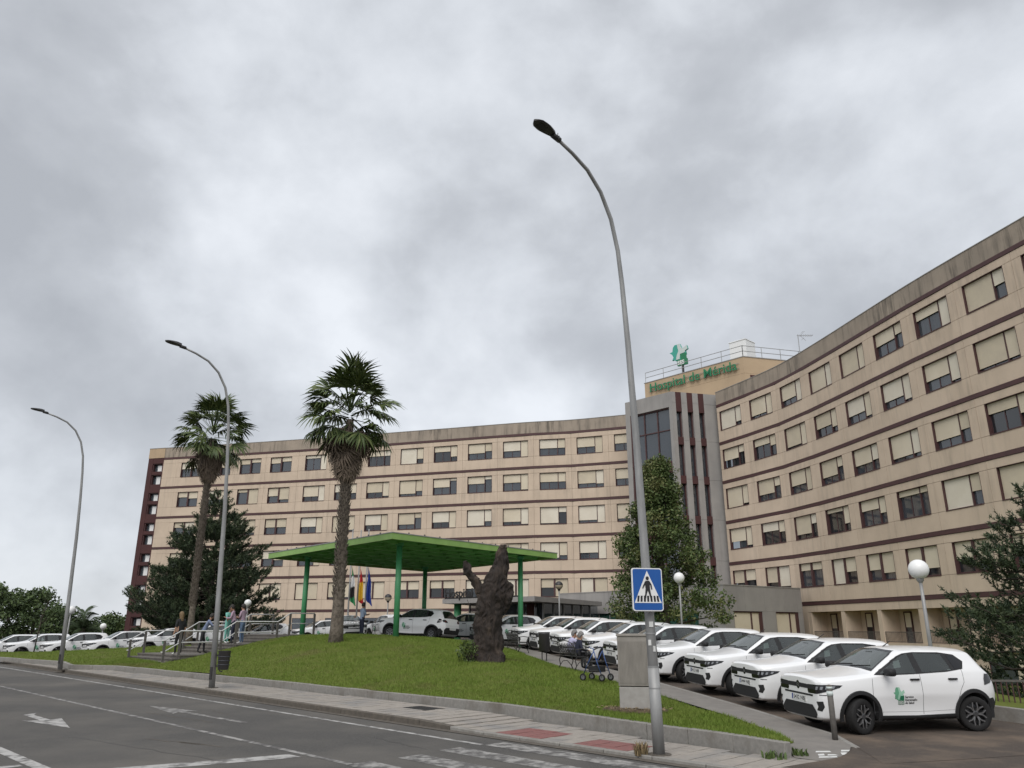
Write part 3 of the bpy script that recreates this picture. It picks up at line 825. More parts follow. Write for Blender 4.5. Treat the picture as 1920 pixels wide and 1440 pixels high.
def bays(curve, starts, width, kinds, blinds, rows, gap):
    """one facade panel set and one window per bay and storey"""
    for i, s in enumerate(starts):
        g0 = (s - (starts[i - 1] + width)) / 2 if i else gap / 2
        g1 = (starts[i + 1] - (s + width)) / 2 if i + 1 < len(starts) else gap / 2
        A = curve(s - g0); B = curve(s + width + g1)
        d = B - A; L = float(np.hypot(*d)); rz = math.atan2(d[1], d[0]); t = d / L
        w0 = g0 / (g0 + g1 + width) * L; ww = width / (g0 + g1 + width) * L
        jx = lambda q: (A[0] + t[0] * q, A[1] + t[1] * q)
        for r in range(rows):
            zt, zb = ZB(r) - .62, ZB(r) - 2.42
            zn = ZB(r + 1)
            mk = 'wall'
            # head panel under the band, spandrel above the next band, two half piers
            hlink('facade_panel', panel(L, .62 - .14, M[mk], mk), (*A, zt), rz)
            hlink('facade_panel', panel(L, zb - (zn + .14), M[mk], mk), (*A, zn + .14), rz)
            hlink('facade_panel', panel(w0, WH, M[mk], mk), (*A, zb), rz)
            hlink('facade_panel', panel(L - w0 - ww, WH, M[mk], mk), (*jx(w0 + ww), zb), rz)
            f1, f2 = blinds[r][i]
            window(jx(w0), rz, ww / WW, kinds(r, i), f1, f2, zb)
def bands(curve, s0, s1, levels, name='band'):
    for z in levels:
        b = MB(); n = 40; P = [curve(s0 + (s1 - s0) * k / n) for k in range(n + 1)]
        for k in range(n):
            a, c_ = P[k], P[k + 1]; d = (c_ - a) / np.hypot(*(c_ - a)); nx = np.array([-d[1], d[0]])
            q = []
            for p in (a, c_):
                for off in (-.035, .30):
                    q.append(p + nx * off)
            v = [(*q[0], z - .125), (*q[2], z - .125), (*q[3], z - .125), (*q[1], z - .125), (*q[0], z + .125), (*q[2], z + .125), (*q[3], z + .125), (*q[1], z + .125)]
            v = [(x, y - 80, zz) for x, y, zz in v]
            b.add(v, [(0, 3, 2, 1), (4, 5, 6, 7), (0, 1, 5, 4), (2, 3, 7, 6)])
        b.obj(name, M['maroon'], hosp)
def ribbon(curve, s0, s1, z0, z1, m, off0, off1, name, n=40):
    b = MB(); P = [curve(s0 + (s1 - s0) * k / n) for k in range(n + 1)]
    R_ = []
    for k, p in enumerate(P):
        a, c_ = P[max(k - 1, 0)], P[min(k + 1, n)]; d = (c_ - a) / np.hypot(*(c_ - a)); nx = np.array([-d[1], d[0]])
        R_.append((p + nx * off0, p + nx * off1))
    for k in range(n):
        (a, a2), (c_, c2) = R_[k], R_[k + 1]
        v = [(*a, z0), (*c_, z0), (*c2, z0), (*a2, z0), (*a, z1), (*c_, z1), (*c2, z1), (*a2, z1)]
        v = [(x, y - 80, zz) for x, y, zz in v]
        f = [(0, 3, 2, 1), (4, 5, 6, 7), (0, 1, 5, 4), (2, 3, 7, 6)]
        if k == 0: f.append((3, 0, 4, 7))
        if k == n - 1: f.append((1, 2, 6, 5))
        b.add(v, f)
    return b.obj(name, m, hosp)
LS = [3.2 + 4.07 * i for i in range(4)] + [20.0 + 4.045 * i for i in range(10)]
LB = [
 [(.45, .4), (.35, .5), (.35, .25), (.4, .3), (.2, 1), (.9, .9), (.35, .35), (1, .7), (.35, .7), (.6, .5), (.6, 1), (.55, .55), (.6, 1), (.55, .8)],
 [(.35, .45), (.6, .6), (.2, 1), (.55, .8), (.7, 1), (.5, .6), (.65, .9), (.85, .7), (.55, .15), (.45, .2), (.5, .95), (.55, .55), (.75, .8), (.6, .6)],
 [(.35, .5), (.5, .6), (.6, .85), (.55, .55), (.6, 1), (1, .9), (.65, 1), (.7, .3), (.65, 1), (.95, .7), (.8, .95), (.95, .3), (.85, 1), (.85, .8)],
 [(.5, .5), (.5, .6), (.55, .6), (.5, .6), (.5, 1), (.6, .6), (.7, .9), (.6, .6), (.9, .9), (.7, .8), (.8, 1), (.9, .75), (.65, 1), (.2, .3)],
 [(.6, .6), (1, .9), (1, .85), (1, .9), (1, 1), (.9, .9), (1, 1), (.5, .5), (.45, .45), (.5, 1), (1, 1), (.5, 1), (.8, .8), (.6, .6)]]
bays(LW, LS, 2.80, lambda r, i: 'B' if (i < 4 or r == 4) else 'A', LB, 5, 1.25)
RS = [.35 + 4.12 * i for i in range(10)]
RB = [
 [(1, .8), (.85, 1), (.7, 1), (1, 1), (1, 1), (.5, .4), (.35, 1), (.95, .5), (.8, .8), (.6, .7)],
 [(.6, .35), (.35, .5), (.9, 1), (.6, .75), (.65, .9), (.7, .9), (.6, .9), (.9, .9), (.9, .9), (.8, .8)],
 [(1, .9), (.7, .4), (.65, 1), (.7, .4), (.65, .6), (.85, .85), (.7, .55), (.35, .6), (.85, .4), (.7, .7)],
 [(.65, .9), (.4, .5), (.8, .4), (.15, .7), (.4, .6), (.2, .2), (1, .55), (1, 1), (.9, .9), (.6, .6)],
 [(.6, .5), (.7, .9), (.3, .3), (1, .55), (.6, .75), (1, .75), (.55, .7), (.5, .5), (.5, .5), (.5, .5)]]
bays(RW, RS, 2.90, lambda r, i: 'B' if r == 4 else 'A', RB, 5, .7)
LEND, REND = 60.0, 41.0
LV = [ZB(k) for k in range(6)]
bands(LW, .62, LEND, LV)
bands(RW, 0, REND, LV)
ribbon(LW, .62, LEND, ZB(0) + .14, ROOF, M['parapet'], -.001, .30, 'parapet')
ribbon(RW, 0, REND, ZB(0) + .14, ROOF, M['parapet'], -.001, .30, 'parapet')
ribbon(LW, .5, LEND, ROOF, ROOF + .05, M['concrete'], -.03, .35, 'coping')
ribbon(RW, 0, REND, ROOF, ROOF + .05, M['concrete'], -.03, .35, 'coping')
# the room volumes behind the glass, roofs
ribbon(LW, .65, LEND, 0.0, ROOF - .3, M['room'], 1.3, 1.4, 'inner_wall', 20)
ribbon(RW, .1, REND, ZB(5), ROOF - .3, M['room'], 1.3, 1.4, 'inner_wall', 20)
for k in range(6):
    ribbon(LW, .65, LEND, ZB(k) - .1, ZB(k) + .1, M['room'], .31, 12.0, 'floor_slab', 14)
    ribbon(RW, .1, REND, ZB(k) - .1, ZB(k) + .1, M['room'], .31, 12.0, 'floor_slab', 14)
# storey below the lowest band, left wing
ribbon(LW, .62, LEND, -1.0, ZB(5) - .14, M['wall'], 0, .30, 'base_wall')
for i, s in enumerate(LS):
    if i < 2: continue
    A, B = LW(s), LW(s + 2.8); rz = math.atan2(B[1] - A[1], B[0] - A[0])
    o = hlink('window', WM['B'][0], (A[0] + .05 * math.sin(rz), A[1] - .05 * math.cos(rz), 1.15), rz, 2.8 / WW)
    b = MB().box(.03, WW - .03, .03, .045, .04, WH - .03); link('pane', b.mesh('pane', M['wglass']), o)
# maroon stair strip at the far left end, two small openings per storey
A, B = LW(-1.62), LW(.61); d = (B - A); L = float(np.hypot(*d)); rz = math.atan2(d[1], d[0])
def fbox(A, rz, x0, x1, y0, y1, z0, z1, m, name, parent=None):
    return MB().box(x0, x1, y0, y1, z0, z1).obj(name, m, hosp, (A[0], A[1] - 80, 0), (0, 0, rz))
fbox(A, rz, .0, L * .30, 0, .5, -1.5, ZB(0) + .14, M['maroon_wall'], 'stair_wall')
fbox(A, rz, L * .93, L, 0, .5, -1.5, ZB(0) + .14, M['maroon_wall'], 'stair_wall')
fbox(A, rz, -.02, L, -.02, .5, ZB(0) + .14, ROOF, M['wall_ochre'], 'parapet')
fbox(A, rz, -.04, L, -.05, .5, ROOF, ROOF + .06, M['concrete'], 'coping')
zz = ZB(0) - .05
edges = []
for k in range(6):
    z = ZB(k)
    for (a, c_) in ((z - .55, z - 1.55), (z - 1.95, z - 3.15)):
        edges.append((c_, a))
last = ZB(0) + .14
for c_, a in edges:
    fbox(A, rz, L * .30, L * .93, .02, .5, a, last, M['maroon_wall'], 'stair_panel')
    last = c_
    fr = MB(); fr.box(L * .30, L * .30 + .12, .1, .45, c_, a); fr.box(L * .93 - .08, L * .93, .1, .45, c_, a); fr.box(L * .30, L * .93, .1, .45, a - .08, a)
    fo = fr.obj('stair_window', M['maroon'], hosp, (A[0], A[1] - 80, 0), (0, 0, rz))
    pn = MB().add([(L * .30, .42, c_), (L * .93, .42, c_), (L * .93, .42, a), (L * .30, .42, a)], [(0, 1, 2, 3)])
    link('pane', pn.mesh('pane', M['wglass']), fo)
    bl = MB().box(L * .55, L * .80, .36, .38, c_ + .05, a - .22)  # added white panel standing in for bright sky showing through the stair window
    link('sky_panel', bl.mesh('sky_panel', M['white']), fo)
fbox(A, rz, L * .30, L * .93, .02, .5, -1.5, last, M['maroon_wall'], 'stair_panel')
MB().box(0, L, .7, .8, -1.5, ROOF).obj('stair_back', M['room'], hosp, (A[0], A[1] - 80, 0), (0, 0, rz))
A, B = LW(.61), LW(3.2 - .625); d = B - A; Lx = float(np.hypot(*d)); rzx = math.atan2(d[1], d[0])
for r in range(5):
    zt, zn = ZB(r) - .14, ZB(r + 1) + .14
    for z0, z1 in ((zn, ZB(r) - 2.42), (ZB(r) - 2.42, ZB(r) - .62), (ZB(r) - .62, zt)):
        MB().box(.0, Lx - .004, 0, TH, z0 + .006, z1 - .006).obj('facade_panel', M['wall'], hosp, (A[0], A[1] - 80, 0), (0, 0, rzx))
# ends and roofs as solid mass
Q = [LW(s) for s in (-1.6, 10, 20, 30, 40, 50, 60)]
inn = [(q[0] + 3.2, q[1] + 13) for q in Q]
b = MB(); P = [(q[0], q[1] + .4) for q in Q] + list(reversed(inn))
b.prism([(x, y - 80) for x, y in P], ROOF - .6, ROOF - .35)
b.obj('roof', M['concrete'], hosp)
d0 = LW(-1.62)
b = MB(); b.prism([(d0[0] + .02, d0[1] + .5 - 80), (d0[0] + .6, d0[1] + .35 - 80), (d0[0] + 3.6, d0[1] + 13 - 80), (d0[0] + 3.0, d0[1] + 13 - 80)], -1.5, ROOF)
b.obj('end_wall', M['wall_ochre'], hosp)
Q = [RW(s) for s in (0, 8, 16, 24, 32, 41)]
P = [(q[0] + .4, q[1]) for q in Q] + [(q[0] + 13, q[1] + 3) for q in reversed(Q)]
b = MB(); b.prism([(x, y - 80) for x, y in P], ROOF - .6, ROOF - .35); b.obj('roof', M['concrete'], hosp)
# right wing loggia below the lowest band
LF = 1.0                                              # loggia floor edge
ribbon(RW, 9.0, REND, ZB(5) - .62, ZB(5) - .14, M['wall'], 0, .45, 'loggia_beam')
ribbon(RW, 0, 9.0, -2.6, ZB(5) - .14, M['wall'], 0, .30, 'base_wall', 12)
ribbon(RW, 9.0, REND, ZB(5) - .60, ZB(5) - .50, M['wall'], .45, 1.4, 'loggia_ceiling')
ribbon(RW, 9.0, REND, LF - .30, LF, M['wall'], -.02, 1.4, 'loggia_slab')
ribbon(RW, 9.0, REND, -2.8, LF - .30, M['wall'], .12, .5, 'base_wall')
ribbon(RW, 3.0, REND, LF, ZB(5) - .5, M['wall'], 1.3, 1.4, 'loggia_back')
for i in range(2, 11):
    s = 9.0 + 4.12 * (i - 2) - .05
    A, B = RW(s), RW(s + .7); rz = math.atan2(B[1] - A[1], B[0] - A[0])
    MB().box(0, .42, .02, 1.28 if i > 2 else 1.5, LF, ZB(5) - .62).obj('column', M['wall'], hosp, (A[0], A[1] - 80, 0), (0, 0, rz))
    # openings in the back wall
    for off, w_, fl in ((1.0, .75, .65), (2.6, 1.15, .35)):
        A2 = RW(s + off); B2 = RW(s + off + w_); rz2 = math.atan2(B2[1] - A2[1], B2[0] - A2[0])
        n_ = (-math.sin(rz2), math.cos(rz2))
        hz = ZB(5) - .75
        fr = MB(); fr.box(0, .09, -.06, .02, LF, hz); fr.box(w_ - .09, w_, -.06, .02, LF, hz); fr.box(0, w_, -.06, .02, hz - .08, hz)
        fo = fr.obj('loggia_door', M['maroon'], hosp, (A2[0] + n_[0] * 1.28, A2[1] + n_[1] * 1.28 - 80, 0), (0, 0, rz2))
        link('pane', MB().box(.09, w_ - .09, -.02, -.01, LF, hz - .08).mesh('pane', M['room'] if rw_.random() < .4 else M['wglass']), fo)
        link('blind', MB().box(.09, w_ - .09, -.045, -.03, hz - .08 - (hz - LF) * fl * rw_.uniform(.6, 1.1), hz - .08).mesh('blind', M['blind']), fo)
    # railing
    A3, B3 = RW(s + .44), RW(s + 4.05); L3 = float(np.hypot(*(B3 - A3))); rz3 = math.atan2(B3[1] - A3[1], B3[0] - A3[0])
    ro = MB().box(0, L3, .10, .14, LF + .66, LF + .70).box(0, L3, .10, .14, LF + .06, LF + .10).obj('loggia_railing', M['post'], hosp, (A3[0], A3[1] - 80, 0), (0, 0, rz3))
    n = int(L3 / .12)
    for k in range(n + 1):
        x = L3 * k / n
    bb = MB()
    for k in range(n + 1): bb.box(L3 * k / n - .012, L3 * k / n + .012, .11, .13, LF + .10, LF + .66)
    q = link('baluster', bb.mesh('baluster', M['post']), ro); q['kind'] = 'stuff'
    # lower storey window
    if i > 4:
        A4, B4 = RW(s + .9), RW(s + 3.4); rz4 = math.atan2(B4[1] - A4[1], B4[0] - A4[0])
        o = hlink('window', WM['A'][0], (A4[0], A4[1], -1.35), rz4, 2.5 / WW)
        link('pane', MB().box(.03, WW - .03, .055, .07, .04, WH - .03).mesh('pane', M['wglass']), o)
        link('blind', MB().box(WW * .70, WW - .06, .03, .05, .06, WH - .06).mesh('blind', M['blind']), o)
# rooftop service level
# ------------------------------------------------------------------ lift tower of grey concrete
tc_, tr_, tl_, tk_ = np.array((15.0, 69.3)), np.array((19.7, 70.5)), np.array((11.2, 73.2)), np.array((12.6, 77.9))
d = tr_ - tc_; L = float(np.hypot(*d)); rz = math.atan2(d[1], d[0])
TB = 0.9
for a, c_ in ((.0, .085), (.205, .325), (.445, .565), (.685, 1.0)):
    b = MB()
    zz = TB
    for z in [ZB(5 - k) + .30 for k in range(6)] + [ROOF]:
        b.box(a * L + .002, c_ * L - .002, 0, .5, zz + .008, z - .008); zz = z
    b.obj('tower_pier', M['concrete'], hosp, (tc_[0], tc_[1] - 80, 0), (0, 0, rz))
for a, c_ in ((.085, .205), (.325, .445), (.565, .685)):
    zz = [(ZB(0) - .55, ROOF)] + [(ZB(k) - .1, ZB(k) + .62) for k in range(1, 6)]
    for z0, z1 in zz:
        MB().box(a * L, c_ * L, .015, .4, z0, z1).obj('tower_spandrel', M['maroon_wall'], hosp, (tc_[0], tc_[1] - 80, 0), (0, 0, rz))
    tops = [ZB(0) - .55] + [ZB(k) - .1 for k in range(1, 6)]
    bots = [ZB(k) + .62 for k in range(1, 6)] + [TB]
    for z1, z0 in zip(tops, bots):
        fo = MB().box(c_ * L - .10, c_ * L, .2, .45, z0, z1).box(a * L, a * L + .05, .3, .45, z0, z1).obj('slit_window', M['maroon'], hosp, (tc_[0], tc_[1] - 80, 0), (0, 0, rz))
        link('pane', MB().add([(a * L, .40, z0), (c_ * L, .40, z0), (c_ * L, .40, z1), (a * L, .40, z1)], [(0, 1, 2, 3)]).mesh('pane', M['wglass']), fo)
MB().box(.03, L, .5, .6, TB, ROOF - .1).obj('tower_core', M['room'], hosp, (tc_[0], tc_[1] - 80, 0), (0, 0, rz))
# glazed left face
d = tc_ - tl_; L2 = float(np.hypot(*d)); rz2 = math.atan2(d[1], d[0])
def tb(x0, x1, y0, y1, z0, z1, m, name): return MB().box(x0, x1, y0, y1, z0, z1).obj(name, m, hosp, (tl_[0], tl_[1] - 80, 0), (0, 0, rz2))
GX0, GX1 = .55, L2 - .34
tb(0, GX0, 0, .5, TB, ROOF, M['concrete'], 'tower_pier'); tb(GX1, L2 - .004, .0, .5, TB, ROOF - .002, M['concrete'], 'tower_pier')
tb(GX0, GX1, .003, .5, 21.75, ROOF - .003, M['concrete'], 'tower_lintel')
for z1, z0 in ((21.75, 16.55), (15.65, 10.4), (9.5, 4.3)):
    fr = MB(); fr.box(GX0, GX0 + .14, .05, .4, z0, z1); fr.box(GX1 - .06, GX1, .2, .4, z0, z1); fr.box(GX0, GX1, .15, .4, z1 - .12, z1); fr.box(GX0, GX1, .2, .4, z0, z0 + .1)
    for k in (1, 2): fr.box(GX0 + (GX1 - GX0) * k / 3 - .05, GX0 + (GX1 - GX0) * k / 3 + .05, .2, .38, z0, z1)
    for k in (1,): fr.box(GX0, GX1, .22, .37, z0 + (z1 - z0) * .58, z0 + (z1 - z0) * .58 + .09)
    fo = fr.obj('curtain_wall', M['maroon'], hosp, (tl_[0], tl_[1] - 80, 0), (0, 0, rz2))
    for ci in range(3):
        for ri, (q0, q1) in enumerate(((0, .58), (.58, 1))):
            x0, x1 = GX0 + (GX1 - GX0) * ci / 3, GX0 + (GX1 - GX0) * (ci + 1) / 3
            link('pane', MB().add([(x0, .3, z0 + (z1 - z0) * q0), (x1, .3, z0 + (z1 - z0) * q0), (x1, .3, z0 + (z1 - z0) * q1), (x0, .3, z0 + (z1 - z0) * q1)], [(0, 1, 2, 3)]).mesh('pane', M['wglass']), fo)
    for k in range(int((z1 - z0) / .6)): pass
    MB().box(GX0, GX1, .9, 1.0, z0, z1)  .obj('stair_landing', M['concrete'], hosp, (tl_[0], tl_[1] - 80, 0), (0, 0, rz2))
    for k in range(1, 8):
        MB().box(GX0, GX1, .36, .40, z0 + k * (z1 - z0) / 8 - .03, z0 + k * (z1 - z0) / 8).obj('louvre', M['galv'], hosp, (tl_[0], tl_[1] - 80, 0), (0, 0, rz2))
for z0, z1 in ((15.65, 16.55), (9.5, 10.4)): tb(GX0, GX1, .1, .5, z0, z1, M['maroon_wall'], 'tower_spandrel')
b = MB(); b.prism([(x, y - 80) for x, y in (tc_ + (.2, .3), tr_ + (0, .3), (20.6, 78.5), tk_, tl_ + (.3, .2))], ROOF - .12, ROOF - .02); b.obj('tower_roof', M['concrete'], hosp)
d = tl_ - tk_; Lk = float(np.hypot(*d)); rzk = math.atan2(d[1], d[0])
MB().box(0, Lk, 0, .4, TB, ROOF - .004).obj('tower_side', M['concrete'], hosp, (tk_[0], tk_[1] - 80, 0), (0, 0, rzk))
# ------------------------------------------------------------------ penthouse block with the roof sign
pA, pB, pC, pD = np.array((14.2, 78.4)), np.array((22.3, 69.8)), np.array((30.5, 72.0)), np.array((23.5, 84.0))
PT = 26.85
b = MB(); b.prism([(x, y - 80) for x, y in (pA, pB, pC, pD)], ROOF - .3, 25.2); b.prism([(x, y - 80) for x, y in (pA, pB, pC, pD)], 25.215, PT)
b.obj('penthouse', M['wall_ochre'], hosp)
b = MB(); cc = (pA + pB + pC + pD) / 4
b.prism([(x, y - 80) for x, y in [cc + (p - cc) * 1.008 for p in (pA, pB, pC, pD)]], PT, PT + .08); b.obj('coping', M['concrete'], hosp)
d = pC - pB; rzp = math.atan2(d[1], d[0])
MB().box(.55, 2.6, -.03, .03, ROOF + .2, 25.05).obj('penthouse_louvre', M['maroon_wall'], hosp, (pB[0], pB[1] - 80, 0), (0, 0, rzp))
# roof guard rail
def guard(P, z):
    rt = empty('roof_railing', (P[0][0], P[0][1] - 80, z), 0, hosp)
    for a, c_ in zip(P, P[1:]):
        a, c_ = np.array(a), np.array(c_); L_ = np.hypot(*(c_ - a)); n = max(1, round(L_ / 2.3))
        bb = MB()
        for h in (.55, 1.1): bb.bar((*(a - P[0]), h), (*(c_ - P[0]), h), .05)
        bb.obj('rail', M['galv'], rt)
        for k in range(n + 1):
            p = a + (c_ - a) * k / n - P[0]
            MB().bar((*p, 0), (*p, 1.1), .05).obj('baluster', M['galv'], rt)
guard([cc + (p - cc) * .985 for p in (pA, pB, pC)], PT + .08)
# lettering on the roof block
d = pB - pA; Lp = float(np.hypot(*d)); rzp = math.atan2(d[1], d[0])
tm = text_mesh('Hospital de M\u00e9rida', 1.0, .04, M['sign_green'], 'sign_letters', bold=.004)
xs = [v.co.x for v in tm.vertices]; wtx = max(xs) - min(xs)
k_ = 10.3 / wtx
for v in tm.vertices: v.co = Vector(((v.co.x - min(xs)) * k_, v.co.y * k_ * .98, v.co.z))
sgn = empty('roof_sign', (pA[0], pA[1], 25.55), rzp)
tag(sgn, 'green raised letters reading Hospital de Mérida on the rooftop block', 'sign')
link('sign_letters', tm, sgn, (.85, -.22, .12), (R(90), 0, 0))
b = MB(); b.bar((.6, -.10, .25), (Lp - .5, -.10, .25), .04); b.bar((.6, -.10, .75), (Lp - .5, -.10, .75), .04)
b.obj('sign_rail', M['galv'], sgn)
# emblem polygons, reused on the cars
EM_OUT = [(.30, 1.0), (.58, 1.0), (.66, .80), (.72, .72), (.95, .84), (1.0, .66), (.86, .60), (.90, .42), (.62, .40), (.60, .22), (.30, .22), (.22, .30), (.12, .28), (.20, .42), (.14, .56), (.0, .68), (.16, .70), (.20, .90)]
EM_LIGHT = [(.44, 1.0), (.58, 1.0), (.66, .80), (.72, .72), (.95, .84), (1.0, .66), (.86, .60), (.84, .52), (.58, .50), (.54, .26), (.34, .26), (.40, .48), (.50, .66), (.46, .84)]
EM_SQ = [(.40, -.06), (.92, -.06), (.92, .22), (.40, .22)]
EM_SQ2 = [(.60, .22), (.92, .22), (.92, .48), (.60, .48)]
ses = empty('emblem_sign', (17.9, 77.2, PT), rzp)
tag(ses, 'green and white map shaped emblem sign reading SES on the hospital roof', 'sign')
def emb(poly, z0, z1, m, name, S, dx=0, dz=0):
    Mx = Matrix(((S, 0, 0, dx), (0, 0, -1, 0), (0, S, 0, dz), (0, 0, 0, 1)))
    return MB().prism(poly, z0, z1, Mx).obj(name, m, ses)
S_ = 2.3
emb(EM_OUT, -.12, .10, M['teal'], 'emblem_back', S_, -1.2, 1.75)
emb(EM_LIGHT, .10, .14, M['pale'], 'emblem_light', S_, -1.2, 1.75)
emb(EM_SQ, -.10, .15, M['sign_green'], 'emblem_square', S_, -1.2, 1.75)
emb(EM_SQ2, .10, .145, M['sign_green'], 'emblem_square', S_, -1.2, 1.75)
link('emblem_letters', text_mesh('SES', .60, .01, M['white'], 'emblem_letters', bold=.02), ses, (-.22, -.165, 1.72), (R(90), 0, 0))
MB().bar((.32, .0, 0), (.32, .0, 1.7), .16).obj('pole', M['dark_metal'], ses)
# white chimney box, antenna
b = MB(); b.box(-.95, .95, -.95, .95, 0, 3.6); b.box(-1.0, 1.0, -1.0, 1.0, 3.6, 3.7)
ch = b.obj('vent_stack', M['white'], hosp, (24.2, -4.2, PT), (0, 0, rzp), bevel=.02)
an = empty('antenna', (24.9, 62.5, ROOF)); tag(an, 'thin rooftop television antenna with a side boom above the right wing', 'antenna')
MB().tube([(0, 0, -.3), (0, 0, 3.1)], .03, 6).obj('mast', M['galv'], an)
b = MB(); b.bar((-.1, 0, 3.0), (1.3, 0, 3.0), .03)
for k in range(8): b.bar((.1 + k * .16, -.3, 3.0), (.1 + k * .16, .3, 3.0), .015)
for k in (-1, 1): b.bar((.2, 0, 3.0), (.7, .1, 3.0 + k * .45), .02); b.bar((.4, -.3, 3.0 + k * .3), (.4, .3, 3.0 + k * .3), .015)
b.obj('boom', M['galv'], an)
# ------------------------------------------------------------------ low grey annex in front of the tower
AT = 4.76
ann = empty('annex', (14.5, 54.6, 0)); tag(ann, 'low grey concrete annex with beige shutters beside the beige wing', 'building')
def abox(P, z0, z1, m, name):
    return MB().prism([(x - 14.5, y - 54.6) for x, y in P], z0, z1).obj(name, m, ann)
aP = [np.array(p) for p in ((4.1, 70.0), (7.9, 65.5), (13.1, 56.4), (14.5, 54.6), (21.9, 60.3))]
inner = np.array((17.5, 68.5))
for i, (a, c_) in enumerate(zip(aP, aP[1:])):
    d = c_ - a; L = float(np.hypot(*d)); rz = math.atan2(d[1], d[0])
    n = max(1, round(L / 2.4))
    for k in range(n):
        MB().box(L * k / n + .006, L * (k + 1) / n - .006, 0, .3, 3.05, AT).obj('fascia_panel', M['concrete'], ann, (a[0] - 14.5, a[1] - 54.6, 0), (0, 0, rz))
    MB().box(0, L, -.03, .34, AT, AT + .06).obj('coping', M['concrete'], ann, (a[0] - 14.5, a[1] - 54.6, 0), (0, 0, rz))
    if i == 3:
        for x0, x1, m in ((0, 1.0, 'concrete'), (4.3, 5.9, 'concrete'), (L - .55, L, 'concrete')):
            MB().box(x0, x1, .005, .3, -1.0, 3.045).obj('wall', M[m], ann, (a[0] - 14.5, a[1] - 54.6, 0), (0, 0, rz))
        for x0, x1 in ((1.0, 4.3), (5.9, L - .55)):
            fr = MB(); fr.box(x0, x0 + .08, .05, .3, -.2, 2.96); fr.box(x1 - .35, x1, .05, .3, -.2, 2.96); fr.box(x0 + (x1 - x0) * .6, x0 + (x1 - x0) * .6 + .1, .05, .3, -.2, 2.96); fr.box(x0, x1, .05, .3, 2.955, 3.04)
            fo = fr.obj('shutter_frame', M['maroon'], ann, (a[0] - 14.5, a[1] - 54.6, 0), (0, 0, rz))
            link('shutter', MB().box(x0 + .08, x1 - .35, .12, .15, .4, 3.03).mesh('shutter', M['blind']), fo)
            link('pane', MB().box(x0 + .08, x1 - .35, .18, .19, -.2, .4).mesh('pane', M['wglass']), fo)
    else:
        m = M['concrete'] if i == 2 else None
        if m: MB().box(0, L, .005, .3, 0, 3.045).obj('wall', m, ann, (a[0] - 14.5, a[1] - 54.6, 0), (0, 0, rz))
        else:
            ng = 5
            for k in range(ng):
                gm = M['teal_glass'] if 'teal_glass' in M else M.setdefault('teal_glass', glass_mat('teal_glass', (.10, .26, .20), (.25, .5, .42), .04))
                link('pane', MB().box(L * k / ng + .04, L * (k + 1) / ng - .04, .14, .16, .6, 3.04).mesh('pane', gm), ann, (a[0] - 14.5, a[1] - 54.6, 0), (0, 0, rz))
                MB().box(L * k / ng - .04, L * k / ng + .04, .08, .22, .6, 3.04).obj('mullion', M['galv'], ann, (a[0] - 14.5, a[1] - 54.6, 0), (0, 0, rz))
abox([aP[0] + (.3, .3), aP[1] + (.3, .2), aP[2] + (.3, .2), aP[3] + (.2, .4), aP[4] + (-.2, .3), (19.6, 69.5), (15, 69), (11, 73), (8, 78)], AT - .3, AT - .1, M['concrete'], 'roof')
abox([aP[0] + (1.5, 1.2), aP[1] + (1.5, 1.0), aP[2] + (1.5, 1.5), aP[3] + (.4, 1.6), aP[4] + (-.6, 1.2), (19.6, 69.5), (15, 69), (11, 73), (8, 76)], .3, AT - .35, M['room'], 'core')
# ------------------------------------------------------------------ glazed entrance with its thin grey roof
ent = empty('entrance_pavilion', (1.5, 54.0, 1.1)); tag(ent, 'glazed entrance pavilion under a thin grey wedge shaped roof', 'pavilion')
def epr(P, z0, z1, m, name): return MB().prism([(x - 1.5, y - 54.0) for x, y in P], z0 - 1.1, z1 - 1.1).obj(name, m, ent)
epr([(-5.1, 58.5), (1.5, 53.0), (7.3, 64.8), (4.5, 69.8), (-2.5, 66.0)], 3.62, 3.95, M['concrete'], 'roof')
g0, g1 = np.array((2.2, 56.2)), np.array((7.0, 65.2)); d = g1 - g0; L = float(np.hypot(*d)); rz = math.atan2(d[1], d[0])
for k in range(6):
    MB().box(L * k / 6 - .05, L * k / 6 + .05, -.05, .08, 0, 2.52).obj('mullion', M['galv'], ent, (g0[0] - 1.5, g0[1] - 54, 0), (0, 0, rz))
    link('pane', MB().add([(L * k / 6 + .05, .02, .05), (L * (k + 1) / 6 - .05, .02, .05), (L * (k + 1) / 6 - .05, .02, 2.5), (L * k / 6 + .05, .02, 2.5)], [(0, 1, 2, 3)]).mesh('pane', M['wglass']), ent, (g0[0] - 1.5, g0[1] - 54, 0), (0, 0, rz))
g2 = np.array((-3.2, 60.5)); d = g0 - g2; L = float(np.hypot(*d)); rz2 = math.atan2(d[1], d[0])
for k in range(4):
    MB().box(L * k / 4 - .05, L * k / 4 + .05, -.05, .08, 0, 2.52).obj('mullion', M['galv'], ent, (g2[0] - 1.5, g2[1] - 54, 0), (0, 0, rz2))
    link('pane', MB().add([(L * k / 4 + .05, .02, .05), (L * (k + 1) / 4 - .05, .02, .05), (L * (k + 1) / 4 - .05, .02, 2.5), (L * k / 4 + .05, .02, 2.5)], [(0, 1, 2, 3)]).mesh('pane', M['wglass']), ent, (g2[0] - 1.5, g2[1] - 54, 0), (0, 0, rz2))
for x, y, m in ((1.3, 56.2, 'maroon_wall'), (-4.0, 58.9, 'green_col'), (5.0, 63.5, 'green_col')):
    MB().tube([(x - 1.5, y - 54, -.1), (x - 1.5, y - 54, 2.52)], .27, 16).obj('column', M[m], ent, smooth=True)
M['lobby'] = mat('lobby_wall', (.20, .21, .20), .8, (.10, .12, .11), .9, 3, coords='World')
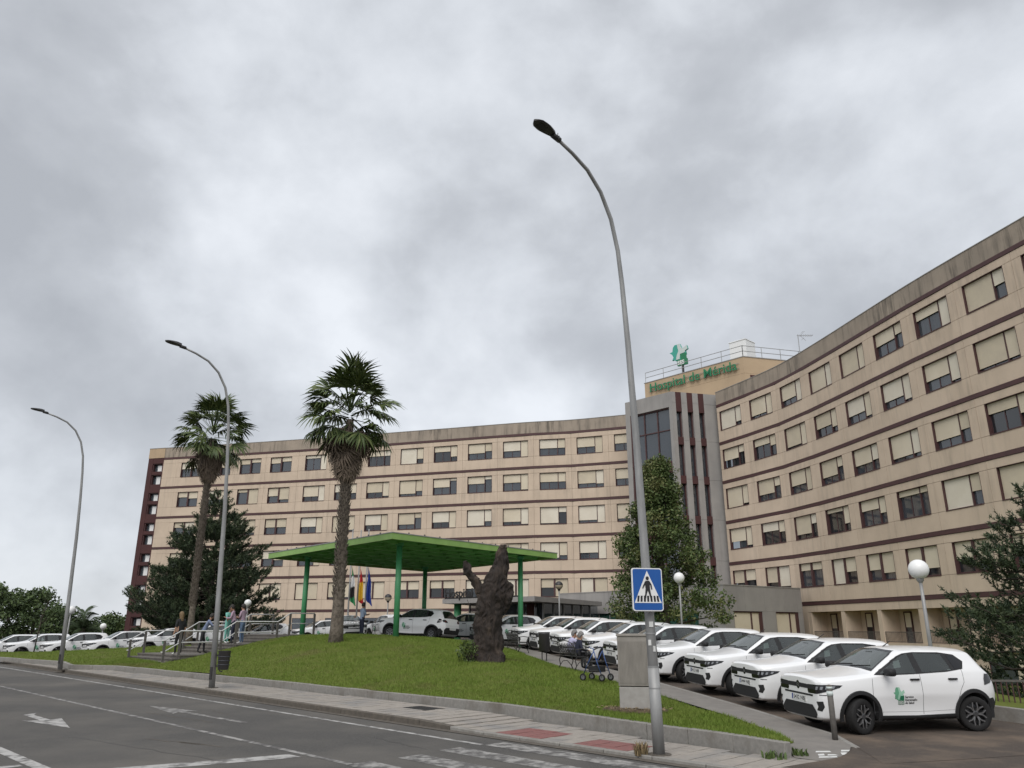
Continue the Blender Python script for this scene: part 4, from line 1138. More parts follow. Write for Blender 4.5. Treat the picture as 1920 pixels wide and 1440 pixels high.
epr([(-2.6, 62.0), (1.9, 58.2), (6.5, 66.4), (4, 69.0)], 1.12, 3.6, M['lobby'], 'interior')
d = np.array((1.5, 53.0)) - np.array((-5.1, 58.5)); L = float(np.hypot(*d)); rz3 = math.atan2(d[1], d[0])
tm = text_mesh('Hospital de M\u00e9rida', 1.0, .03, M['dark_metal'], 'entrance_letters', bold=.02)
xs = [v.co.x for v in tm.vertices]; k_ = 6.4 / (max(xs) - min(xs))
for v in tm.vertices: v.co = Vector(((v.co.x - min(xs)) * k_, v.co.y * k_, v.co.z))
es = empty('entrance_sign', (-5.1, 58.5, 3.95), rz3); tag(es, 'black letters reading Hospital de Mérida standing on the entrance roof edge', 'sign')
link('entrance_letters', tm, es, (.3, -.02, .10), (R(90), 0, 0))
MB().bar((.2, .02, .04), (7.4, .02, .04), .05, .1).obj('sign_rail', M['dark_metal'], es)

# ------------------------------------------------------------------ green canopy over the forecourt
can = empty('canopy', (-5.3, 42.4, 1.35)); tag(can, 'flat square green steel canopy on round green columns over the forecourt', 'canopy')
def cz(x, y): return 5.69 - .022 * (y - 34.4)      # top plane falls to the back
cor = [(0, -8.0), (7.75, .1), (0, 8.1), (-7.9, .1)]
def cslab(P, z0, z1, m, name):
    n = len(P); v = [(x, y, cz(x, y + 42.4) - 1.35 + z0) for x, y in P] + [(x, y, cz(x, y + 42.4) - 1.35 + z1) for x, y in P]
    return MB().add(v, [tuple(reversed(range(n))), tuple(range(n, 2 * n))] + [(i, (i + 1) % n, n + (i + 1) % n, n + i) for i in range(n)]).obj(name, m, can)
deckP = [(x * .985, y * .985) for x, y in cor]
cslab(deckP, .16, .21, M['green_deck'], 'deck')
cslab([(x * 1.004, y * 1.004) for x, y in cor], .27, .31, M['galv'], 'roof_sheet')
for i in range(4):
    a, c_ = cor[i], cor[(i + 1) % 4]
    b = MB(); v = []
    for (x, y), k in ((a, 1.0), (c_, 1.0), (c_, .985), (a, .985)):
        v.append((x * k, y * k, cz(x, y + 42.4) - 1.35 + .0))
    v += [(x, y, z + .27) for x, y, z in v]
    b.add(v, [(0, 3, 2, 1), (4, 5, 6, 7), (0, 1, 5, 4), (1, 2, 6, 5), (2, 3, 7, 6), (3, 0, 4, 7)])
    b.obj('fascia', M['green_bright'], can)
# joists and purlins below the deck
def lerp(a, c_, t): return (a[0] + (c_[0] - a[0]) * t, a[1] + (c_[1] - a[1]) * t)
for k in range(1, 9):
    t = k / 9
    for e0, e1 in (((cor[3], cor[0]), (cor[2], cor[1])), ((cor[0], cor[1]), (cor[3], cor[2]))):
        p, q = lerp(*e0, t), lerp(*e1, t)
        p, q = (p[0] * .97, p[1] * .97), (q[0] * .97, q[1] * .97)
        deep = .15 if e0[0] == cor[3] else .10
        MB().bar((*p, cz(p[0], p[1] + 42.4) - 1.35 + .16 - deep / 2), (*q, cz(q[0], q[1] + 42.4) - 1.35 + .16 - deep / 2), .09, deep).obj('joist', M['green_deck'], can)
for k in range(1, 12):
    for j in range(0, 2):
        p = lerp(cor[0], cor[1], k / 12) if j == 0 else lerp(cor[3], cor[0], k / 12)
        MB().box(-.03, .03, -.03, .03, 0, .06).obj('roof_bolt', M['dark_metal'], can, (p[0] * .99, p[1] * .99, cz(p[0], p[1] + 42.4) - 1.35 + .31))
for (x, y) in ((.05, -5.9), (5.75, -.1), (0, 5.8), (-5.7, -.1)):
    gz = HP(x - 5.3, y + 42.4) - 1.35
    b = MB().tube([(x, y, gz - .1), (x, y, cz(x, y + 42.4) - 1.35 + .05)], .135, 20)
    b.obj('column', M['green_col'], can, smooth=True)
    MB().tube([(x, y, cz(x, y + 42.4) - 1.35 - .05), (x, y, cz(x, y + 42.4) - 1.35 + .1)], .19, 20).obj('column_head', M['green_col'], can)
# ------------------------------------------------------------------ the hatchback, built once
M['paint'] = mat('white_car_paint', (.80, .80, .80), .28, spec=.5, coat=.6)
M['cladding'] = mat('car_cladding', (.022, .022, .023), .6, (.017, .017, .018), 40, 2, spec=.35)
M['gloss_black'] = mat('gloss_black', (.010, .010, .011), .12, spec=.6)
M['car_glass'] = glass_mat('car_glass', (.085, .100, .096), (.66, .72, .70), .015, 1.0)
M['screen_glass'] = glass_mat('windscreen_glass', (.185, .215, .205), (.70, .76, .74), .015, 1.0)  # diffuse tint lifted so the colour carries some reflected sky
M['lining'] = mat('car_lining', (.050, .051, .054), .9)
M['tyre'] = mat('tyre', (.009, .009, .009), .85, (.013, .012, .012), 20, 2)
M['rim'] = mat('rim_dark', (.085, .085, .088), .35, metal=.6)
M['rim_cut'] = mat('rim_machined', (.30, .30, .305), .3, metal=.8)
M['lamp_clear'] = mat('lamp_clear', (.22, .23, .245), .12, spec=.8)
M['lamp_red'] = mat('lamp_red', (.10, .008, .010), .2, spec=.6)
M['plate_white'] = mat('plate_white', (.66, .66, .64), .5)
M['plate_blue'] = mat('plate_blue', (.015, .04, .22), .5)
M['ink'] = mat('plate_ink', (.015, .015, .018), .6)
M['em_mid'] = mat('emblem_mid_green', (.13, .36, .22), .5)
M['em_light'] = mat('emblem_light_green', (.33, .56, .42), .5)
M['em_dark'] = mat('emblem_dark_green', (.012, .16, .075), .5)
M['paper'] = mat('paper', (.62, .72, .70), .8)
M['seam'] = mat('panel_gap', (.075, .075, .08), .8)
SEC = [
 (2.02, [(0,.27),(.46,.27),(.60,.31),(.655,.45),(.665,.62),(.65,.80),(.625,.925),(.50,.968),(.28,.985),(0,.990)]),
 (1.965,[(0,.23),(.58,.23),(.71,.29),(.760,.46),(.770,.64),(.760,.83),(.735,.950),(.59,1.004),(.33,1.026),(0,1.032)]),
 (1.80, [(0,.21),(.68,.21),(.79,.29),(.835,.47),(.85,.66),(.845,.85),(.815,.962),(.665,1.018),(.38,1.045),(0,1.052)]),
 (1.50, [(0,.2),(.72,.2),(.82,.29),(.868,.47),(.880,.66),(.872,.87),(.840,.985),(.70,1.035),(.42,1.062),(0,1.068)]),
 (1.05, [(0,.2),(.72,.2),(.82,.28),(.866,.46),(.872,.67),(.866,.89),(.838,1.025),(.715,1.075),(.44,1.115),(0,1.125)]),
 (.86,  [(0,.2),(.72,.2),(.82,.28),(.846,.46),(.872,.68),(.864,.90),(.836,1.045),(.725,1.095),(.44,1.15),(0,1.165)]),
 (.52,  [(0,.2),(.72,.2),(.82,.28),(.826,.46),(.868,.69),(.862,.91),(.836,1.065),(.690,1.285),(.43,1.345),(0,1.362)]),
 (.14,  [(0,.2),(.72,.2),(.82,.28),(.818,.46),(.866,.70),(.860,.92),(.836,1.078),(.630,1.480),(.41,1.532),(0,1.548)]),
 (-.30, [(0,.2),(.72,.2),(.82,.28),(.818,.46),(.866,.70),(.862,.92),(.836,1.090),(.618,1.508),(.40,1.562),(0,1.577)]),
 (-.85, [(0,.2),(.72,.2),(.82,.28),(.838,.46),(.874,.69),(.870,.93),(.832,1.112),(.605,1.497),(.39,1.553),(0,1.567)]),
 (-1.28,[(0,.2),(.72,.2),(.82,.29),(.866,.48),(.880,.70),(.874,.94),(.818,1.125),(.588,1.482),(.38,1.540),(0,1.553)]),
 (-1.56,[(0,.22),(.70,.22),(.80,.30),(.850,.49),(.868,.71),(.856,.95),(.790,1.140),(.560,1.448),(.37,1.510),(0,1.524)]),
 (-1.74,[(0,.24),(.66,.24),(.76,.32),(.815,.50),(.835,.71),(.822,.94),(.755,1.120),(.575,1.262),(.37,1.310),(0,1.325)]),
 (-1.88,[(0,.28),(.58,.28),(.68,.35),(.750,.51),(.775,.70),(.765,.90),(.710,1.030),(.560,1.060),(.36,1.075),(0,1.080)]),
 (-1.96,[(0,.33),(.48,.33),(.60,.38),(.680,.51),(.705,.66),(.695,.82),(.650,.900),(.520,.915),(.34,.920),(0,.925)]),
 (-2.00,[(0,.38),(.40,.38),(.50,.42),(.580,.52),(.605,.62),(.595,.72),(.560,.770),(.450,.780),(.30,.785),(0,.785)]),
]
NP = 10
def build_body():
    V, F, CR = [], [], {}
    idx = []
    for x, pts in SEC:
        L_, R_ = [], []
        for j, (y, z) in enumerate(pts):
            V.append((x, y, z)); L_.append(len(V) - 1)
            if y == 0: R_.append(len(V) - 1)
            else: V.append((x, -y, z)); R_.append(len(V) - 1)
        idx.append((L_, R_))
    for i in range(len(SEC) - 1):
        (La, Ra), (Lb, Rb) = idx[i], idx[i + 1]
        for j in range(NP - 1):
            F.append((La[j], La[j + 1], Lb[j + 1], Lb[j])); F.append((Ra[j + 1], Ra[j], Rb[j], Rb[j + 1]))
        for j, c_ in ((6, .45), (7, .55), (2, .5), (4, .45)):
            CR[frozenset((La[j], Lb[j]))] = c_; CR[frozenset((Ra[j], Rb[j]))] = c_
    for i, c_ in ((5, .55), (7, .35), (11, .7), (0, .55), (1, .35), (15, .35)):
        L_, R_ = idx[i]
        js = range(7, 9) if i in (5, 7, 11) else range(0, 9)
        for j in js:
            CR[frozenset((L_[j], L_[j + 1]))] = c_; CR[frozenset((R_[j], R_[j + 1]))] = c_
    for (L_, R_), flip in ((idx[0], False), (idx[-1], True)):
        for j in range(NP - 1):
            a, b_, c_, d_ = L_[j], L_[j + 1], R_[j + 1], R_[j]
            f = [a, d_, c_, b_] if not flip else [a, b_, c_, d_]
            g_ = []
            for q in f:
                if q not in g_: g_.append(q)
            F.append(tuple(g_))
    me = bpy.data.meshes.new('body_cage'); me.from_pydata(V, [], F)
    bm = bmesh.new(); bm.from_mesh(me); bmesh.ops.recalc_face_normals(bm, faces=bm.faces[:]); bm.to_mesh(me); bm.free()
    at = me.attributes.new('crease_edge', 'FLOAT', 'EDGE')
    for e in me.edges: at.data[e.index].value = CR.get(frozenset(e.vertices), 0.0)
    o = bpy.data.objects.new('tmp_body', me); C.objects.link(o)
    sm = o.modifiers.new('s', 'SUBSURF'); sm.levels = 3; sm.render_levels = 3
    dg = bpy.context.evaluated_depsgraph_get()
    full = bpy.data.meshes.new_from_object(o.evaluated_get(dg))
    bpy.data.objects.remove(o)
    return full
AX_F, AX_R, WR = 1.22, -1.32, .325
body_full = build_body()
bmx = bmesh.new(); bmx.from_mesh(body_full)
bmesh.ops.triangulate(bmx, faces=bmx.faces[:])
BVH = BVHTree.FromBMesh(bmx); bmx.free()
def cast(o, d):
    h = BVH.ray_cast(Vector(o), Vector(d).normalized())
    return h[0], h[1]
def side_y(x, z):
    h, n = cast((x, 2, z), (0, -1, 0))
    return h
def panel_on(poly, frame, off, cuts=None, size=.12, hole=None, holes=None):
    """polygon in 2D laid on the body; frame(a,b) -> (origin, direction)"""
    bm = bmesh.new()
    if holes:
        from mathutils.geometry import tessellate_polygon
        loops = [[Vector((a, b_, 0)) for a, b_ in q] for q in [poly] + list(holes)]
        flat = [bm.verts.new(p) for q in loops for p in q]
        for t in tessellate_polygon(loops):
            try: bm.faces.new([flat[i] for i in t])
            except ValueError: pass
    vs_ = [] if holes else [bm.verts.new((a, b_, 0)) for a, b_ in poly]
    if holes: pass
    elif hole is None:
        bm.faces.new(vs_)
    else:
        hs = [bm.verts.new((a, b_, 0)) for a, b_ in hole]
        n = len(vs_)
        assert n == len(hs)
        for i in range(n): bm.faces.new((vs_[i], vs_[(i + 1) % n], hs[(i + 1) % n], hs[i]))
    bmesh.ops.triangulate(bm, faces=bm.faces[:])
    for _ in range(7):
        lng = [e for e in bm.edges if e.calc_length() > size]
        if not lng: break
        bmesh.ops.subdivide_edges(bm, edges=lng, cuts=1)
        bmesh.ops.triangulate(bm, faces=bm.faces[:])
    bad = []
    for v in bm.verts:
        o, d = frame(v.co.x, v.co.y)
        h, n = cast(o, d)
        if h is None: bad.append(v); continue
        v.co = h - Vector(d).normalized() * off
    if bad: bmesh.ops.delete(bm, geom=bad, context='VERTS')
    bm.normal_update()
    o, d = frame(*poly[0])
    if len(bm.faces):
        s_ = sum((f.normal.dot(Vector(d)) for f in bm.faces))
        if s_ > 0: bmesh.ops.reverse_faces(bm, faces=bm.faces[:])
    return bm
def bm_obj(bm, name, m, parent, smooth=True):
    me = bpy.data.meshes.new(name); bm.to_mesh(me); bm.free()
    me.materials.append(m)
    if smooth: me.polygons.foreach_set('use_smooth', [True] * len(me.polygons))
    return link(name, me, parent)
SIDE = {1: lambda x, z: ((x, 2.0, z), (0, -1, 0)), -1: lambda x, z: ((x, -2.0, z), (0, 1, 0))}
FRONT = lambda y, z: ((3.0, y, z), (-1, 0, 0))
REAR = lambda y, z: ((-3.0, y, z), (1, 0, 0))
TOP = lambda x, y: ((x, y, 3.0), (0, 0, -1))
def DIAG(s):           # seen from the front corner
    d = Vector((-.80, -.60 * s, 0)); t = Vector((-.60 * s, .80, 0)) if s > 0 else Vector((.60, .80, 0)) * 1
    t = Vector((-.60, .80 * s, 0))
    return lambda a, z: (tuple(Vector((1.7, .62 * s, 0)) - d * 2 + t * a + Vector((0, 0, z))), tuple(d))
# window outlines
DLO = [(.84, 1.072), (.50, 1.250), (.20, 1.408), (.05, 1.458), (-.20, 1.482), (-.80, 1.474), (-1.14, 1.428), (-1.29, 1.30), (-1.19, 1.165), (-.80, 1.118), (-.10, 1.085), (.45, 1.070)]
W_F = [(.70, 1.098), (.49, 1.216), (.20, 1.374), (.06, 1.428), (-.06, 1.450), (-.075, 1.30), (-.09, 1.106), (.30, 1.094)]
W_R = [(-.20, 1.456), (-.60, 1.454), (-.84, 1.442), (-.88, 1.30), (-.91, 1.150), (-.50, 1.124), (-.225, 1.112), (-.215, 1.30)]
W_Q = [(-.95, 1.432), (-1.12, 1.400), (-1.245, 1.295), (-1.15, 1.190), (-1.0, 1.165), (-.97, 1.30)]
WS_OUT = [(-.690, 1.135), (-.575, 1.43), (-.50, 1.505), (0, 1.530), (.50, 1.505), (.575, 1.43), (.690, 1.135), (.40, 1.168), (0, 1.178), (-.40, 1.168)]
WS_IN = [(-.645, 1.175), (-.550, 1.41), (-.48, 1.475), (0, 1.500), (.48, 1.475), (.550, 1.41), (.645, 1.175), (.38, 1.205), (0, 1.215), (-.38, 1.205)]
RW_OUT = [(-.60, 1.10), (-.50, 1.38), (-.36, 1.445), (0, 1.46), (.36, 1.445), (.50, 1.38), (.60, 1.10), (.3, 1.115), (0, 1.12), (-.3, 1.115)]
DLO_IN = [(.02 + (x - .02) * .955, 1.265 + (z - 1.265) * .90) for x, z in DLO]
WS_CUT = [(y * .965, 1.33 + (z - 1.33) * .94) for y, z in WS_OUT]
def inpoly(p, poly):
    x, y = p; c_ = False; n = len(poly)
    for i in range(n):
        (x1, y1), (x2, y2) = poly[i], poly[(i + 1) % n]
        if (y1 > y) != (y2 > y) and x < (x2 - x1) * (y - y1) / (y2 - y1) + x1: c_ = not c_
    return c_
def cut_shell(scale=None, wells=True):
    o = bpy.data.objects.new('tmp_shell', body_full.copy()); C.objects.link(o)
    cut = []
    if wells:
        for ax in (AX_F, AX_R):
            b = MB(); Mx = Matrix.Translation((ax, 0, WR + .01)) @ Matrix.Rotation(R(90), 4, 'X')
            b.lathe([(.392, -1.2), (.392, 1.2)], 40, Mx, cap=True)
            c_ = b.obj('tmp_cut', M['cladding'])
            bmq = bmesh.new(); bmq.from_mesh(c_.data); bmesh.ops.recalc_face_normals(bmq, faces=bmq.faces[:]); bmq.to_mesh(c_.data); bmq.free()
            md = o.modifiers.new('b', 'BOOLEAN'); md.operation = 'DIFFERENCE'; md.object = c_; md.solver = 'EXACT'; md.material_mode = 'TRANSFER'
            cut.append(c_)
    o.data.materials.append(M['paint'])
    dg = bpy.context.evaluated_depsgraph_get()
    me = bpy.data.meshes.new_from_object(o.evaluated_get(dg))
    for c_ in cut: bpy.data.objects.remove(c_)
    bpy.data.objects.remove(o)
    bm = bmesh.new(); bm.from_mesh(me)
    kill = []
    for f in bm.faces:
        c_ = f.calc_center_median(); n = f.normal
        if abs(n.y) > .25 and inpoly((c_.x, c_.z), DLO_IN) and abs(c_.y) > .5: kill.append(f)
        elif n.x > .2 and c_.x < 1.0 and c_.x > 0 and inpoly((c_.y, c_.z), WS_CUT): kill.append(f)
        elif n.x < -.2 and c_.x < -1.4 and inpoly((c_.y * 1.12, c_.z), RW_OUT) and 1.15 < c_.z < 1.40: kill.append(f)
    bmesh.ops.delete(bm, geom=kill, context='FACES')
    if scale:
        for v in bm.verts: v.co = Vector((v.co.x * scale[0], v.co.y * scale[1], .8 + (v.co.z - .8) * scale[2]))
        bmesh.ops.reverse_faces(bm, faces=bm.faces[:])
    bm.to_mesh(me); bm.free()
    return me
def wheel_mesh():
    t = MB(); prof = [(.205, -.085), (.235, -.100), (.300, -.100), (.320, -.085), (.325, -.06), (.325, .06), (.320, .085), (.300, .100), (.235, .100), (.205, .085)]
    t.lathe(prof, 36)
    tyre = t.mesh('tyre', M['tyre'], smooth=True)
    r = MB(); r.lathe([(.212, -.09), (.212, .075), (.225, .092), (.232, .094), (.235, .085)], 36)
    r.lathe([(.001, .02), (.205, -.01)], 24)
    for k in range(6):
        a = k * math.pi / 3
        for da, w in ((-.17, .030), (.17, .030)):
            p0 = (.045 * math.cos(a), .045 * math.sin(a), .070); p1 = (.135 * math.cos(a + da * .75), .135 * math.sin(a + da * .75), .078); p2 = (.215 * math.cos(a + da * 2.0), .215 * math.sin(a + da * 2.0), .078)
            r.cur = 0
            r.bar(p0, p1, .034, .03); r.bar(p1, p2, .034, .03)
            r.cur = 1
            r.bar((p0[0], p0[1], .0865), (p1[0], p1[1], .0945), .016, .003); r.bar((p1[0], p1[1], .0945), (p2[0], p2[1], .0945), .016, .003)
    r.cur = 0
    r.lathe([(.060, .05), (.058, .088), (.040, .094), (.001, .094)], 20)
    rim = r.mesh('rim', [M['rim'], M['rim_cut']])
    return tyre, rim
TYRE, RIM = wheel_mesh()
BODY_ME = cut_shell()
BODY_ME.polygons.foreach_set('use_smooth', [True] * len(BODY_ME.polygons))
LINE_ME = cut_shell((.972, .955, .972)); LINE_ME.materials.clear(); LINE_ME.materials.append(M['lining'])
LINE_ME.polygons.foreach_set('material_index', [0] * len(LINE_ME.polygons))

def seam_obj(pts, s, parent, w=.008, name='door_seam'):
    b = MB(); P = []
    pts2 = []
    for a, c_ in zip(pts, pts[1:]):
        n = max(1, int(math.hypot(c_[0] - a[0], c_[1] - a[1]) / .05))
        for k in range(n): pts2.append((a[0] + (c_[0] - a[0]) * k / n, a[1] + (c_[1] - a[1]) * k / n))
    pts2.append(pts[-1])
    for i, (x, z) in enumerate(pts2):
        p0, p1 = pts2[max(i - 1, 0)], pts2[min(i + 1, len(pts2) - 1)]
        dx_, dz_ = p1[0] - p0[0], p1[1] - p0[1]; l = math.hypot(dx_, dz_) or 1
        nx, nz = -dz_ / l * w / 2, dx_ / l * w / 2
        row = []
        for q in (-1, 1):
            h, n = cast((x + nx * q, 2 * s, z + nz * q), (0, -s, 0))
            if h is None: h = Vector((x, .86 * s, z))
            row.append((h.x, h.y + s * .0025, h.z))
        P.append(row)
    for i in range(len(P) - 1):
        f = (0, 1, 3, 2) if s < 0 else (0, 2, 3, 1)
        b.add([P[i][0], P[i][1], P[i + 1][0], P[i + 1][1]], [f])
    return b.obj(name, M['seam'], parent)
def build_car():
    car = empty('hatchback')
    link('body', BODY_ME, car)
    link('interior_lining', LINE_ME, car)
    for s in (1, -1):
        for p, nm in ((W_F, 'side_window'), (W_R, 'side_window')):
            bm_obj(panel_on(p, SIDE[s], .004), nm, M['car_glass'], car)
        bm_obj(panel_on(W_Q, SIDE[s], .011), 'quarter_window', M['gloss_black'], car)
        # black surround: window band minus the two panes, made of strips
        bm = panel_on(DLO, SIDE[s], .007, size=.06, holes=[W_F, W_R])
        bm_obj(bm, 'window_surround', M['cladding'], car)
        # wheel arch lips
        for ax in (AX_F, AX_R):
            b = MB(); n = 22; rows = []
            for k in range(n + 1):
                a = R(-14) + R(208) * k / n
                row = []
                for rr, up in ((.378, 0), (.392, .020), (.452, .020), (.462, .0)):
                    x, z = ax + rr * math.cos(a), WR + .01 + rr * math.sin(a)
                    h, nn = cast((x, 2 * s, max(z, .27)), (0, -s, 0))
                    yy = abs(h.y) if h is not None else .84
                    yy = max(yy, .80)
                    row.append((x, s * (yy + up), max(z, .24)))
                rows.append(row)
            for k in range(n):
                for j in range(3):
                    q = [rows[k][j], rows[k][j + 1], rows[k + 1][j + 1], rows[k + 1][j]]
                    b.add(q, [(0, 1, 2, 3) if s > 0 else (3, 2, 1, 0)])
            b.obj('arch_cladding', M['cladding'], car, smooth=True)
        bm_obj(panel_on([(.86, .205), (.80, .335), (0, .325), (-.89, .345), (-.95, .21), (0, .205)], SIDE[s], .02, size=.06), 'sill_cladding', M['cladding'], car)
        # doors
        seam_obj([(.93, .36), (.955, .62), (.93, .90), (.905, 1.06)], s, car)
        seam_obj([(-.16, .345), (-.165, .7), (-.155, 1.086)], s, car)
        seam_obj([(-.90, .36), (-.93, .55), (-1.03, .78), (-1.13, .92), (-1.15, 1.16)], s, car)
        seam_obj([(.93, .40), (.5, .395), (-.2, .39), (-.86, .41)], s, car, .004, 'door_crease')
        for hx in (-.02, -.88):
            h = side_y(hx, .985)
            b = MB(); b.bar((hx - .10, s * (h.y + .022), .985), (hx + .10, s * (h.y + .022), .985), .026, .034)
            b.bar((hx - .09, s * (h.y + .002), .985), (hx - .09, s * (h.y + .024), .985), .03); b.bar((hx + .09, s * (h.y + .002), .985), (hx + .09, s * (h.y + .024), .985), .03)
            b.obj('door_handle', M['cladding'], car, bevel=.006)
        # mirror
        b = MB(); Mx = Matrix.Translation((.60, s * .985, 1.135))
        for (rx, ry, rz_, sg) in ((.100, .125, .075, 1),):
            prof = []
            nlat, nlon = 8, 14
            base = len(b.v)
            for i in range(nlat + 1):
                th = math.pi * i / nlat
                for k in range(nlon):
                    ph = 2 * math.pi * k / nlon
                    cx = math.sin(th) * math.cos(ph); cy = math.sin(th) * math.sin(ph); cz_ = math.cos(th)
                    sgn = lambda q: math.copysign(abs(q) ** .6, q)
                    b.v.append(tuple(Mx @ Vector((max(rx * sgn(cx), -.045), ry * sgn(cy), rz_ * sgn(cz_)))))
            for i in range(nlat):
                for k in range(nlon):
                    b.f.append((base + i * nlon + k, base + (i + 1) * nlon + k, base + (i + 1) * nlon + (k + 1) % nlon, base + i * nlon + (k + 1) % nlon)); b.mi.append(0)
        mo = b.obj('wing_mirror', M['cladding'], car, smooth=True)
        MB().bar((.63, s * .82, 1.095), (.60, s * .93, 1.105), .05, .035).obj('mirror_arm', M['cladding'], car)
        link('indicator', MB().box(.655, .690, -.07, .07, -.010, .004, Matrix.Translation((0, s * .985, 1.115))).mesh('indicator', M['lamp_clear']), mo)
        # lamps
        D_ = DIAG(s)
        hl = bm_obj(panel_on([(-.42, .765), (-.40, .882), (.08, .905), (.26, .895), (.22, .850), (.05, .785), (-.16, .728), (-.40, .720)], D_, .006, size=.05), 'headlight', M['gloss_black'], car)
        for a0, a1, z0, z1 in ((-.20, -.13, .80, .86), (-.10, -.03, .81, .865), (.0, .06, .82, .868), (.10, .16, .838, .882)):
            bm_obj(panel_on([(a0, z0), (a1 - .02, z0), (a1, z1), (a0 + .02, z1)], D_, .010, size=.05), 'led_segment', M['lamp_clear'], hl)
        bm_obj(panel_on([(-.12, .705), (.03, .705), (.03, .718), (-.12, .718)], D_, .006, size=.05), 'lamp_slot', M['gloss_black'], hl)
        tl = bm_obj(panel_on([(s * .44, .895), (s * .66, .90), (s * .745, .93), (s * .74, 1.02), (s * .60, 1.035), (s * .46, .985)], REAR, .012, size=.06), 'tail_light', M['gloss_black'], car)
        bm_obj(panel_on([(s * .52, .93), (s * .66, .935), (s * .66, .985), (s * .54, .985)], REAR, .018, size=.06), 'lens', M['lamp_red'], tl)
        bm_obj(panel_on([(-1.60, .86), (-1.80, .90), (-1.86, .97), (-1.80, 1.06), (-1.68, 1.07), (-1.62, .98)], SIDE[s], .010, size=.05), 'tail_light', M['gloss_black'], car)
        # fog recess
        bm_obj(panel_on([(-.20, .43), (-.09, .415), (-.03, .50), (-.05, .60), (-.20, .585), (-.16, .50)], D_, .005, size=.05), 'bumper_vent', M['cladding'], car)
        # wheels
        for ax in (AX_F, AX_R):
            wh = link('wheel', RIM, car, (ax, s * .772, WR), (R(-90) * s, 0, .3 if ax > 0 else -.2))
            link('tyre', TYRE, wh)
    bm_obj(panel_on(WS_IN, FRONT, .008, size=.1), 'windscreen', M['screen_glass'], car)
    bm = panel_on(WS_OUT, FRONT, .012, hole=WS_IN, size=.05); bm_obj(bm, 'windscreen_surround', M['gloss_black'], car)
    bm_obj(panel_on(RW_OUT, REAR, .010, size=.06), 'rear_window', M['gloss_black'], car)
    # nose
    bm_obj(panel_on([(-.62, .800), (.62, .800), (.64, .868), (.30, .880), (0, .885), (-.30, .880), (-.64, .868)], FRONT, .005, size=.06), 'grille', M['cladding'], car)
    bm_obj(panel_on([(-.50, .668), (.50, .668), (.52, .702), (-.52, .702)], FRONT, .005, size=.06), 'grille_slot', M['cladding'], car)
    bm_obj(panel_on([(-.56, .275), (.56, .275), (.615, .35), (.60, .40), (.48, .515), (-.48, .515), (-.60, .40), (-.615, .35)], FRONT, .010, size=.04), 'lower_bumper', M['cladding'], car)
    b = MB(); b.prism([(-.46, .30), (.46, .30), (.52, .345), (-.52, .345)], 0, .03, Matrix(((0, 0, 1, 1.992), (1, 0, 0, 0), (0, 1, 0, 0), (0, 0, 0, 1)))); b.obj('skid_plate', M['rim'], car)
    bd = MB(); n = 20
    bd.prism([(.062 * math.cos(2 * math.pi * k / n), .842 + .082 * math.sin(2 * math.pi * k / n)) for k in range(n)], 0, .022, Matrix(((0, 0, 1, 2.0), (1, 0, 0, 0), (0, 1, 0, 0), (0, 0, 0, 1))))
    bo = bd.obj('badge', M['gloss_black'], car)
    ch = MB()
    for z in (.815, .850):
        for sg in (1, -1): ch.bar((2.0245, 0, z + .028), (2.0245, sg * .040, z - .005), .004, .013)
    link('chevrons', ch.mesh('chevrons', M['rim_cut']), bo)
    # tail
    bm_obj(panel_on([(-.66, .36), (.66, .36), (.70, .55), (.62, .66), (.30, .67), (.28, .56), (-.28, .56), (-.30, .67), (-.62, .66), (-.70, .55)], REAR, .012, size=.07), 'rear_bumper', M['cladding'], car)
    bm_obj(panel_on([(-1.42 - .25, .24), (-1.60, .40), (-1.66, .60), (-1.80, .62), (-1.90, .5), (-1.86, .32)], SIDE[1], .012, size=.06), 'rear_bumper', M['cladding'], car)
    bm_obj(panel_on([(-1.42 - .25, .24), (-1.60, .40), (-1.66, .60), (-1.80, .62), (-1.90, .5), (-1.86, .32)], SIDE[-1], .012, size=.06), 'rear_bumper', M['cladding'], car)
    MB().box(-.02, .02, -.26, .26, .565, .675, Matrix.Translation((-1.995, 0, .0))).obj('rear_plate', M['plate_white'], car)
    # roof aerial, wipers
    MB().tube([(-.02, 0, 1.555), (-.20, 0, 1.66)], [.012, .006], 6).obj('aerial', M['cladding'], car)
    b = MB()
    for y0, y1 in ((-.52, .02), (.05, .52)):
        pts = []
        for k in range(7):
            y = y0 + (y1 - y0) * k / 6; h, nn = cast((3, y, 1.19 + .006 * k), (-1, 0, 0)); pts.append((h.x + .012, y, h.z + .004))
        b.tube(pts, .009, 5)
    b.obj('wiper', M['cladding'], car)
    # inside
    MB().box(.42, .84, -.66, .66, .82, 1.06).obj('dashboard', M['lining'], car, bevel=.04)
    for sy in (.34, -.34):
        for sx in (-.10, -.95):
            b = MB(); b.box(sx - .02, sx + .46, sy - .24, sy + .24, .45, .62); b.box(-.07, .07, -.23, .23, 0, .62, Matrix.Translation((sx - .02, sy, .58)) @ Matrix.Rotation(R(-14), 4, 'Y'))
            b.box(-.05, .05, -.12, .12, .66, .84, Matrix.Translation((sx - .05, sy, .58)) @ Matrix.Rotation(R(-10), 4, 'Y'))
            b.obj('seat', M['lining'], car, bevel=.03)
    b = MB(); Mx = Matrix.Translation((.42, .36, 1.02)) @ Matrix.Rotation(R(-65), 4, 'Y')
    b.tube([tuple(Mx @ Vector((.18 * math.cos(2 * math.pi * k / 18), .18 * math.sin(2 * math.pi * k / 18), 0))) for k in range(19)], .016, 6, cap=False)
    b.obj('steering_wheel', M['black'], car)
    MB().box(.30, .33, -.10, .10, 1.40, 1.46).obj('rear_view_mirror', M['black'], car)
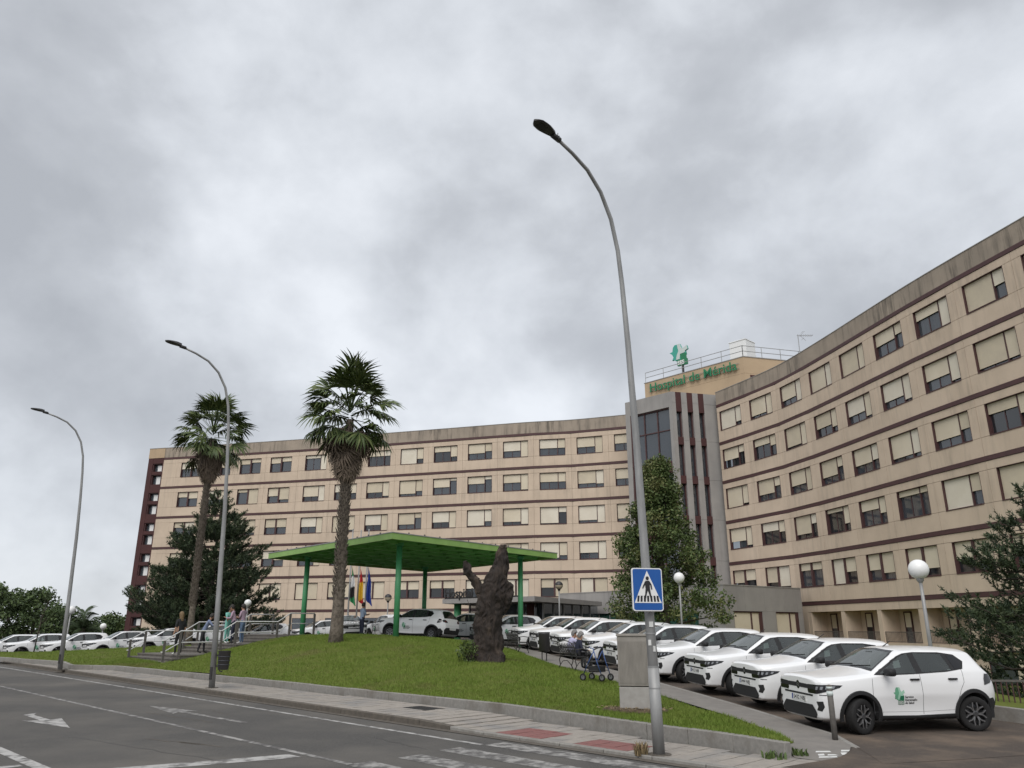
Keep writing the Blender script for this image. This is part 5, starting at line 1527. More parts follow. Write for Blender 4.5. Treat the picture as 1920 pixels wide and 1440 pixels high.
    MB().box(.50, .66, -.50, .42, 1.072, 1.080).obj('dash_paper', M['paper'], car)
    pb = MB(); pb.add([(.30, .700, 1.18), (.14, .700, 1.20), (.12, .640, 1.33), (.26, .640, 1.31)], [(0, 1, 2, 3)]); pb.obj('window_paper', M['paper'], car)
    # door emblem and lettering on the doors
    for s in (1, -1):
        def Fr(a, b_, s=s):
            return SIDE[s](a, b_)
        ex, ez, S_ = (.50, .545, .30) if s > 0 else (.22, .545, .30)
        mp = (lambda q: [(ex - p[0] * S_ * .84, ez + p[1] * S_) for p in q]) if s > 0 else (lambda q: [(ex + p[0] * S_ * .84 - .0, ez + p[1] * S_) for p in q])
        eo = bm_obj(panel_on(mp(EM_OUT), Fr, .003, size=.08), 'emblem', M['em_mid'], car)
        bm_obj(panel_on(mp(EM_LIGHT), Fr, .0045, size=.08), 'emblem_light', M['em_light'], eo)
        bm_obj(panel_on(mp(EM_SQ), Fr, .006, size=.08), 'emblem_square', M['em_dark'], eo)
        bm_obj(panel_on(mp(EM_SQ2), Fr, .006, size=.08), 'emblem_square', M['em_dark'], eo)
        def lay(body, x0, z0, size, m, name, off, par, bold=.0):
            t = text_mesh(body, size, 0, m, name, bold)
            for v in t.vertices:
                xx = x0 - v.co.x if s > 0 else x0 + v.co.x
                h, nn = cast((xx, 2 * s, z0 + v.co.y), (0, -s, 0))
                v.co = Vector((xx, (h.y if h is not None else .86 * s) + s * off, z0 + v.co.y))
            if s > 0: pass
            return link(name, t, par)
        lay('SES', (ex - .41 * S_ * .84) if s > 0 else ex + .41 * S_ * .84, .538, .082, M['plate_white'], 'emblem_letters', .009, eo, .002)
        for k, wd in enumerate(('Servicio', 'Extreme\u00f1o', 'de Salud')):
            lay(wd, (ex - .255) if s > 0 else ex + .255, .645 - k * .055, .060, M['ink'], 'door_lettering', .004, car, .0015)
    return car
def add_plate(car, txt):
    p = MB().box(-.012, .012, -.26, .26, -.055, .055).obj('front_plate', M['plate_white'], car, (2.012, 0, .600), (0, R(-4), 0))
    link('plate_band', MB().box(.0125, .014, -.255, -.215, -.05, .05).mesh('plate_band', M['plate_blue']), p)
    t = text_mesh(txt, .105, 0, M['ink'], 'plate_letters', .002, 'CENTER', 1.05)
    link('plate_letters', t, p, (.0145, .02, -.036), (R(90), 0, R(90)))
car0 = build_car()
# ------------------------------------------------------------------ the parked fleet
used = [False]
FAR_SKIP = {'interior_lining', 'seat', 'dashboard', 'steering_wheel', 'rear_view_mirror', 'window_paper', 'dash_paper', 'wiper', 'skid_plate', 'door_crease', 'mirror_arm'}
def light_copy(root):
    c = root.copy(); C.objects.link(c)
    for ch in list(root.children):
        if ch.name.split('.')[0] in FAR_SKIP: continue
        k = ch.copy(); C.objects.link(k); k.parent = c
        if ch.name.split('.')[0] in ('side_window', 'windscreen'): pass
        for g_ in ch.children:
            q = g_.copy(); C.objects.link(q); q.parent = k
    return c
def place_car(center, head, label, group, plate='', gz=None, near=True):
    h = Vector((head[0], head[1], 0)).normalized(); l = Vector((-h.y, h.x, 0))
    f = gz or (lambda x, y: HP(x, y) - .012)
    c2 = Vector((center[0], center[1], 0))
    def zz(a, b_):
        p = c2 + h * a + l * b_; return f(p.x, p.y)
    zf, zr = (zz(AX_F, .77) + zz(AX_F, -.77)) / 2, (zz(AX_R, .77) + zz(AX_R, -.77)) / 2
    zl, zri = (zz(AX_F, .77) + zz(AX_R, .77)) / 2, (zz(AX_F, -.77) + zz(AX_R, -.77)) / 2
    X = Vector((h.x * 2.54, h.y * 2.54, zf - zr)).normalized(); Y = Vector((l.x * 1.54, l.y * 1.54, zl - zri)).normalized(); Z = X.cross(Y).normalized(); Y = Z.cross(X)
    if not used[0]: o = car0; used[0] = True
    else: o = copy_tree(CAR_SRC) if near else light_copy(CAR_SRC)
    zc_ = (zf * (-AX_R) + zr * AX_F) / (AX_F - AX_R)
    o.matrix_world = Matrix(((X.x, Y.x, Z.x, center[0]), (X.y, Y.y, Z.y, center[1]), (X.z, Y.z, Z.z, zc_), (0, 0, 0, 1)))
    tag(o, label, 'car', group)
    if plate: add_plate(o, plate)
    return o
CAR_SRC = car0
G1 = 'white fleet hatchbacks in the row up the drive'
row = [((5.82, 16.74), '5432 NBJ', 'white hatchback nearest the road, whole side and door emblem in view'),
       ((5.58, 19.65), '5444 NBJ', 'second white hatchback from the road, behind the nearest one'),
       ((5.02, 22.41), '5412 NBB', 'third white hatchback in the drive row, right of the lamp post'),
       ((4.35, 25.60), '5438 NBJ', 'white hatchback right behind the lamp post and concrete cabinet'),
       ((3.48, 28.84), '5427 NBJ', 'white hatchback just left of the concrete cabinet, nose behind the rollator'),
       ((2.75, 31.70), '5419 NBJ', 'white hatchback directly behind the seated couple'),
       ((1.84, 34.61), '5403 NBB', 'white hatchback between the seated man and the litter bin'),
       ((1.01, 37.38), '5416 NBB', 'white hatchback behind the standing litter bin'),
       ((.15, 39.95), '5408 NBJ', 'white hatchback emerging right of the dead trunk'),
       ((-2.1, 43.0), '5421 NBJ', 'white hatchback hidden mostly behind the dead trunk, nose showing left')]
saved = None
for i, (fr, pl_, lab) in enumerate(row):
    fr = Vector(fr); t = .02 * i
    hd = Vector((-.98, -.20 - .012 * i)).normalized()
    c_ = fr - hd * 2.0
    if i == 0:
        # keep an unplated source: place the first last
        continue
    place_car.__globals__['used'][0] = True
    place_car((c_.x, c_.y), (hd.x, hd.y), lab, G1, pl_)
G2 = 'white fleet hatchbacks in the left forecourt row'
lrow = [((-34.5, 56.0), 'leftmost white hatchback, cut by the photo edge'), ((-31.7, 54.5), 'second white hatchback from the left in the far row'),
        ((-28.4, 53.0), 'white hatchback directly behind the leftmost tall street lamp'), ((-24.9, 51.5), 'white hatchback right of the leftmost tall street lamp'),
        ((-21.4, 50.0), 'white hatchback behind the foot of the stair handrails'), ((-18.5, 49.3), 'white hatchback behind the man leaning on the handrail'),
        ((-17.6, 57.0), 'white hatchback right of the standing group, behind the upper stair'), ((-14.1, 59.0), 'white hatchback behind the left canopy column')]
for (c_, lab) in lrow:
    hd = (-.73, -.68) if c_[0] < -18 else (-.80, -.60)
    place_car(c_, hd, lab, G2, '', None, False)
G3 = 'white fleet hatchbacks under and behind the canopy'
place_car((-10.2, 50.5), (.35, -.94), 'white hatchback facing the road behind the right palm trunk', G3, '', None, False)
place_car((-8.0, 52.5), (-.55, .83), 'white hatchback half hidden behind the front canopy column', G3, '', None, False)
place_car((-4.75, 41.0), (-.88, .47), 'white hatchback seen from its rear corner under the canopy', G3, '', None, False)
place_car((-2.7, 46.6), (-.99, .10), 'white hatchback side on between the canopy car and the dead trunk', G3, '', None, False)
used[0] = False
fr = Vector(row[0][0]); hd = Vector((-.98, -.20)).normalized(); c_ = fr - hd * 2.0
place_car((c_.x, c_.y), (hd.x, hd.y), row[0][2], G1, row[0][1])
# ------------------------------------------------------------------ vegetation
M['leaf_oak'] = [mat('oak_leaf_a', (.064, .094, .028), .6, (.046, .070, .021), 2, 2, coords='World', spec=.3), mat('oak_leaf_b', (.100, .138, .042), .6, (.076, .108, .034), 2, 2, coords='World', spec=.3), mat('oak_leaf_c', (.150, .160, .058), .65)]
M['needle'] = [mat('needle_a', (.028, .046, .020), .7), mat('needle_b', (.046, .070, .028), .7), mat('needle_c', (.072, .094, .040), .7)]
M['leaf_far'] = [mat('far_leaf_a', (.055, .088, .028), .7), mat('far_leaf_b', (.080, .120, .036), .7), mat('far_leaf_c', (.040, .066, .024), .7)]
M['frond'] = mat('palm_frond', (.070, .100, .030), .55, (.050, .076, .024), 3, 3, spec=.35)
M['frond_lt'] = mat('palm_frond_light', (.125, .150, .050), .55, (.090, .120, .038), 3, 3, spec=.35)
M['dead'] = mat('palm_dead', (.215, .165, .125), .85, (.130, .098, .075), 3, 4)
M['palm_bark'] = mat('palm_bark', (.185, .155, .125), .95, (.075, .060, .048), 7, 5, bump=.8, bscale=10)
def leaf_quads(P, size, rs, up=.0, aspect=1.7, dirs=None):
    """one folded quad per point"""
    n = len(P)
    d = rs.normal(0, 1, (n, 3)) if dirs is None else dirs + rs.normal(0, .55, (n, 3))
    d[:, 2] += up
    d /= np.linalg.norm(d, axis=1)[:, None] + 1e-9
    e = rs.normal(0, 1, (n, 3)); s = np.cross(d, e); s /= np.linalg.norm(s, axis=1)[:, None] + 1e-9
    L = (size * rs.uniform(.6, 1.3, n))[:, None]; w = L / aspect / 2
    a = P - d * L * .5; c_ = P + d * L * .5
    b_ = P + s * w; f = P - s * w
    V = np.stack([a, b_, c_, f], 1).reshape(-1, 3)
    F = np.arange(4 * n).reshape(-1, 4)
    return V, F
def crown(name, P, size, mats, parent, seed, aspect=1.7, up=0., dirs=None, w=(.5, .35, .15)):
    rs = np.random.RandomState(seed)
    V, F = leaf_quads(P, size, rs, up, aspect, dirs)
    # light and dark clumps follow a coarse noise plus chance
    cl = np.array([mnoise.noise(Vector(p) * .9) for p in P]) + rs.normal(0, .25, len(P))
    mi = np.where(cl < -.05, 0, np.where(cl < .32, 1, 2))
    return link(name, np_mesh(name, V, F, mats, mi=mi), parent)
def clump_points(env, n_cl, n_leaf, r_cl, rs, shell=.55):
    """env(t) -> (z, radius, cx, cy) ; clumps near the surface, leaves in the clumps"""
    cs = []
    for k in range(n_cl):
        t = rs.rand() ** .85
        z, r, cx, cy = env(t)
        a = rs.rand() * 6.283; q = math.sqrt(rs.uniform(shell ** 2, 1.0)) if rs.rand() < .8 else rs.rand()
        cs.append((cx + math.cos(a) * r * q, cy + math.sin(a) * r * q, z + rs.normal(0, .15), r_cl * rs.uniform(.55, 1.25)))
    out = []
    for x, y, z, r in cs:
        m = max(3, int(n_leaf / n_cl * (r / r_cl) ** 2))
        v = rs.normal(0, 1, (m, 3)); v /= np.linalg.norm(v, axis=1)[:, None]; v *= (rs.rand(m) ** .45)[:, None] * r
        v[:, 2] *= .75
        out.append(v + np.array((x, y, z)))
    return np.concatenate(out), cs
def trunk_obj(name, pts, rad, m, parent, n=10, amp=.1, seed=0):
    b = MB().tube(pts, rad, n)
    me = b.mesh(name, m, smooth=True)
    for v in me.vertices:
        k = mnoise.noise(v.co * 1.7 + Vector((seed, 0, 0))); v.co += Vector((mnoise.noise(v.co * 2.1), mnoise.noise(v.co * 2.3 + Vector((5, 0, 0))), 0)) * amp
    return link(name, me, parent)
# --- evergreen oak in front of the tower
def broadleaf(name, loc, label, H_, env, n_cl, n_leaf, r_cl, size, mats, seed, trunk_r=.22, shell=.5, group=None, limbs=10):
    t = empty(name, loc); tag(t, label, 'tree', group)
    rs = np.random.RandomState(seed)
    P, cs = clump_points(env, n_cl, n_leaf, r_cl, rs, shell)
    crown('crown', P, size, mats, t, seed)
    trunk_obj('trunk', [(0, 0, -.3), (.05, 0, H_ * .25), (-.05, .05, H_ * .5), (0, 0, H_ * .8)], [trunk_r * 1.25, trunk_r, trunk_r * .7, trunk_r * .25], M['wood_bark'], t, seed=seed)
    for k in range(limbs):
        x, y, z, r = cs[rs.randint(len(cs))]
        z0 = max(.5, z * .6)
        MB().tube([(0, 0, z0), (x * .5, y * .5, (z + z0) / 2 + .1), (x * .9, y * .9, z)], [trunk_r * .35, trunk_r * .22, .02], 6).obj('limb', M['wood_bark'], t, smooth=True)
    return t
def env_oak(t):
    z = .5 + t * 10.4
    prof = [(0, 2.6), (.08, 3.5), (.2, 3.6), (.32, 2.9), (.45, 2.5), (.55, 2.3), (.66, 1.7), (.78, 1.15), (.9, .75), (1.0, .25)]
    r = np.interp(t, [p[0] for p in prof], [p[1] for p in prof])
    return z, r, .15 * math.sin(t * 9), .1 * math.cos(t * 7)
broadleaf('evergreen_oak', (9.15, 48.0, 1.0), 'tall conical dark evergreen oak in front of the grey tower', 10.5, env_oak, 330, 48000, .66, .18, M['leaf_oak'], 3)
# --- pines
def pine(name, loc, label, Ht, rad, seed, n_wh=16, low=.10, group=None, tuft=.30, blades=26, lean=0.0, dens=13.0):
    t = empty(name, loc); tag(t, label, 'tree', group)
    rs = np.random.RandomState(seed)
    trunk_obj('trunk', [(0, 0, -.6), (0, 0, Ht * .4), (lean * .5, 0, Ht * .75), (lean, 0, Ht)], [.22, .17, .09, .02], M['wood_bark'], t, 8, .05, seed)
    pts, dirs = [], []
    limb = MB()
    for w in range(n_wh):
        f = low + (1 - low) * w / (n_wh - 1); z = Ht * f
        L = rad * (1 - f) ** .75 * (1.0 if f > .2 else .85) + .25
        nb = 6 if f < .8 else 4
        for k in range(nb):
            a = rs.rand() * 6.283 if w % 2 else 2 * math.pi * (k + rs.uniform(-.3, .3)) / nb
            ln = L * rs.uniform(.62, 1.12); zb = z + rs.uniform(-.25, .25)
            d = np.array((math.cos(a), math.sin(a)))
            base = np.array((lean * f, 0, zb))
            rise = rs.uniform(-.02, .28)
            tip = base + np.array((d[0] * ln, d[1] * ln, ln * rise))
            mid = base + np.array((d[0] * ln * .55, d[1] * ln * .55, ln * rise * .2 - .06 * ln))
            limb.tube([tuple(base), tuple(mid), tuple(tip)], [.05 * (1 - f) + .015, .03 * (1 - f) + .01, .006], 5, cap=False)
            m = max(4, int(ln * dens))
            for q in range(m):
                s_ = .25 + .75 * (q + rs.rand()) / m
                p = base * (1 - s_) ** 2 + mid * 2 * s_ * (1 - s_) + tip * s_ * s_
                side = rs.uniform(-1, 1) * .32 * ln * (1.05 - s_ * .5)
                p = p + np.array((-d[1] * side, d[0] * side, rs.normal(0, .09) + .05))
                o = np.array((d[0] * .6 - d[1] * np.sign(side) * .5, d[1] * .6 + d[0] * np.sign(side) * .5, .75))
                pts.append(p); dirs.append(o / np.linalg.norm(o))
    pts = np.array(pts); dirs = np.array(dirs)
    limb.obj('branches', M['wood_bark'], t, smooth=True)['kind'] = 'stuff'
    # needle tufts: blades along an upswept shoot
    V, F, MI = [], [], []
    for p, o in zip(pts, dirs):
        sh = tuft * rs.uniform(.6, 1.35)
        base_m = rs.choice(3, p=(.5, .36, .14))
        nb = int(blades * rs.uniform(.7, 1.2))
        u = rs.rand(nb); c_ = p + o * (u * sh)[:, None]
        r_ = rs.normal(0, 1, (nb, 3)); r_ /= np.linalg.norm(r_, axis=1)[:, None]
        dd = r_ * .9 + o * .75; dd /= np.linalg.norm(dd, axis=1)[:, None]
        s_ = np.cross(dd, rs.normal(0, 1, (nb, 3))); s_ /= np.linalg.norm(s_, axis=1)[:, None]
        ll = (tuft * .42 * rs.uniform(.6, 1.2, nb))[:, None]; w_ = tuft * .060
        V.append(np.stack([c_ - s_ * w_, c_ + s_ * w_, c_ + dd * ll], 1).reshape(-1, 3)); MI.append(np.full(nb, base_m))
    V = np.concatenate(V); F = np.arange(len(V)).reshape(-1, 3)
    link('crown', np_mesh('crown', V, F, M['needle'], mi=np.concatenate(MI)), t)
    return t
pine('pine_tree', (-21.0, 55.5, HP(-21.0, 55.5)), 'broad dark pine behind the stair, left of the canopy', 10.6, 5.7, 5, 20, .13, 'pine trees', .50, 30)
pine('pine_tree', (-24.0, 58.0, HP(-24.0, 58.0)), 'lower dark pine hugging the maroon end of the building', 6.6, 3.3, 9, 14, .14, 'pine trees', .46, 28)
pine('pine_tree', (17.3, 26.0, -1.0), 'dark pine behind the nearest car at the right photo edge', 7.0, 4.3, 12, 15, .14, 'pine trees', .34, 30)
# --- fan palms
def frond_mesh(seed, dead=False):
    """petiole along +x then a fan of split blades with drooping tips"""
    rs = np.random.RandomState(seed)
    V, F, MI = [], [], []
    def ribbon_(pts, wid, side, mi):
        b = len(V)
        for p, w in zip(pts, wid):
            V.append(tuple(p - side * w)); V.append(tuple(p + side * w))
        for k in range(len(pts) - 1):
            F.append((b + 2 * k, b + 2 * k + 1, b + 2 * k + 3, b + 2 * k + 2)); MI.append(mi)
    Lp = 1.0 if not dead else .55
    pet = [np.array((x, 0, .10 * math.sin(x * 2))) for x in np.linspace(0, Lp, 4)]
    ribbon_(pet, [.035, .03, .026, .022], np.array((0, 1, 0)), 0)
    o = pet[-1]; n = 24 if not dead else 18
    for k in range(n):
        a = R(-78) + R(156) * k / (n - 1) + rs.normal(0, .04)
        L = (1.05 if not dead else 1.15) * rs.uniform(.78, 1.08) * (1 - .20 * abs(a) / R(80))
        d = np.array((math.cos(a), math.sin(a), 0)); side = np.array((-math.sin(a), math.cos(a), 0))
        pts, wid = [], []
        dr = rs.uniform(.35, .85) if not dead else rs.uniform(.4, 1.0)
        for j, s_ in enumerate((0, .3, .55, .78, 1.0)):
            pts.append(o + d * L * (s_ if s_ < .56 else .55 + (s_ - .55) * (1 - dr * .45)) + np.array((0, 0, .03 * math.cos(k * 3.1) - dr * L * max(0, s_ - .42) ** 1.5 * 1.15)))
            wid.append((.008, .024, .042, .024, .002)[j] * (1 if not dead else .8))
        ribbon_(pts, wid, side + np.array((0, 0, rs.uniform(-.5, .5))), 0 if rs.rand() < .6 else 1)
    return np_mesh('dead_frond' if dead else 'frond', V, F, [M['dead'], M['dead']] if dead else [M['frond'], M['frond_lt']], mi=MI)
FR = [frond_mesh(k) for k in range(4)]; DF = [frond_mesh(50 + k, True) for k in range(3)]
def palm(loc, label, Ht, R_, rtrunk, seed, skirt=3.1, n=50, nd=100):
    t = empty('fan_palm', loc); tag(t, label, 'palm', 'tall fan palms on the lawn')
    rs = np.random.RandomState(seed)
    zc_ = Ht
    pts = [(0, 0, -.4), (.02, 0, .6), (.05, 0, Ht * .35), (.0, 0, Ht * .7), (0, 0, Ht)]
    trunk_obj('trunk', pts, [rtrunk * 1.6, rtrunk * 1.3, rtrunk * .92, rtrunk * .85, rtrunk * .8], M['palm_bark'], t, 14, .03, seed)
    # old leaf bases spiralling up the trunk
    b = MB(); k = 0; z = Ht * .17
    while z < Ht - skirt * .5:
        a = k * 2.39996; rr = rtrunk * (1.0 - .15 * z / Ht)
        o = Vector((rr * .92 * math.cos(a), rr * .92 * math.sin(a), z)); d = Vector((math.cos(a) * .55, math.sin(a) * .55, .85)); s_ = Vector((-math.sin(a), math.cos(a), 0))
        w = .055 * rs.uniform(.7, 1.3); l = .20 * rs.uniform(.6, 1.5)
        b.add([o - s_ * w, o + s_ * w, o + d * l + s_ * w * .55, o + d * l - s_ * w * .55, o - s_ * w * .7 + d * .06 * -1 + Vector((math.cos(a), math.sin(a), 0)) * .05, o + s_ * w * .7 + Vector((math.cos(a), math.sin(a), 0)) * .05],
              [(0, 1, 2, 3), (4, 3, 2, 5), (0, 3, 4), (1, 5, 2)])
        k += 1; z += .0155
    q = b.obj('leaf_bases', M['palm_bark'], t); q['kind'] = 'stuff'
    sc = R_ / 2.05
    for i in range(n):
        f = i / (n - 1); el = R(82) - R(122) * f ** .85 + rs.normal(0, .14); az = i * 2.39996 + rs.normal(0, .25)
        z0 = zc_ + .75 - .95 * f
        o = link('frond', FR[rs.randint(4)], t, (0.08 * math.cos(az), .08 * math.sin(az), z0), (rs.normal(0, .35), -el, az), (sc * rs.uniform(.85, 1.1),) * 3)
        o.rotation_mode = 'XYZ'
    for i in range(nd):
        f = i / (nd - 1); el = R(-46) - R(36) * (rs.rand() * .35 + f * .65); az = i * 2.39996 + rs.normal(0, .2)
        z0 = zc_ - .15 - skirt * .60 * f
        link('dead_frond', DF[rs.randint(3)], t, (rtrunk * .7 * math.cos(az), rtrunk * .7 * math.sin(az), z0), (rs.normal(0, .3), -el, az), (1.22 * rs.uniform(.66, .98) * (1 - .40 * f),) * 3)
    return t
palm((-7.2, 33.0, HL(-7.2, 33.0)), 'tall fan palm on the lawn before the canopy, thick shaggy skirt', 9.35, 2.5, .205, 2)
palm((-18.0, 45.0, 1.1), 'farther slender fan palm left of the middle street lamp', 11.6, 2.5, .145, 6, 2.9, 46, 84)
# --- dead olive trunk on the lawn
st = empty('dead_trunk', (-.8, 27.0, HL(-.8, 27.0) - .04)); tag(st, 'massive gnarled dead olive trunk with one side stub on the lawn', 'tree trunk')
b = MB()
b.tube([(-.05, 0, -.3), (-.05, 0, .1), (-.02, 0, .7), (.0, 0, 1.3), (.10, 0, 1.9), (.28, 0, 2.5), (.42, 0, 3.1), (.47, 0, 3.55), (.50, 0, 3.78)], [.70, .60, .50, .47, .49, .44, .30, .20, .12], 16)
b.tube([(.35, .05, 1.6), (.62, .05, 2.2), (.66, .05, 2.6)], [.27, .30, .14], 10)
b.tube([(.1, 0, 1.5), (-.20, 0, 2.05), (-.46, 0, 2.60), (-.72, 0, 3.00), (-.80, 0, 3.26)], [.32, .20, .155, .145, .11], 12)
b.tube([(-.66, 0, 2.85), (-.86, .02, 2.84)], [.12, .07], 8)
b.tube([(-.2, -.2, -.2), (-.62, -.25, .25)], [.4, .16], 8); b.tube([(.2, -.3, -.2), (.50, -.3, .3)], [.4, .18], 8)
b.tube([(.12, 0, 2.3), (.06, 0, 2.75)], [.16, .07], 8)
tmp = b.obj('tmp_stump', M['wood_bark'])
rm = tmp.modifiers.new('r', 'REMESH'); rm.mode = 'VOXEL'; rm.voxel_size = .03
dg = bpy.context.evaluated_depsgraph_get()
sme = bpy.data.meshes.new_from_object(tmp.evaluated_get(dg)); bpy.data.objects.remove(tmp)
nv = [v.normal.copy() for v in sme.vertices]
for v, n_ in zip(sme.vertices, nv):
    c_ = v.co
    wp = mnoise.noise_vector(c_ * 1.6) * .35
    rx, ry, rz_ = c_.x + wp.x, c_.y + wp.y, c_.z + wp.z
    q = mnoise.noise(c_ * 2.2) * .08 + (1 - abs(mnoise.noise(Vector((rx * 6, ry * 6, rz_ * 1.5))))) * .11 - .085 + mnoise.voronoi(c_ * 4.2)[0][0] * -.07 + .02
    q += mnoise.noise(Vector((rx * 16, ry * 16, rz_ * 4))) * .035 + mnoise.noise(Vector((rx * 34, ry * 34, rz_ * 9))) * .018
    v.co = c_ + n_ * q
M['olive_bark'] = mat('olive_bark', (.040, .029, .023), .95, (.014, .011, .010), 7, 6, .35, .65, bump=1.0, bscale=26, stretch=(1, 1, .45), col3=(.110, .080, .060), scale3=3.5, lo3=.55, hi3=.75)
sme.materials.clear(); sme.materials.append(M['olive_bark']); sme.polygons.foreach_set('use_smooth', [True] * len(sme.polygons))
link('trunk', sme, st)
MB().lathe([(.001, .02), (.13, .0), (.14, -.05)], 14, Matrix.Translation((.50, -.05, 3.78)) @ Matrix.Rotation(R(40), 4, 'X')).obj('cut_face', M['dead'], st)
rs = np.random.RandomState(31)
bush = empty('shrub', (-1.45, 26.55, HL(-1.45, 26.55))); tag(bush, 'small leafy sucker shoot at the left foot of the dead trunk', 'shrub')
v = rs.normal(0, 1, (520, 3)); v /= np.linalg.norm(v, axis=1)[:, None]; v *= (rs.rand(520) ** .4)[:, None]; P = v * np.array((.38, .3, .40)) + np.array((0, 0, .30))
crown('foliage', P, .11, M['leaf_oak'], bush, 7, 2.4, .3)
MB().tube([(0, 0, -.1), (.05, 0, .4)], .012, 5).obj('stem', M['wood_bark'], bush)
b = MB(); b.tube([(-.62, 0, 1.75), (-.72, 0, 1.98)], .008, 5); b.obj('sprig', M['wood_bark'], st)
# --- young tree and far trees on the left
def env_round(h0, h1, r):
    return lambda t: (h0 + (h1 - h0) * t, r * math.sqrt(max(.04, 1 - (2 * t - .9) ** 2 * .8)), 0, 0)
def far_tree(px, D, z0, h, r, seed, label, n=5200, size=.34, mats=None, rc=.95):
    x = (px - 960) / 1440 / 1.05 * D * 1.0
    return broadleaf('broadleaf_tree', (x, D, z0), label, h, env_round(h * .12, h, r), 70, n, rc, size, mats or M['leaf_far'], seed, .18, .3, 'trees beyond the left car row', 6)
far_tree(12, 92, -.3, 6.2, 4.2, 41, 'dense green tree at the far left photo edge')
far_tree(62, 88, -.3, 6.0, 3.4, 42, 'large green tree behind the second car from the left')
far_tree(112, 96, -.3, 4.4, 2.9, 43, 'lower green tree behind the leftmost tall street lamp')
far_tree(205, 100, -.3, 3.4, 2.4, 44, 'rounded light green bush left of the maroon building end')
far_tree(226, 98, -.3, 3.0, 2.0, 45, 'small green tree touching the maroon building end', 3500)
far_tree(158, 118, -.5, 2.9, 4.0, 46, 'low green shrubbery below the bushy far palm')
far_tree(-40, 84, -.3, 6.6, 4.0, 47, 'green tree mostly beyond the left photo edge')
yt = empty('young_tree', (-26.6, 45.2, HL(-26.6, 45.2))); tag(yt, 'thin young tree with sparse crown before the left cars', 'tree')
MB().tube([(0, 0, -.2), (.08, 0, 1.2), (.2, 0, 2.3), (.5, 0, 3.1)], [.035, .03, .022, .008], 6).obj('trunk', M['wood_bark'], yt, smooth=True)
rs = np.random.RandomState(77); P, cs = clump_points(lambda t: (1.7 + 1.5 * t, .85 * math.sqrt(max(.1, 1 - (2 * t - 1) ** 2)), .45, 0), 22, 800, .26, rs, .3)
crown('crown', P, .11, M['leaf_far'], yt, 78)
for x, y, z, r in cs[:10]: MB().tube([(.1, 0, 1.5), (x * .6, y * .6, z * .9), (x, y, z)], [.012, .008, .003], 4).obj('limb', M['wood_bark'], yt)
# feathery far palm
fp = empty('feather_palm', (-48.0, 90.0, -.3)); tag(fp, 'bushy feather palm far behind the left cars', 'palm')
def feather():
    V, F = [], []; rs = np.random.RandomState(3)
    for s_ in np.linspace(.05, 1, 26):
        x, z = 2.6 * math.sin(s_ * 1.25) , 1.9 * s_ - 2.0 * s_ ** 2.2
        for sd in (-1, 1):
            i = len(V); l = .62 * (1 - .5 * s_)
            V += [(x, 0, z), (x + .09, 0, z), (x + .25, sd * l, z - .28)]; F.append((i, i + 1, i + 2))
    return np_mesh('frond', V, F, M['leaf_far'][2])
fm = feather()
for k in range(34):
    link('frond', fm, fp, (0, 0, 2.1), (rnd.uniform(-.2, .2), -R(rnd.uniform(-25, 75)), k * 2.4), (rnd.uniform(.75, 1.1),) * 3)
trunk_obj('trunk', [(0, 0, -.3), (0, 0, 2.2)], [.4, .35], M['palm_bark'], fp)
# spiky plant on the near roadside, only its leaf tips in view
yu = empty('yucca', (-5.62, 8.6, -.1)); tag(yu, 'spiky dark leaf tips poking in at the left photo edge', 'plant')
MB().tube([(0, 0, 0), (0, 0, .8)], .07, 8).obj('stem', M['palm_bark'], yu, smooth=True)
V, F = [], []
ym = MB(); ym.add([(0, -.014, 0), (0, .014, 0), (.22, .012, .03), (.22, -.012, .03), (.46, 0, .0)], [(0, 1, 2, 3), (3, 2, 4)])
yme = ym.mesh('leaf', M['leaf_oak'][0])
for k in range(46):
    link('leaf', yme, yu, (0, 0, .72 + .16 * (k / 46)), (rnd.uniform(-.3, .3), -R(-35 + 110 * k / 46), k * 2.4), (rnd.uniform(.7, 1.05),) * 3)
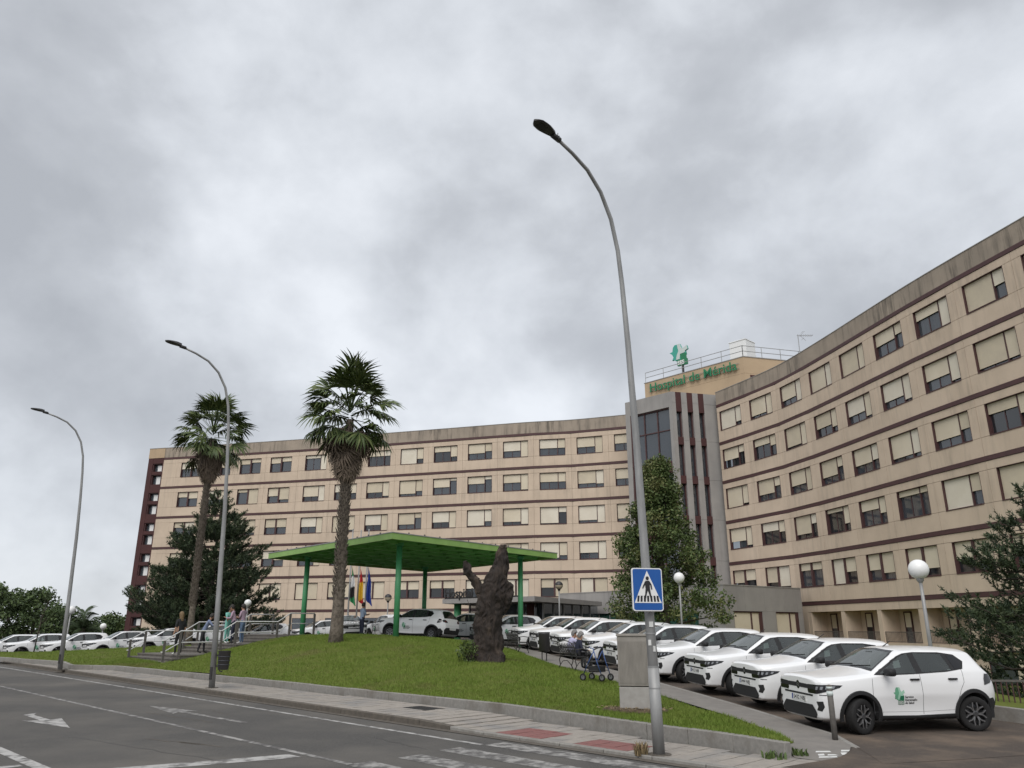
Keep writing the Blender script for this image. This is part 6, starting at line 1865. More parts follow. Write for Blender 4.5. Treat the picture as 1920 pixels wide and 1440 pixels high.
# ------------------------------------------------------------------ street lamps
LAMP_PROF = [(0, 0), (.10, 2.6), (.22, 5.5), (.33, 7.2), (.43, 8.4), (.52, 9.1), (.70, 9.72), (1.0, 10.2), (1.4, 10.52), (1.85, 10.68), (2.28, 10.78)]
ARM = Vector((-.70, -.715, 0)).normalized()
def street_lamp(loc, label, bands=False):
    t = empty('street_lamp', loc); tag(t, label, 'street lamp', 'tall street lamps along the kerb')
    pts = [ARM * a + Vector((0, 0, z)) for a, z in LAMP_PROF]
    rad = [.096, .081, .066, .055, .047, .043, .041, .039, .037, .035, .034]
    MB().tube(pts, rad, 16).obj('pole', M['galv'], t, smooth=True)
    MB().tube([(0, 0, -.03), (0, 0, .012)], .20, 16).obj('base_plate', M['kerb_dirty'], t)
    MB().tube([pts[-1] - ARM * .06, pts[-1] + ARM * .14 + Vector((0, 0, .02))], .055, 12).obj('spigot', M['dark_metal'], t, smooth=True)
    # flat leaf shaped lantern
    c0 = pts[-1] + ARM * .10 + Vector((0, 0, .03)); s_ = Vector((-ARM.y, ARM.x, 0)); d = (ARM + Vector((0, 0, .10))).normalized(); up = d.cross(s_); up = up if up.z > 0 else -up
    b = MB(); n = 11; rows = []
    for k in range(n):
        u = k / (n - 1); w = .16 * math.sin(math.pi * min(1, .16 + .84 * u) ** .85) ** .6 if u < 1 else .02
        w = np.interp(u, [0, .08, .3, .55, .8, .93, 1], [.05, .072, .11, .138, .125, .078, .02]); h = np.interp(u, [0, .3, .7, 1], [.085, .085, .05, .02])
        p = c0 + d * (u * .54)
        rows.append([p - s_ * w, p - s_ * w * .6 + up * h, p + s_ * w * .6 + up * h, p + s_ * w, p + s_ * w * .8 - up * .02, p - s_ * w * .8 - up * .02])
    V_ = [q for r in rows for q in r]; F_ = []
    for k in range(n - 1):
        for j in range(6): F_.append((k * 6 + j, k * 6 + (j + 1) % 6, (k + 1) * 6 + (j + 1) % 6, (k + 1) * 6 + j))
    F_.append(tuple(range(6))); F_.append(tuple((n - 1) * 6 + j for j in reversed(range(6))))
    b.add(V_, F_); b.obj('lantern', M['dark_metal'], t)
    p = c0 + d * .33 - up * .024
    MB().add([p - d * .09 - s_ * .07, p + d * .10 - s_ * .07, p + d * .10 + s_ * .07, p - d * .09 + s_ * .07], [(0, 1, 2, 3)]).obj('led_panel', M['black'], t)
    MB().tube([c0 + s_ * .10, c0 + s_ * .10 - up * .06, c0 + s_ * .10 - d * .05 - up * .04], .008, 5).obj('latch', M['dark_metal'], t)
    if bands:
        for z in (1.02, .70, 1.36, 1.9): MB().tube([ARM * (z * .038) + Vector((0, 0, z)), ARM * (z * .038) + Vector((0, 0, z + .022))], .104 - z * .005, 16).obj('clamp_band', M['galv'], t)
        MB().tube([ARM * .008 + Vector((0, 0, .0)), ARM * .05 + Vector((0, 0, 1.36))], [.101, .096], 16).obj('sleeve', M['galv'], t, smooth=True)
        for z, a0, w in ((2.02, .2, .07), (1.72, -.3, .05), (1.62, .5, .04)):
            pp = ARM * (z * .038); 
            MB().box(-.03, .03, -w / 2, w / 2, 0, .09, Matrix.Translation((pp.x, pp.y, z)) @ Matrix.Rotation(R(-100) + a0, 4, 'Z') @ Matrix.Translation((.066, 0, 0))).obj('sticker', M['plate_white'], t)
    else:
        MB().box(-.04, .04, -.045, .045, .25, .62, Matrix.Translation(ARM * .01) @ Matrix.Rotation(R(-110), 4, 'Z') @ Matrix.Translation((.066, 0, 0))).obj('service_door', M['dark_metal'], t)
    return t
L1 = street_lamp((2.45, 14.02, zp(0)), 'tall curved street lamp carrying the pedestrian crossing sign', True)
L2 = street_lamp((-9.43, 25.87, zs(16.8)), 'tall curved street lamp with a litter bin strapped on, middle of three')
L3 = street_lamp((-19.06, 34.5, zs(29.8)), 'leftmost tall curved street lamp by the corner of the lawn')
# ------------------------------------------------------------------ pedestrian crossing sign
M['sign_blue'] = mat('sign_blue', (.010, .085, .33), .4, (.012, .095, .35), 4, 3)
M['sign_back'] = mat('sign_back', (.38, .38, .38), .5, metal=.5)
sg = empty('crossing_sign', (2.345, 13.74, 2.22), R(13)); tag(sg, 'blue square pedestrian crossing sign with a walking figure on the lamp post', 'sign')
def flat(poly, y, m, name, par, th=.002):
    b = MB(); n = len(poly)
    v = [(x, y, z) for x, z in poly] + [(x, y + th, z) for x, z in poly]
    b.add(v, [tuple(range(n)), tuple(reversed(range(n, 2 * n)))] + [((i + 1) % n, i, n + i, n + (i + 1) % n) for i in range(n)])
    return b.obj(name, m, par)
def rrect(w, h, r, cx=0, cz_=0):
    o = []
    for sx, sz, a0 in ((1, -1, -90), (1, 1, 0), (-1, 1, 90), (-1, -1, 180)):
        for k in range(5):
            a = R(a0 + 22.5 * k); o.append((cx + sx * (w / 2 - r) + r * math.cos(a), cz_ + sz * (h / 2 - r) + r * math.sin(a)))
    return o
SWd, SHt = .56, .72
flat(rrect(SWd, SHt, .045, 0, SHt / 2), .0, M['white'], 'sign_plate', sg, .03)
flat(rrect(SWd - .035, SHt - .035, .035, 0, SHt / 2), -.003, M['sign_blue'], 'sign_face', sg)
flat([(-.248, .135), (.248, .135), (0, .675)], -.006, M['white'], 'sign_triangle', sg)
for x, sl in ((-.185, .012), (-.125, .008), (-.062, .004), (.0, 0), (.062, -.004), (.125, -.008), (.185, -.012)):
    flat([(x - .018, .155), (x + .018, .155), (x + .018 + sl, .255), (x - .018 + sl, .255)], -.009, M['ink'], 'sign_bar', sg)
n = 14
flat([(.0 + .030 * math.cos(2 * math.pi * k / n), .548 + .032 * math.sin(2 * math.pi * k / n)) for k in range(n)], -.012, M['ink'], 'figure_head', sg)
flat([(-.035, .505), (.035, .505), (.075, .44), (.085, .36), (.065, .36), (.052, .425), (.040, .445), (.042, .36), (.055, .28), (.075, .20), (.045, .20), (.022, .28), (.0, .345), (-.020, .29), (-.045, .195), (-.075, .20), (-.050, .29), (-.040, .37), (-.045, .44), (-.075, .39), (-.085, .37), (-.100, .38), (-.082, .425), (-.055, .475)], -.0125, M['ink'], 'figure_body', sg)
MB().tube([(.0, .03, .18), (.0, .15, .18)], .02, 8).tube([(.0, .03, .54), (.0, .15, .54)], .02, 8).obj('sign_bracket', M['galv'], sg)
# ------------------------------------------------------------------ globe lamps
def globe_lamp(px, py, D, gz, label, half=False, r=.24):
    zr = .302 + .953 * (720 - py) / 1440; yr = .953 - .302 * (720 - py) / 1440
    x = (px - 960) / 1440 / yr * D; z = CAMZ + zr / yr * D
    t = empty('globe_lamp', (x, D, gz)); tag(t, label, 'lamp', 'globe lamps in the grounds')
    h = z - gz
    MB().tube([(0, 0, -.2), (0, 0, h * .5), (0, 0, h - r * .8)], [.055, .048, .040], 10).obj('pole', M['galv'], t, smooth=True)
    MB().lathe([(.04, h - r - .10), (.085, h - r - .04), (.10, h - r + .03)], 14).obj('collar', M['dark_metal'] if half else M['galv'], t, smooth=True)
    pr = [(r * math.sin(math.pi * k / 16) + .001, h - r * math.cos(math.pi * k / 16)) for k in range(17)]
    if half:
        MB().lathe(pr[:9], 22).obj('globe', M['globe_dirty'], t, smooth=True); MB().lathe([(a * 1.01, z_) for a, z_ in pr[8:]], 22).obj('globe_cap', M['dark_metal'], t, smooth=True)
    else: MB().lathe(pr, 22).obj('globe', M['globe'], t, smooth=True)
    return t
M['globe_dirty'] = mat('globe_clear', (.42, .36, .26), .3)
globe_lamp(1722, 1067, 21.0, HP(10.2, 21) + .2, 'large white globe lamp behind the nearest parked car', r=.255)
globe_lamp(1273, 1083, 38.5, HP(8.0, 38.5), 'white globe lamp right of the crossing sign, before the oak', r=.26)
globe_lamp(1048, 1097, 48.0, 1.15, 'dark capped globe lamp before the entrance pavilion', True)
globe_lamp(728, 1120, 54.0, 1.2, 'dark capped globe lamp between the flags and the canopy column', True)
globe_lamp(465, 1130, 44.5, 1.35, 'white globe lamp right of the pine, above the upper stair', r=.19)
globe_lamp(134, 1143, 56.0, .1, 'white globe lamp just right of the leftmost street lamp', r=.26)
globe_lamp(194, 1174, 66.0, .1, 'low white globe lamp left of the maroon building end', r=.25)
fl = empty('street_lamp', (-63.0, 100.0, -.3)); tag(fl, 'distant street lamp with two arms among the left trees', 'street lamp')
MB().tube([(0, 0, 0), (.2, 0, 5.6)], [.10, .06], 8).obj('pole', M['galv'], fl); MB().bar((.2, 0, 5.55), (1.6, 0, 6.1), .10).bar((.2, 0, 5.6), (.0, -.5, 5.85), .2, .1).obj('arm', M['galv'], fl)
# ------------------------------------------------------------------ litter bins
b_ = empty('litter_bin', (-9.05, 25.62, zs(16.8) + .55), R(-20)); tag(b_, 'dark ribbed litter bin strapped to the middle street lamp', 'litter bin')
MB().lathe([(.15, 0), (.165, .03), (.185, .52), (.195, .54), (.195, .56)], 22).obj('bucket', M['dark_metal'], b_, smooth=True)
M['bin'] = mat('bin_slate', (.040, .043, .052), .55)
for z in (.14, .26, .38): MB().lathe([(.178 + z * .03, z), (.184 + z * .03, z + .012), (.178 + z * .03, z + .024)], 22).obj('ring', M['bin'], b_)
MB().bar((-.38, .10, .42), (-.12, .03, .42), .04).bar((-.38, .10, .1), (-.12, .03, .1), .04).obj('bracket', M['dark_metal'], b_)
MB().tube([(.06, -.1, -.03), (.02, -.1, -.05), (-.06, -.1, -.02)], .02, 6).obj('catch', M['dark_metal'], b_)
bx, by = 1.25, 31.5
b2 = empty('litter_bin', (bx, by, HL(bx, by)), R(15)); tag(b2, 'dark litter bin on two short legs beside the path', 'litter bin')
MB().lathe([(.16, .36), (.20, .40), (.215, 1.0), (.225, 1.03), (.20, 1.05)], 18).obj('bucket', M['dark_metal'], b2, smooth=True)
for s in (-1, 1): MB().tube([(s * .09, 0, -.05), (s * .09, 0, .40)], .022, 8).obj('leg', M['dark_metal'], b2)
MB().box(-.23, .23, -.02, .02, .9, 1.08).obj('hood', M['dark_metal'], b2)
# ------------------------------------------------------------------ concrete cabinet, bollard
M['cab'] = mat('cabinet_concrete', (.290, .270, .240), .9, (.235, .218, .195), 6, 5, bump=.15, bscale=50, col3=(.18, .165, .145), scale3=1.8, lo3=.55, hi3=.75, stretch=(1, 1, .3))
M['cab2'] = mat('cabinet_base', (.36, .345, .325), .9, (.30, .285, .265), 6, 5, bump=.1, bscale=50)
cb = empty('service_cabinet', (2.78, 18.55, HL(2.76, 18.5) + .0), R(-10)); tag(cb, 'ribbed grey concrete service cabinet on a pale plinth beside the lamp', 'cabinet')
MB().box(-.355, .355, -.17, .17, -.15, .53).obj('plinth', M['cab2'], cb, bevel=.015)
MB().box(-.365, .365, -.18, .18, .545, 1.60).obj('housing', M['cab'], cb, bevel=.012)
rb = MB()
for k in range(22): rb.box(-.345 + k * .0315, -.345 + k * .0315 + .016, -.194, -.180, .60, 1.50)
q = rb.obj('ribs', M['cab'], cb); q['kind'] = 'stuff'
MB().box(-.385, .385, -.20, .20, 1.60, 1.66).obj('lid', M['cab'], cb, bevel=.012)
MB().box(.366, .374, -.14, .14, .62, 1.5).obj('side_door', M['cab2'], cb)
bo = empty('bollard', (5.86, 15.22, PZ(5.80, 15.2))); tag(bo, 'slim grey steel bollard before the nearest car', 'bollard')
MB().tube([(0, 0, -.1), (0, 0, .86)], .052, 14).obj('post', M['post'], bo, smooth=True)
MB().tube([(0, 0, .86), (0, 0, .90)], .056, 14).tube([(0, 0, .74), (0, 0, .82)], .056, 14).obj('reflective_band', M['pale'], bo, smooth=True)
MB().lathe([(.056, .90), (.050, .925), (.001, .935)], 14).obj('cap', M['kerb_dirty'], bo, smooth=True)
# ------------------------------------------------------------------ flags
M['flag_red'] = mat('flag_red', (.42, .015, .02), .8); M['flag_yellow'] = mat('flag_yellow', (.62, .38, .02), .8)
M['flag_blue'] = mat('flag_blue', (.012, .035, .22), .8); M['flag_green'] = mat('flag_green', (.02, .20, .07), .8); M['flag_white'] = mat('flag_white', (.6, .6, .6), .8); M['flag_black'] = mat('flag_black', (.015, .015, .015), .8)
def flag(px, D, label, mats):
    x = (px - 960) / 1440 / 1.045 * D
    t = empty('flagpole', (x, D, 1.25)); tag(t, label, 'flagpole', 'flagpoles behind the canopy')
    MB().tube([(0, 0, 0), (0, 0, 7.0)], [.06, .04], 10).obj('pole', M['galv'], t, smooth=True)
    # limp cloth in folds
    nz, nx = 18, 9; V, F, MI = [], [], []
    for i in range(nz + 1):
        u = i / nz; z = 4.75 - 2.35 * u
        for j in range(nx + 1):
            w = j / nx
            r = (.12 + .36 * u ** .8) * w
            V.append((.05 + r * .9 + .05 * math.sin(u * 6), .10 * math.sin(w * 11 + u * 2) * (.4 + u), z - .55 * w * (1 - u * .3)))
    for i in range(nz):
        for j in range(nx):
            q = i * (nx + 1) + j; F.append((q, q + 1, q + nx + 2, q + nx + 1)); 
            s_ = (i + j * .5) / (nz + nx * .5)
            MI.append(min(len(mats) - 1, int(s_ * len(mats))))
    link('cloth', np_mesh('cloth', V, F, [M[m] for m in mats], smooth=True, mi=MI), t)
    return t
flag(652, 52, 'flagpole with a limp green white and black flag', ['flag_green', 'flag_white', 'flag_black', 'flag_green'])
flag(668, 52.5, 'flagpole with a limp red and yellow flag', ['flag_red', 'flag_red', 'flag_yellow', 'flag_yellow', 'flag_red'])
flag(683, 52, 'flagpole with a limp dark blue flag', ['flag_blue', 'flag_blue'])
# ------------------------------------------------------------------ wrought iron benches
def bench_proto():
    t = empty('iron_bench')
    for s in (-.72, .72):
        b = MB()
        b.tube([(.24, s, 0), (.20, s, .10), (.26, s, .25), (.18, s, .42)], .017, 6)
        b.tube([(-.28, s, 0), (-.20, s, .14), (-.24, s, .30), (-.18, s, .42), (-.24, s, .65), (-.32, s, .84)], .017, 6)
        b.tube([(.18, s, .42), (-.18, s, .42)], .017, 6)
        b.tube([(.20, s, .10), (.05, s, .26), (-.10, s, .26), (-.20, s, .14)], .012, 6)
        b.tube([(-.24, s, .64), (.0, s, .67), (.20, s, .64), (.26, s, .58), (.20, s, .53), (.18, s, .42)], .017, 6)
        b.obj('end_frame', M['dark_metal'], t, smooth=True)
    for k in range(7):
        x = -.19 + k * .064
        MB().box(x - .022, x + .022, -.74, .74, .425, .443).obj('slat', M['dark_metal'], t)
    b = MB()
    top = [(-.32 - .01, -.72 + 1.44 * k / 12, .82 + .10 * math.sin(math.pi * k / 12)) for k in range(13)]
    b.tube(top, .016, 6); b.tube([(-.20, -.72, .50), (-.20, .72, .50)], .012, 6)
    for k in range(9):
        yc = -.60 + k * .15; rr = .070
        b.tube([(-.255 - .08 * math.sin(a) * .3, yc + rr * math.cos(a), .66 + .12 * math.sin(a)) for a in [2 * math.pi * q / 10 for q in range(11)]], .009, 5)
        b.tube([(-.21, yc + .07, .5), (-.30, yc - .07, .84)], .008, 5); b.tube([(-.21, yc - .07, .5), (-.30, yc + .07, .84)], .008, 5)
    q = b.obj('scroll_back', M['dark_metal'], t); 
    return t
bn = bench_proto()
bench_dir = math.atan2(.30, .95)
def put_bench(o, x, y, rz, lab, z=None):
    o.location = (x, y, HP(x, y) + .05 if z is None else z); o.rotation_euler = (0, 0, rz); tag(o, lab, 'bench', 'wrought iron benches')
BX, BY = 2.05, 27.0
b_b = copy_tree(bn); b_c = copy_tree(bn); b_d = copy_tree(bn)
put_bench(bn, BX, BY, bench_dir, 'wrought iron bench under the seated couple', HL(BX, BY) + .03)
put_bench(b_b, .25, 35.6, R(20), 'empty wrought iron bench just right of the dead trunk')
put_bench(b_c, -9.0, 44.6, R(-75), 'empty wrought iron bench behind the right palm trunk')
put_bench(b_d, -6.9, 44.2, R(-60), 'empty wrought iron bench behind the front canopy column')
# railing at the far right edge
rl = empty('fence', (12.5, 19.5, .02)); tag(rl, 'low brown metal fence beyond the nearest car tail', 'fence')
d = Vector((3.5, -.6, 0)).normalized()
for k in (0, 1): MB().bar(d * -1.2 + Vector((0, 0, .10 + .62 * k)), d * 5.5 + Vector((0, 0, .10 + .62 * k)), .045).obj('rail', M['post'], rl)
for k in range(56): MB().bar(d * (-1.2 + k * .12) + Vector((0, 0, .12)), d * (-1.2 + k * .12) + Vector((0, 0, .72)), .022).obj('bar', M['maroon'], rl)
# ------------------------------------------------------------------ rollator beside the bench
M['blue_tube'] = mat('blue_tube', (.055, .10, .25), .35, metal=.4)
ro = empty('rollator', (2.45, 23.7, HL(2.45, 23.7) + .04), R(-35)); tag(ro, 'blue four wheeled rollator parked beside the seated couple', 'rollator')
for s in (-.26, .26):
    b = MB(); b.tube([(.30, s, .16), (.16, s, .52), (.05, s, .88), (-.10, s, .92), (-.20, s, .90)], .015, 8); b.obj('front_tube', M['blue_tube'], ro, smooth=True)
    b = MB(); b.tube([(-.30, s, .16), (-.12, s, .50), (.06, s, .80)], .015, 8); b.obj('rear_tube', M['blue_tube'], ro, smooth=True)
    MB().tube([(-.08, s, .92), (-.22, s, .90)], .022, 8).obj('grip', M['black'], ro)
    for x in (.31, -.31):
        w = MB().lathe([(.060, -.016), (.098, -.018), (.10, 0), (.098, .018), (.060, .016)], 18).obj('wheel', M['tyre'], ro, (x, s, .10), (R(90), 0, 0), smooth=True)
        link('spoke', MB().lathe([(.001, .008), (.062, .008)], 10).lathe([(.001, -.008), (.062, -.008)], 10).mesh('spoke', M['rim_cut']), w)
        MB().tube([(x, s, .10), (x * .98, s, .20)], .014, 6).obj('fork', M['dark_metal'], ro)
MB().box(-.16, .16, -.25, .25, .50, .54).obj('seat', M['black'], ro, bevel=.01)
MB().tube([(.05, -.26, .84), (.13, -.15, .90), (.15, 0, .92), (.13, .15, .90), (.05, .26, .84)], .02, 8).obj('back_strap', M['dark_metal'], ro, smooth=True)
b = MB()
for x in (-.12, .16): b.tube([(x, -.24, .26), (x, .24, .26)], .006, 5)
b.box(-.13, .17, -.22, .22, .24, .40); b.obj('bag', M['black'], ro)
for s in (-.26, .26): MB().tube([(.26, s, .28), (-.26, s, .28)], .010, 6).obj('side_brace', M['dark_metal'], ro)
# ------------------------------------------------------------------ people
def fmat(name, c): return mat(name, c, .85, tuple(v * .8 for v in c), 8, 3, bump=.15, bscale=14)
M['skin'] = mat('skin', (.42, .25, .17), .6); M['skin2'] = mat('skin_tan', (.30, .165, .105), .6)
M['hair_dark'] = mat('hair_dark', (.020, .015, .012), .7); M['hair_grey'] = mat('hair_grey', (.22, .21, .205), .8, (.12, .115, .11), 30, 3); M['hair_blond'] = mat('hair_blond', (.20, .13, .065), .7, (.12, .08, .04), 20, 3)
M['shoe_dark'] = mat('shoe_dark', (.02, .018, .016), .6); M['shoe_white'] = mat('shoe_white', (.62, .62, .60), .6)
def person(loc, rz, label, J, top, legs, shoe, hair, skin='skin', hair_kind='short', scale=1.0, sleeve='short'):
    """J: joint dict in metres, facing +x; one skinned body, clothes by region, hair and face details as children"""
    t = empty('person', loc, rz); t.scale = (scale,) * 3; tag(t, label, 'person')
    Vn = ['pelvis', 'belly', 'chest', 'neck', 'chin', 'crown'] + [a + s for s in ('_l', '_r') for a in ('shoulder', 'elbow', 'wrist', 'palm', 'hip', 'knee', 'ankle', 'heel', 'toe')]
    V = {k: Vector(J[k]) for k in Vn if k in J}
    for s in ('_l', '_r'):
        V['heel' + s] = V['ankle' + s] + Vector((-.035, 0, -.045))
    order = list(V); idx = {k: i for i, k in enumerate(order)}
    E_ = [('pelvis', 'belly'), ('belly', 'chest'), ('chest', 'neck'), ('neck', 'chin'), ('chin', 'crown')]
    for s in ('_l', '_r'):
        E_ += [('chest', 'shoulder' + s), ('shoulder' + s, 'elbow' + s), ('elbow' + s, 'wrist' + s), ('wrist' + s, 'palm' + s), ('pelvis', 'hip' + s), ('hip' + s, 'knee' + s), ('knee' + s, 'ankle' + s), ('ankle' + s, 'toe' + s)]
    rad = {'pelvis': (.15, .13), 'belly': (.145, .115), 'chest': (.15, .12), 'neck': (.058, .058), 'chin': (.078, .085), 'crown': (.076, .085)}
    for s in ('_l', '_r'):
        rad.update({'shoulder' + s: (.068, .068), 'elbow' + s: (.045, .045), 'wrist' + s: (.030, .030), 'palm' + s: (.034, .020), 'hip' + s: (.095, .095), 'knee' + s: (.062, .062), 'ankle' + s: (.042, .042), 'toe' + s: (.034, .030), 'heel' + s: (.03, .03)})
    co = [V[k] for k in order if not k.startswith('heel')]; order = [k for k in order if not k.startswith('heel')]; idx = {k: i for i, k in enumerate(order)}
    ed = [(idx[a], idx[b]) for a, b in E_]; rl_ = [rad[k] for k in order]; region = {}
    # fingers and thumb
    for s, sg in (('_l', 1), ('_r', -1)):
        w, p = V['wrist' + s], V['palm' + s]; d = (p - w).normalized(); side = d.cross(Vector((0, 0, 1))); side = side.normalized() if side.length > .1 else Vector((0, 1, 0)); cur = side.cross(d)
        for k, (o, L) in enumerate(((-.030, .060), (-.010, .074), (.010, .078), (.029, .070))):
            a = p + side * o + d * .025; b_ = a + d * L * .5 + cur * .004; c_ = b_ + d * L * .42 - cur * .018
            base = len(co); co += [a, b_, c_]; rl_ += [(.010, .010), (.009, .009), (.008, .008)]; ed += [(idx['palm' + s], base), (base, base + 1), (base + 1, base + 2)]
        a = w + (p - w) * .45 - side * .036; b_ = a - side * .022 + d * .040; base = len(co); co += [a, b_]; rl_ += [(.012, .012), (.009, .009)]; ed += [(idx['wrist' + s], base), (base, base + 1)]
    me = bpy.data.meshes.new('body'); me.from_pydata([tuple(c_) for c_ in co], ed, [])
    o = bpy.data.objects.new('tmp_person', me); C.objects.link(o)
    o.modifiers.new('k', 'SKIN'); o.modifiers.new('s', 'SUBSURF').levels = 1; o.modifiers['s'].render_levels = 1
    if not me.skin_vertices: me.skin_vertices.new() if hasattr(me.skin_vertices, 'new') else None
    sv = me.skin_vertices[0].data
    for i, r_ in enumerate(rl_): sv[i].radius = r_; sv[i].use_root = (i == 0)
    dg = bpy.context.evaluated_depsgraph_get()
    bme = bpy.data.meshes.new_from_object(o.evaluated_get(dg)); bpy.data.objects.remove(o)
    bme.name = 'body'; bme.materials.clear()
    for m in (M[skin], M[top], M[legs], M[shoe]): bme.materials.append(m)
    segs = []
    for a, b in E_:
        if a in ('pelvis', 'belly') and b in ('belly', 'chest') or (a == 'chest'): r_ = 1
        elif a.startswith('shoulder'): r_ = 1
        elif a.startswith('elbow'): r_ = 1 if sleeve == 'long' else 0
        elif a.startswith(('wrist', 'neck', 'chin')): r_ = 0
        elif a.startswith('ankle'): r_ = 3
        else: r_ = 2
        if (a, b) == ('chest', 'neck'): r_ = 1
        segs.append((V[a], V[b], r_))
    mi = []
    for p in bme.polygons:
        c_ = p.center; best, rr = 9, 0
        for a, b, r_ in segs:
            ab = b - a; tt = max(0, min(1, (c_ - a).dot(ab) / max(ab.length_squared, 1e-9))); dd = (c_ - (a + ab * tt)).length
            if dd < best: best, rr = dd, r_
        if rr == 0 and c_.z < V['neck'].z - .015 and (c_ - V['neck']).length < .16: rr = 1
        mi.append(rr)
    bme.polygons.foreach_set('material_index', mi); bme.polygons.foreach_set('use_smooth', [True] * len(mi))
    link('body', bme, t)
    # head: hair shell, nose, ears, eyes
    ch, cr = V['chin'], V['crown']; ax = (cr - ch).normalized(); fw = Vector(J.get('face', (1, 0, 0))).normalized(); fw = (fw - ax * fw.dot(ax)).normalized(); sd = ax.cross(fw)
    hc = ch + ax * ((cr - ch).length * .55); Mx = Matrix(((fw.x, sd.x, ax.x, hc.x), (fw.y, sd.y, ax.y, hc.y), (fw.z, sd.z, ax.z, hc.z), (0, 0, 0, 1)))
    b = MB(); nl, nm = 12, 18
    for i in range(nl + 1):
        th = math.pi * .66 * i / nl
        for k in range(nm):
            ph = 2 * math.pi * k / nm; x, y, z = math.sin(th) * math.cos(ph), math.sin(th) * math.sin(ph), math.cos(th)
            back = max(0, -x)
            R0 = .112 if hair_kind != 'curly' else .124
            zz = z * (.145 if hair_kind != 'curly' else .152)
            if x > .25 and z < .45: zz = max(zz, .045)       # hairline over the brow
            if hair_kind == 'long' and back > .1 and i > nl * .6: zz -= .20 * (i / nl - .6) / .4
            q = Vector((x * R0 - .012, y * (R0 - .010), zz + .012))
            if hair_kind == 'curly': q *= 1 + .08 * mnoise.noise(q * 40)
            b.v.append(tuple(Mx @ q))
    for i in range(nl):
        for k in range(nm): b.f.append((i * nm + k, (i + 1) * nm + k, (i + 1) * nm + (k + 1) % nm, i * nm + (k + 1) % nm)); b.mi.append(0)
    b.obj('hair', M[hair], t, smooth=True)
    MB().lathe([(.001, .022), (.012, .0), (.016, -.02), (.001, -.028)], 8, Mx @ Matrix.Translation((.095, 0, -.030))).obj('nose', M[skin], t, smooth=True)
    for s in (-1, 1):
        MB().lathe([(.001, .012), (.020, .0), (.026, -.006), (.001, -.012)], 10, Mx @ Matrix.Translation((-.005, s * .084, -.015)) @ Matrix.Rotation(R(90), 4, 'X')).obj('ear', M[skin], t, smooth=True)
        MB().lathe([(.001, .006), (.009, 0), (.001, -.006)], 8, Mx @ Matrix.Translation((.082, s * .032, .002)) @ Matrix.Rotation(R(90), 4, 'Y')).obj('eye', M['hair_dark'], t)
    MB().box(-.004, .004, -.022, .022, -.004, .004, Mx @ Matrix.Translation((.084, 0, -.072))).obj('mouth', M['skin2'], t)
    return t
def stand(lean=0., arms='down', step=0., face=(1, 0, 0), bend=0.):
    J = {'pelvis': (0, 0, .94), 'belly': (.02 + lean * .3, 0, 1.12), 'chest': (.02 + lean * .8, 0, 1.34), 'neck': (lean * 1.1, 0, 1.49), 'chin': (.025 + lean * 1.3, 0, 1.575), 'crown': (.03 + lean * 1.5, 0, 1.70), 'face': face}
    for s, g in (('_l', 1), ('_r', -1)):
        J['shoulder' + s] = (lean, g * .185, 1.42); J['hip' + s] = (0, g * .095, .90)
        st_ = step * g
        J['knee' + s] = (.02 + st_ * .55 + max(0, st_) * .1, g * .10, .50); J['ankle' + s] = (st_ - .01, g * .10, .085 + max(0, -st_) * .18); J['toe' + s] = (st_ + .16, g * .115, .035 + max(0, -st_) * .05)
        if arms == 'down': e, w, p = (-.02 + lean, g * .245, 1.14), (.04 + lean, g * .24, .90), (.06 + lean, g * .235, .82)
        elif arms == 'rest': e, w, p = (.16 + lean, g * .26, 1.22), (.42 + lean, g * .20, 1.20), (.50 + lean, g * .18, 1.19)
        elif arms == 'hold': e, w, p = (.05 + lean, g * .24, 1.16), (.26 + lean, g * .14, 1.17), (.33 + lean, g * .09, 1.20)
        J['elbow' + s] = e; J['wrist' + s] = w; J['palm' + s] = p
    return J
def sit(face=(1, 0, 0), lean=0., hands='lap'):
    J = {'pelvis': (-.05, 0, .50), 'belly': (-.05, 0, .66), 'chest': (-.03 + lean * .6, 0, .86), 'neck': (.02 + lean, 0, .995), 'chin': (.06 + lean, 0, 1.065), 'crown': (.08 + lean, 0, 1.165), 'face': face}
    for s, g in (('_l', 1), ('_r', -1)):
        J['shoulder' + s] = (.0 + lean * .8, g * .185, .935); J['hip' + s] = (.0, g * .10, .50)
        J['knee' + s] = (.42, g * .12, .54); J['ankle' + s] = (.40, g * .12, .085); J['toe' + s] = (.57, g * .13, .035)
        J['elbow' + s] = (.04, g * .25, .69); J['wrist' + s] = (.26, g * .14, .66); J['palm' + s] = (.33, g * .10, .65)
        if hands == 'mouth' and g < 0: J['elbow' + s] = (.18, g * .24, .80); J['wrist' + s] = (.20, g * .12, .98); J['palm' + s] = (.17, g * .06, 1.035)
    return J
for n_, c_ in (('cloth_black', (.018, .018, .020)), ('cloth_blue', (.17, .21, .32)), ('cloth_mint', (.20, .50, .42)), ('cloth_pink', (.42, .30, .38)), ('cloth_denim', (.12, .18, .28)), ('cloth_navy', (.018, .022, .045)),
               ('cloth_lilac', (.46, .45, .62)), ('cloth_grey', (.10, .10, .105)), ('cloth_paleblue', (.26, .33, .44))):
    M[n_] = fmat(n_, c_)
def stp(s, e): q = ST + SN * s + SE * e; return q
q = stp(.72, .30)
person((q.x, q.y, .81), R(150), 'person with long blond hair in black clothes and white trainers on the stair', stand(0, 'down', .05), 'cloth_black', 'cloth_black', 'shoe_white', 'hair_blond', hair_kind='long', scale=1.02)
q = stp(2.2, 1.35)
person((q.x, q.y, .81), R(25), 'person in a blue shirt and dark trousers leaning on the stair handrail', stand(.22, 'rest', .14), 'cloth_blue', 'cloth_black', 'shoe_dark', 'hair_dark', 'skin2', sleeve='long')
q = stp(3.7, 2.1)
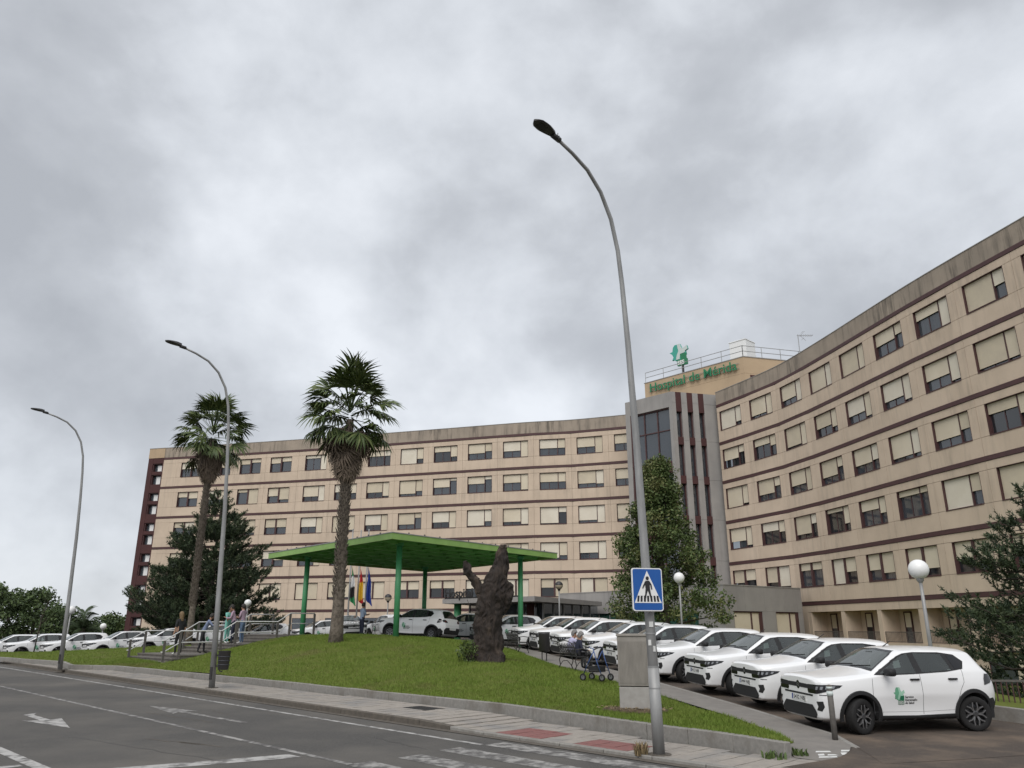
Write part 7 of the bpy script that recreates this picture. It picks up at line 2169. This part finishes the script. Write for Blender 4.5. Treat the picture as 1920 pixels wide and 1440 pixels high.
person((q.x, q.y, 1.22), R(-20), 'person in a mint green tunic, leftmost of the standing trio', stand(.06, 'hold'), 'cloth_mint', 'cloth_mint', 'shoe_white', 'hair_dark', 'skin2', scale=.97)
q = stp(3.5, .9)
person((q.x, q.y, 1.22), R(190), 'person in a pink shirt and dark trousers, middle of the standing trio', stand(.10, 'hold', .06), 'cloth_pink', 'cloth_navy', 'shoe_dark', 'hair_dark', 'skin2', sleeve='long')
q = stp(3.95, .95)
person((q.x, q.y, 1.22), R(170), 'person in blue jeans and a pale shirt, rightmost of the standing trio', stand(.02, 'hold'), 'cloth_pink', 'cloth_denim', 'shoe_white', 'hair_dark', 'skin', scale=1.02)
person((-7.55, 40.4, HP(-7.55, 40.4)), R(40), 'person with dark hair in a pale blue top beside the right palm trunk', stand(.03, 'hold'), 'cloth_paleblue', 'cloth_navy', 'shoe_dark', 'hair_dark', 'skin2', scale=.97)
bz = HL(BX, BY) + .03
bv = Vector((-math.sin(bench_dir), math.cos(bench_dir), 0)); bf = Vector((math.cos(bench_dir), math.sin(bench_dir), 0))
p = Vector((BX, BY, 0)) + bv * .16
person((p.x, p.y, bz - .005), bench_dir, 'seated person in a lilac shirt with cropped grey hair, hand at the mouth', sit((.75, -.65, 0), .04, 'mouth'), 'cloth_lilac', 'cloth_grey', 'shoe_dark', 'hair_grey', 'skin2', scale=1.0)
p = Vector((BX, BY, 0)) - bv * .44
person((p.x, p.y, bz - .005), bench_dir - .1, 'seated person with curly grey hair in a dark navy top on the bench', sit((.9, -.4, 0), .02), 'cloth_navy', 'cloth_black', 'shoe_dark', 'hair_grey', 'skin', hair_kind='curly', scale=.95, sleeve='long')
hb = empty('handbag', (p.x + bf.x * .38, p.y + bf.y * .38, bz + .56), bench_dir); tag(hb, 'cream handbag on the lap of the person with curly grey hair', 'handbag')
b = MB().box(-.08, .08, -.14, .14, 0, .10); b.obj('pouch', M['plate_white'], hb, bevel=.02)
MB().tube([(0, -.10, .10), (0, -.05, .17), (0, .05, .17), (0, .10, .10)], .008, 6).obj('strap', M['dead'], hb)
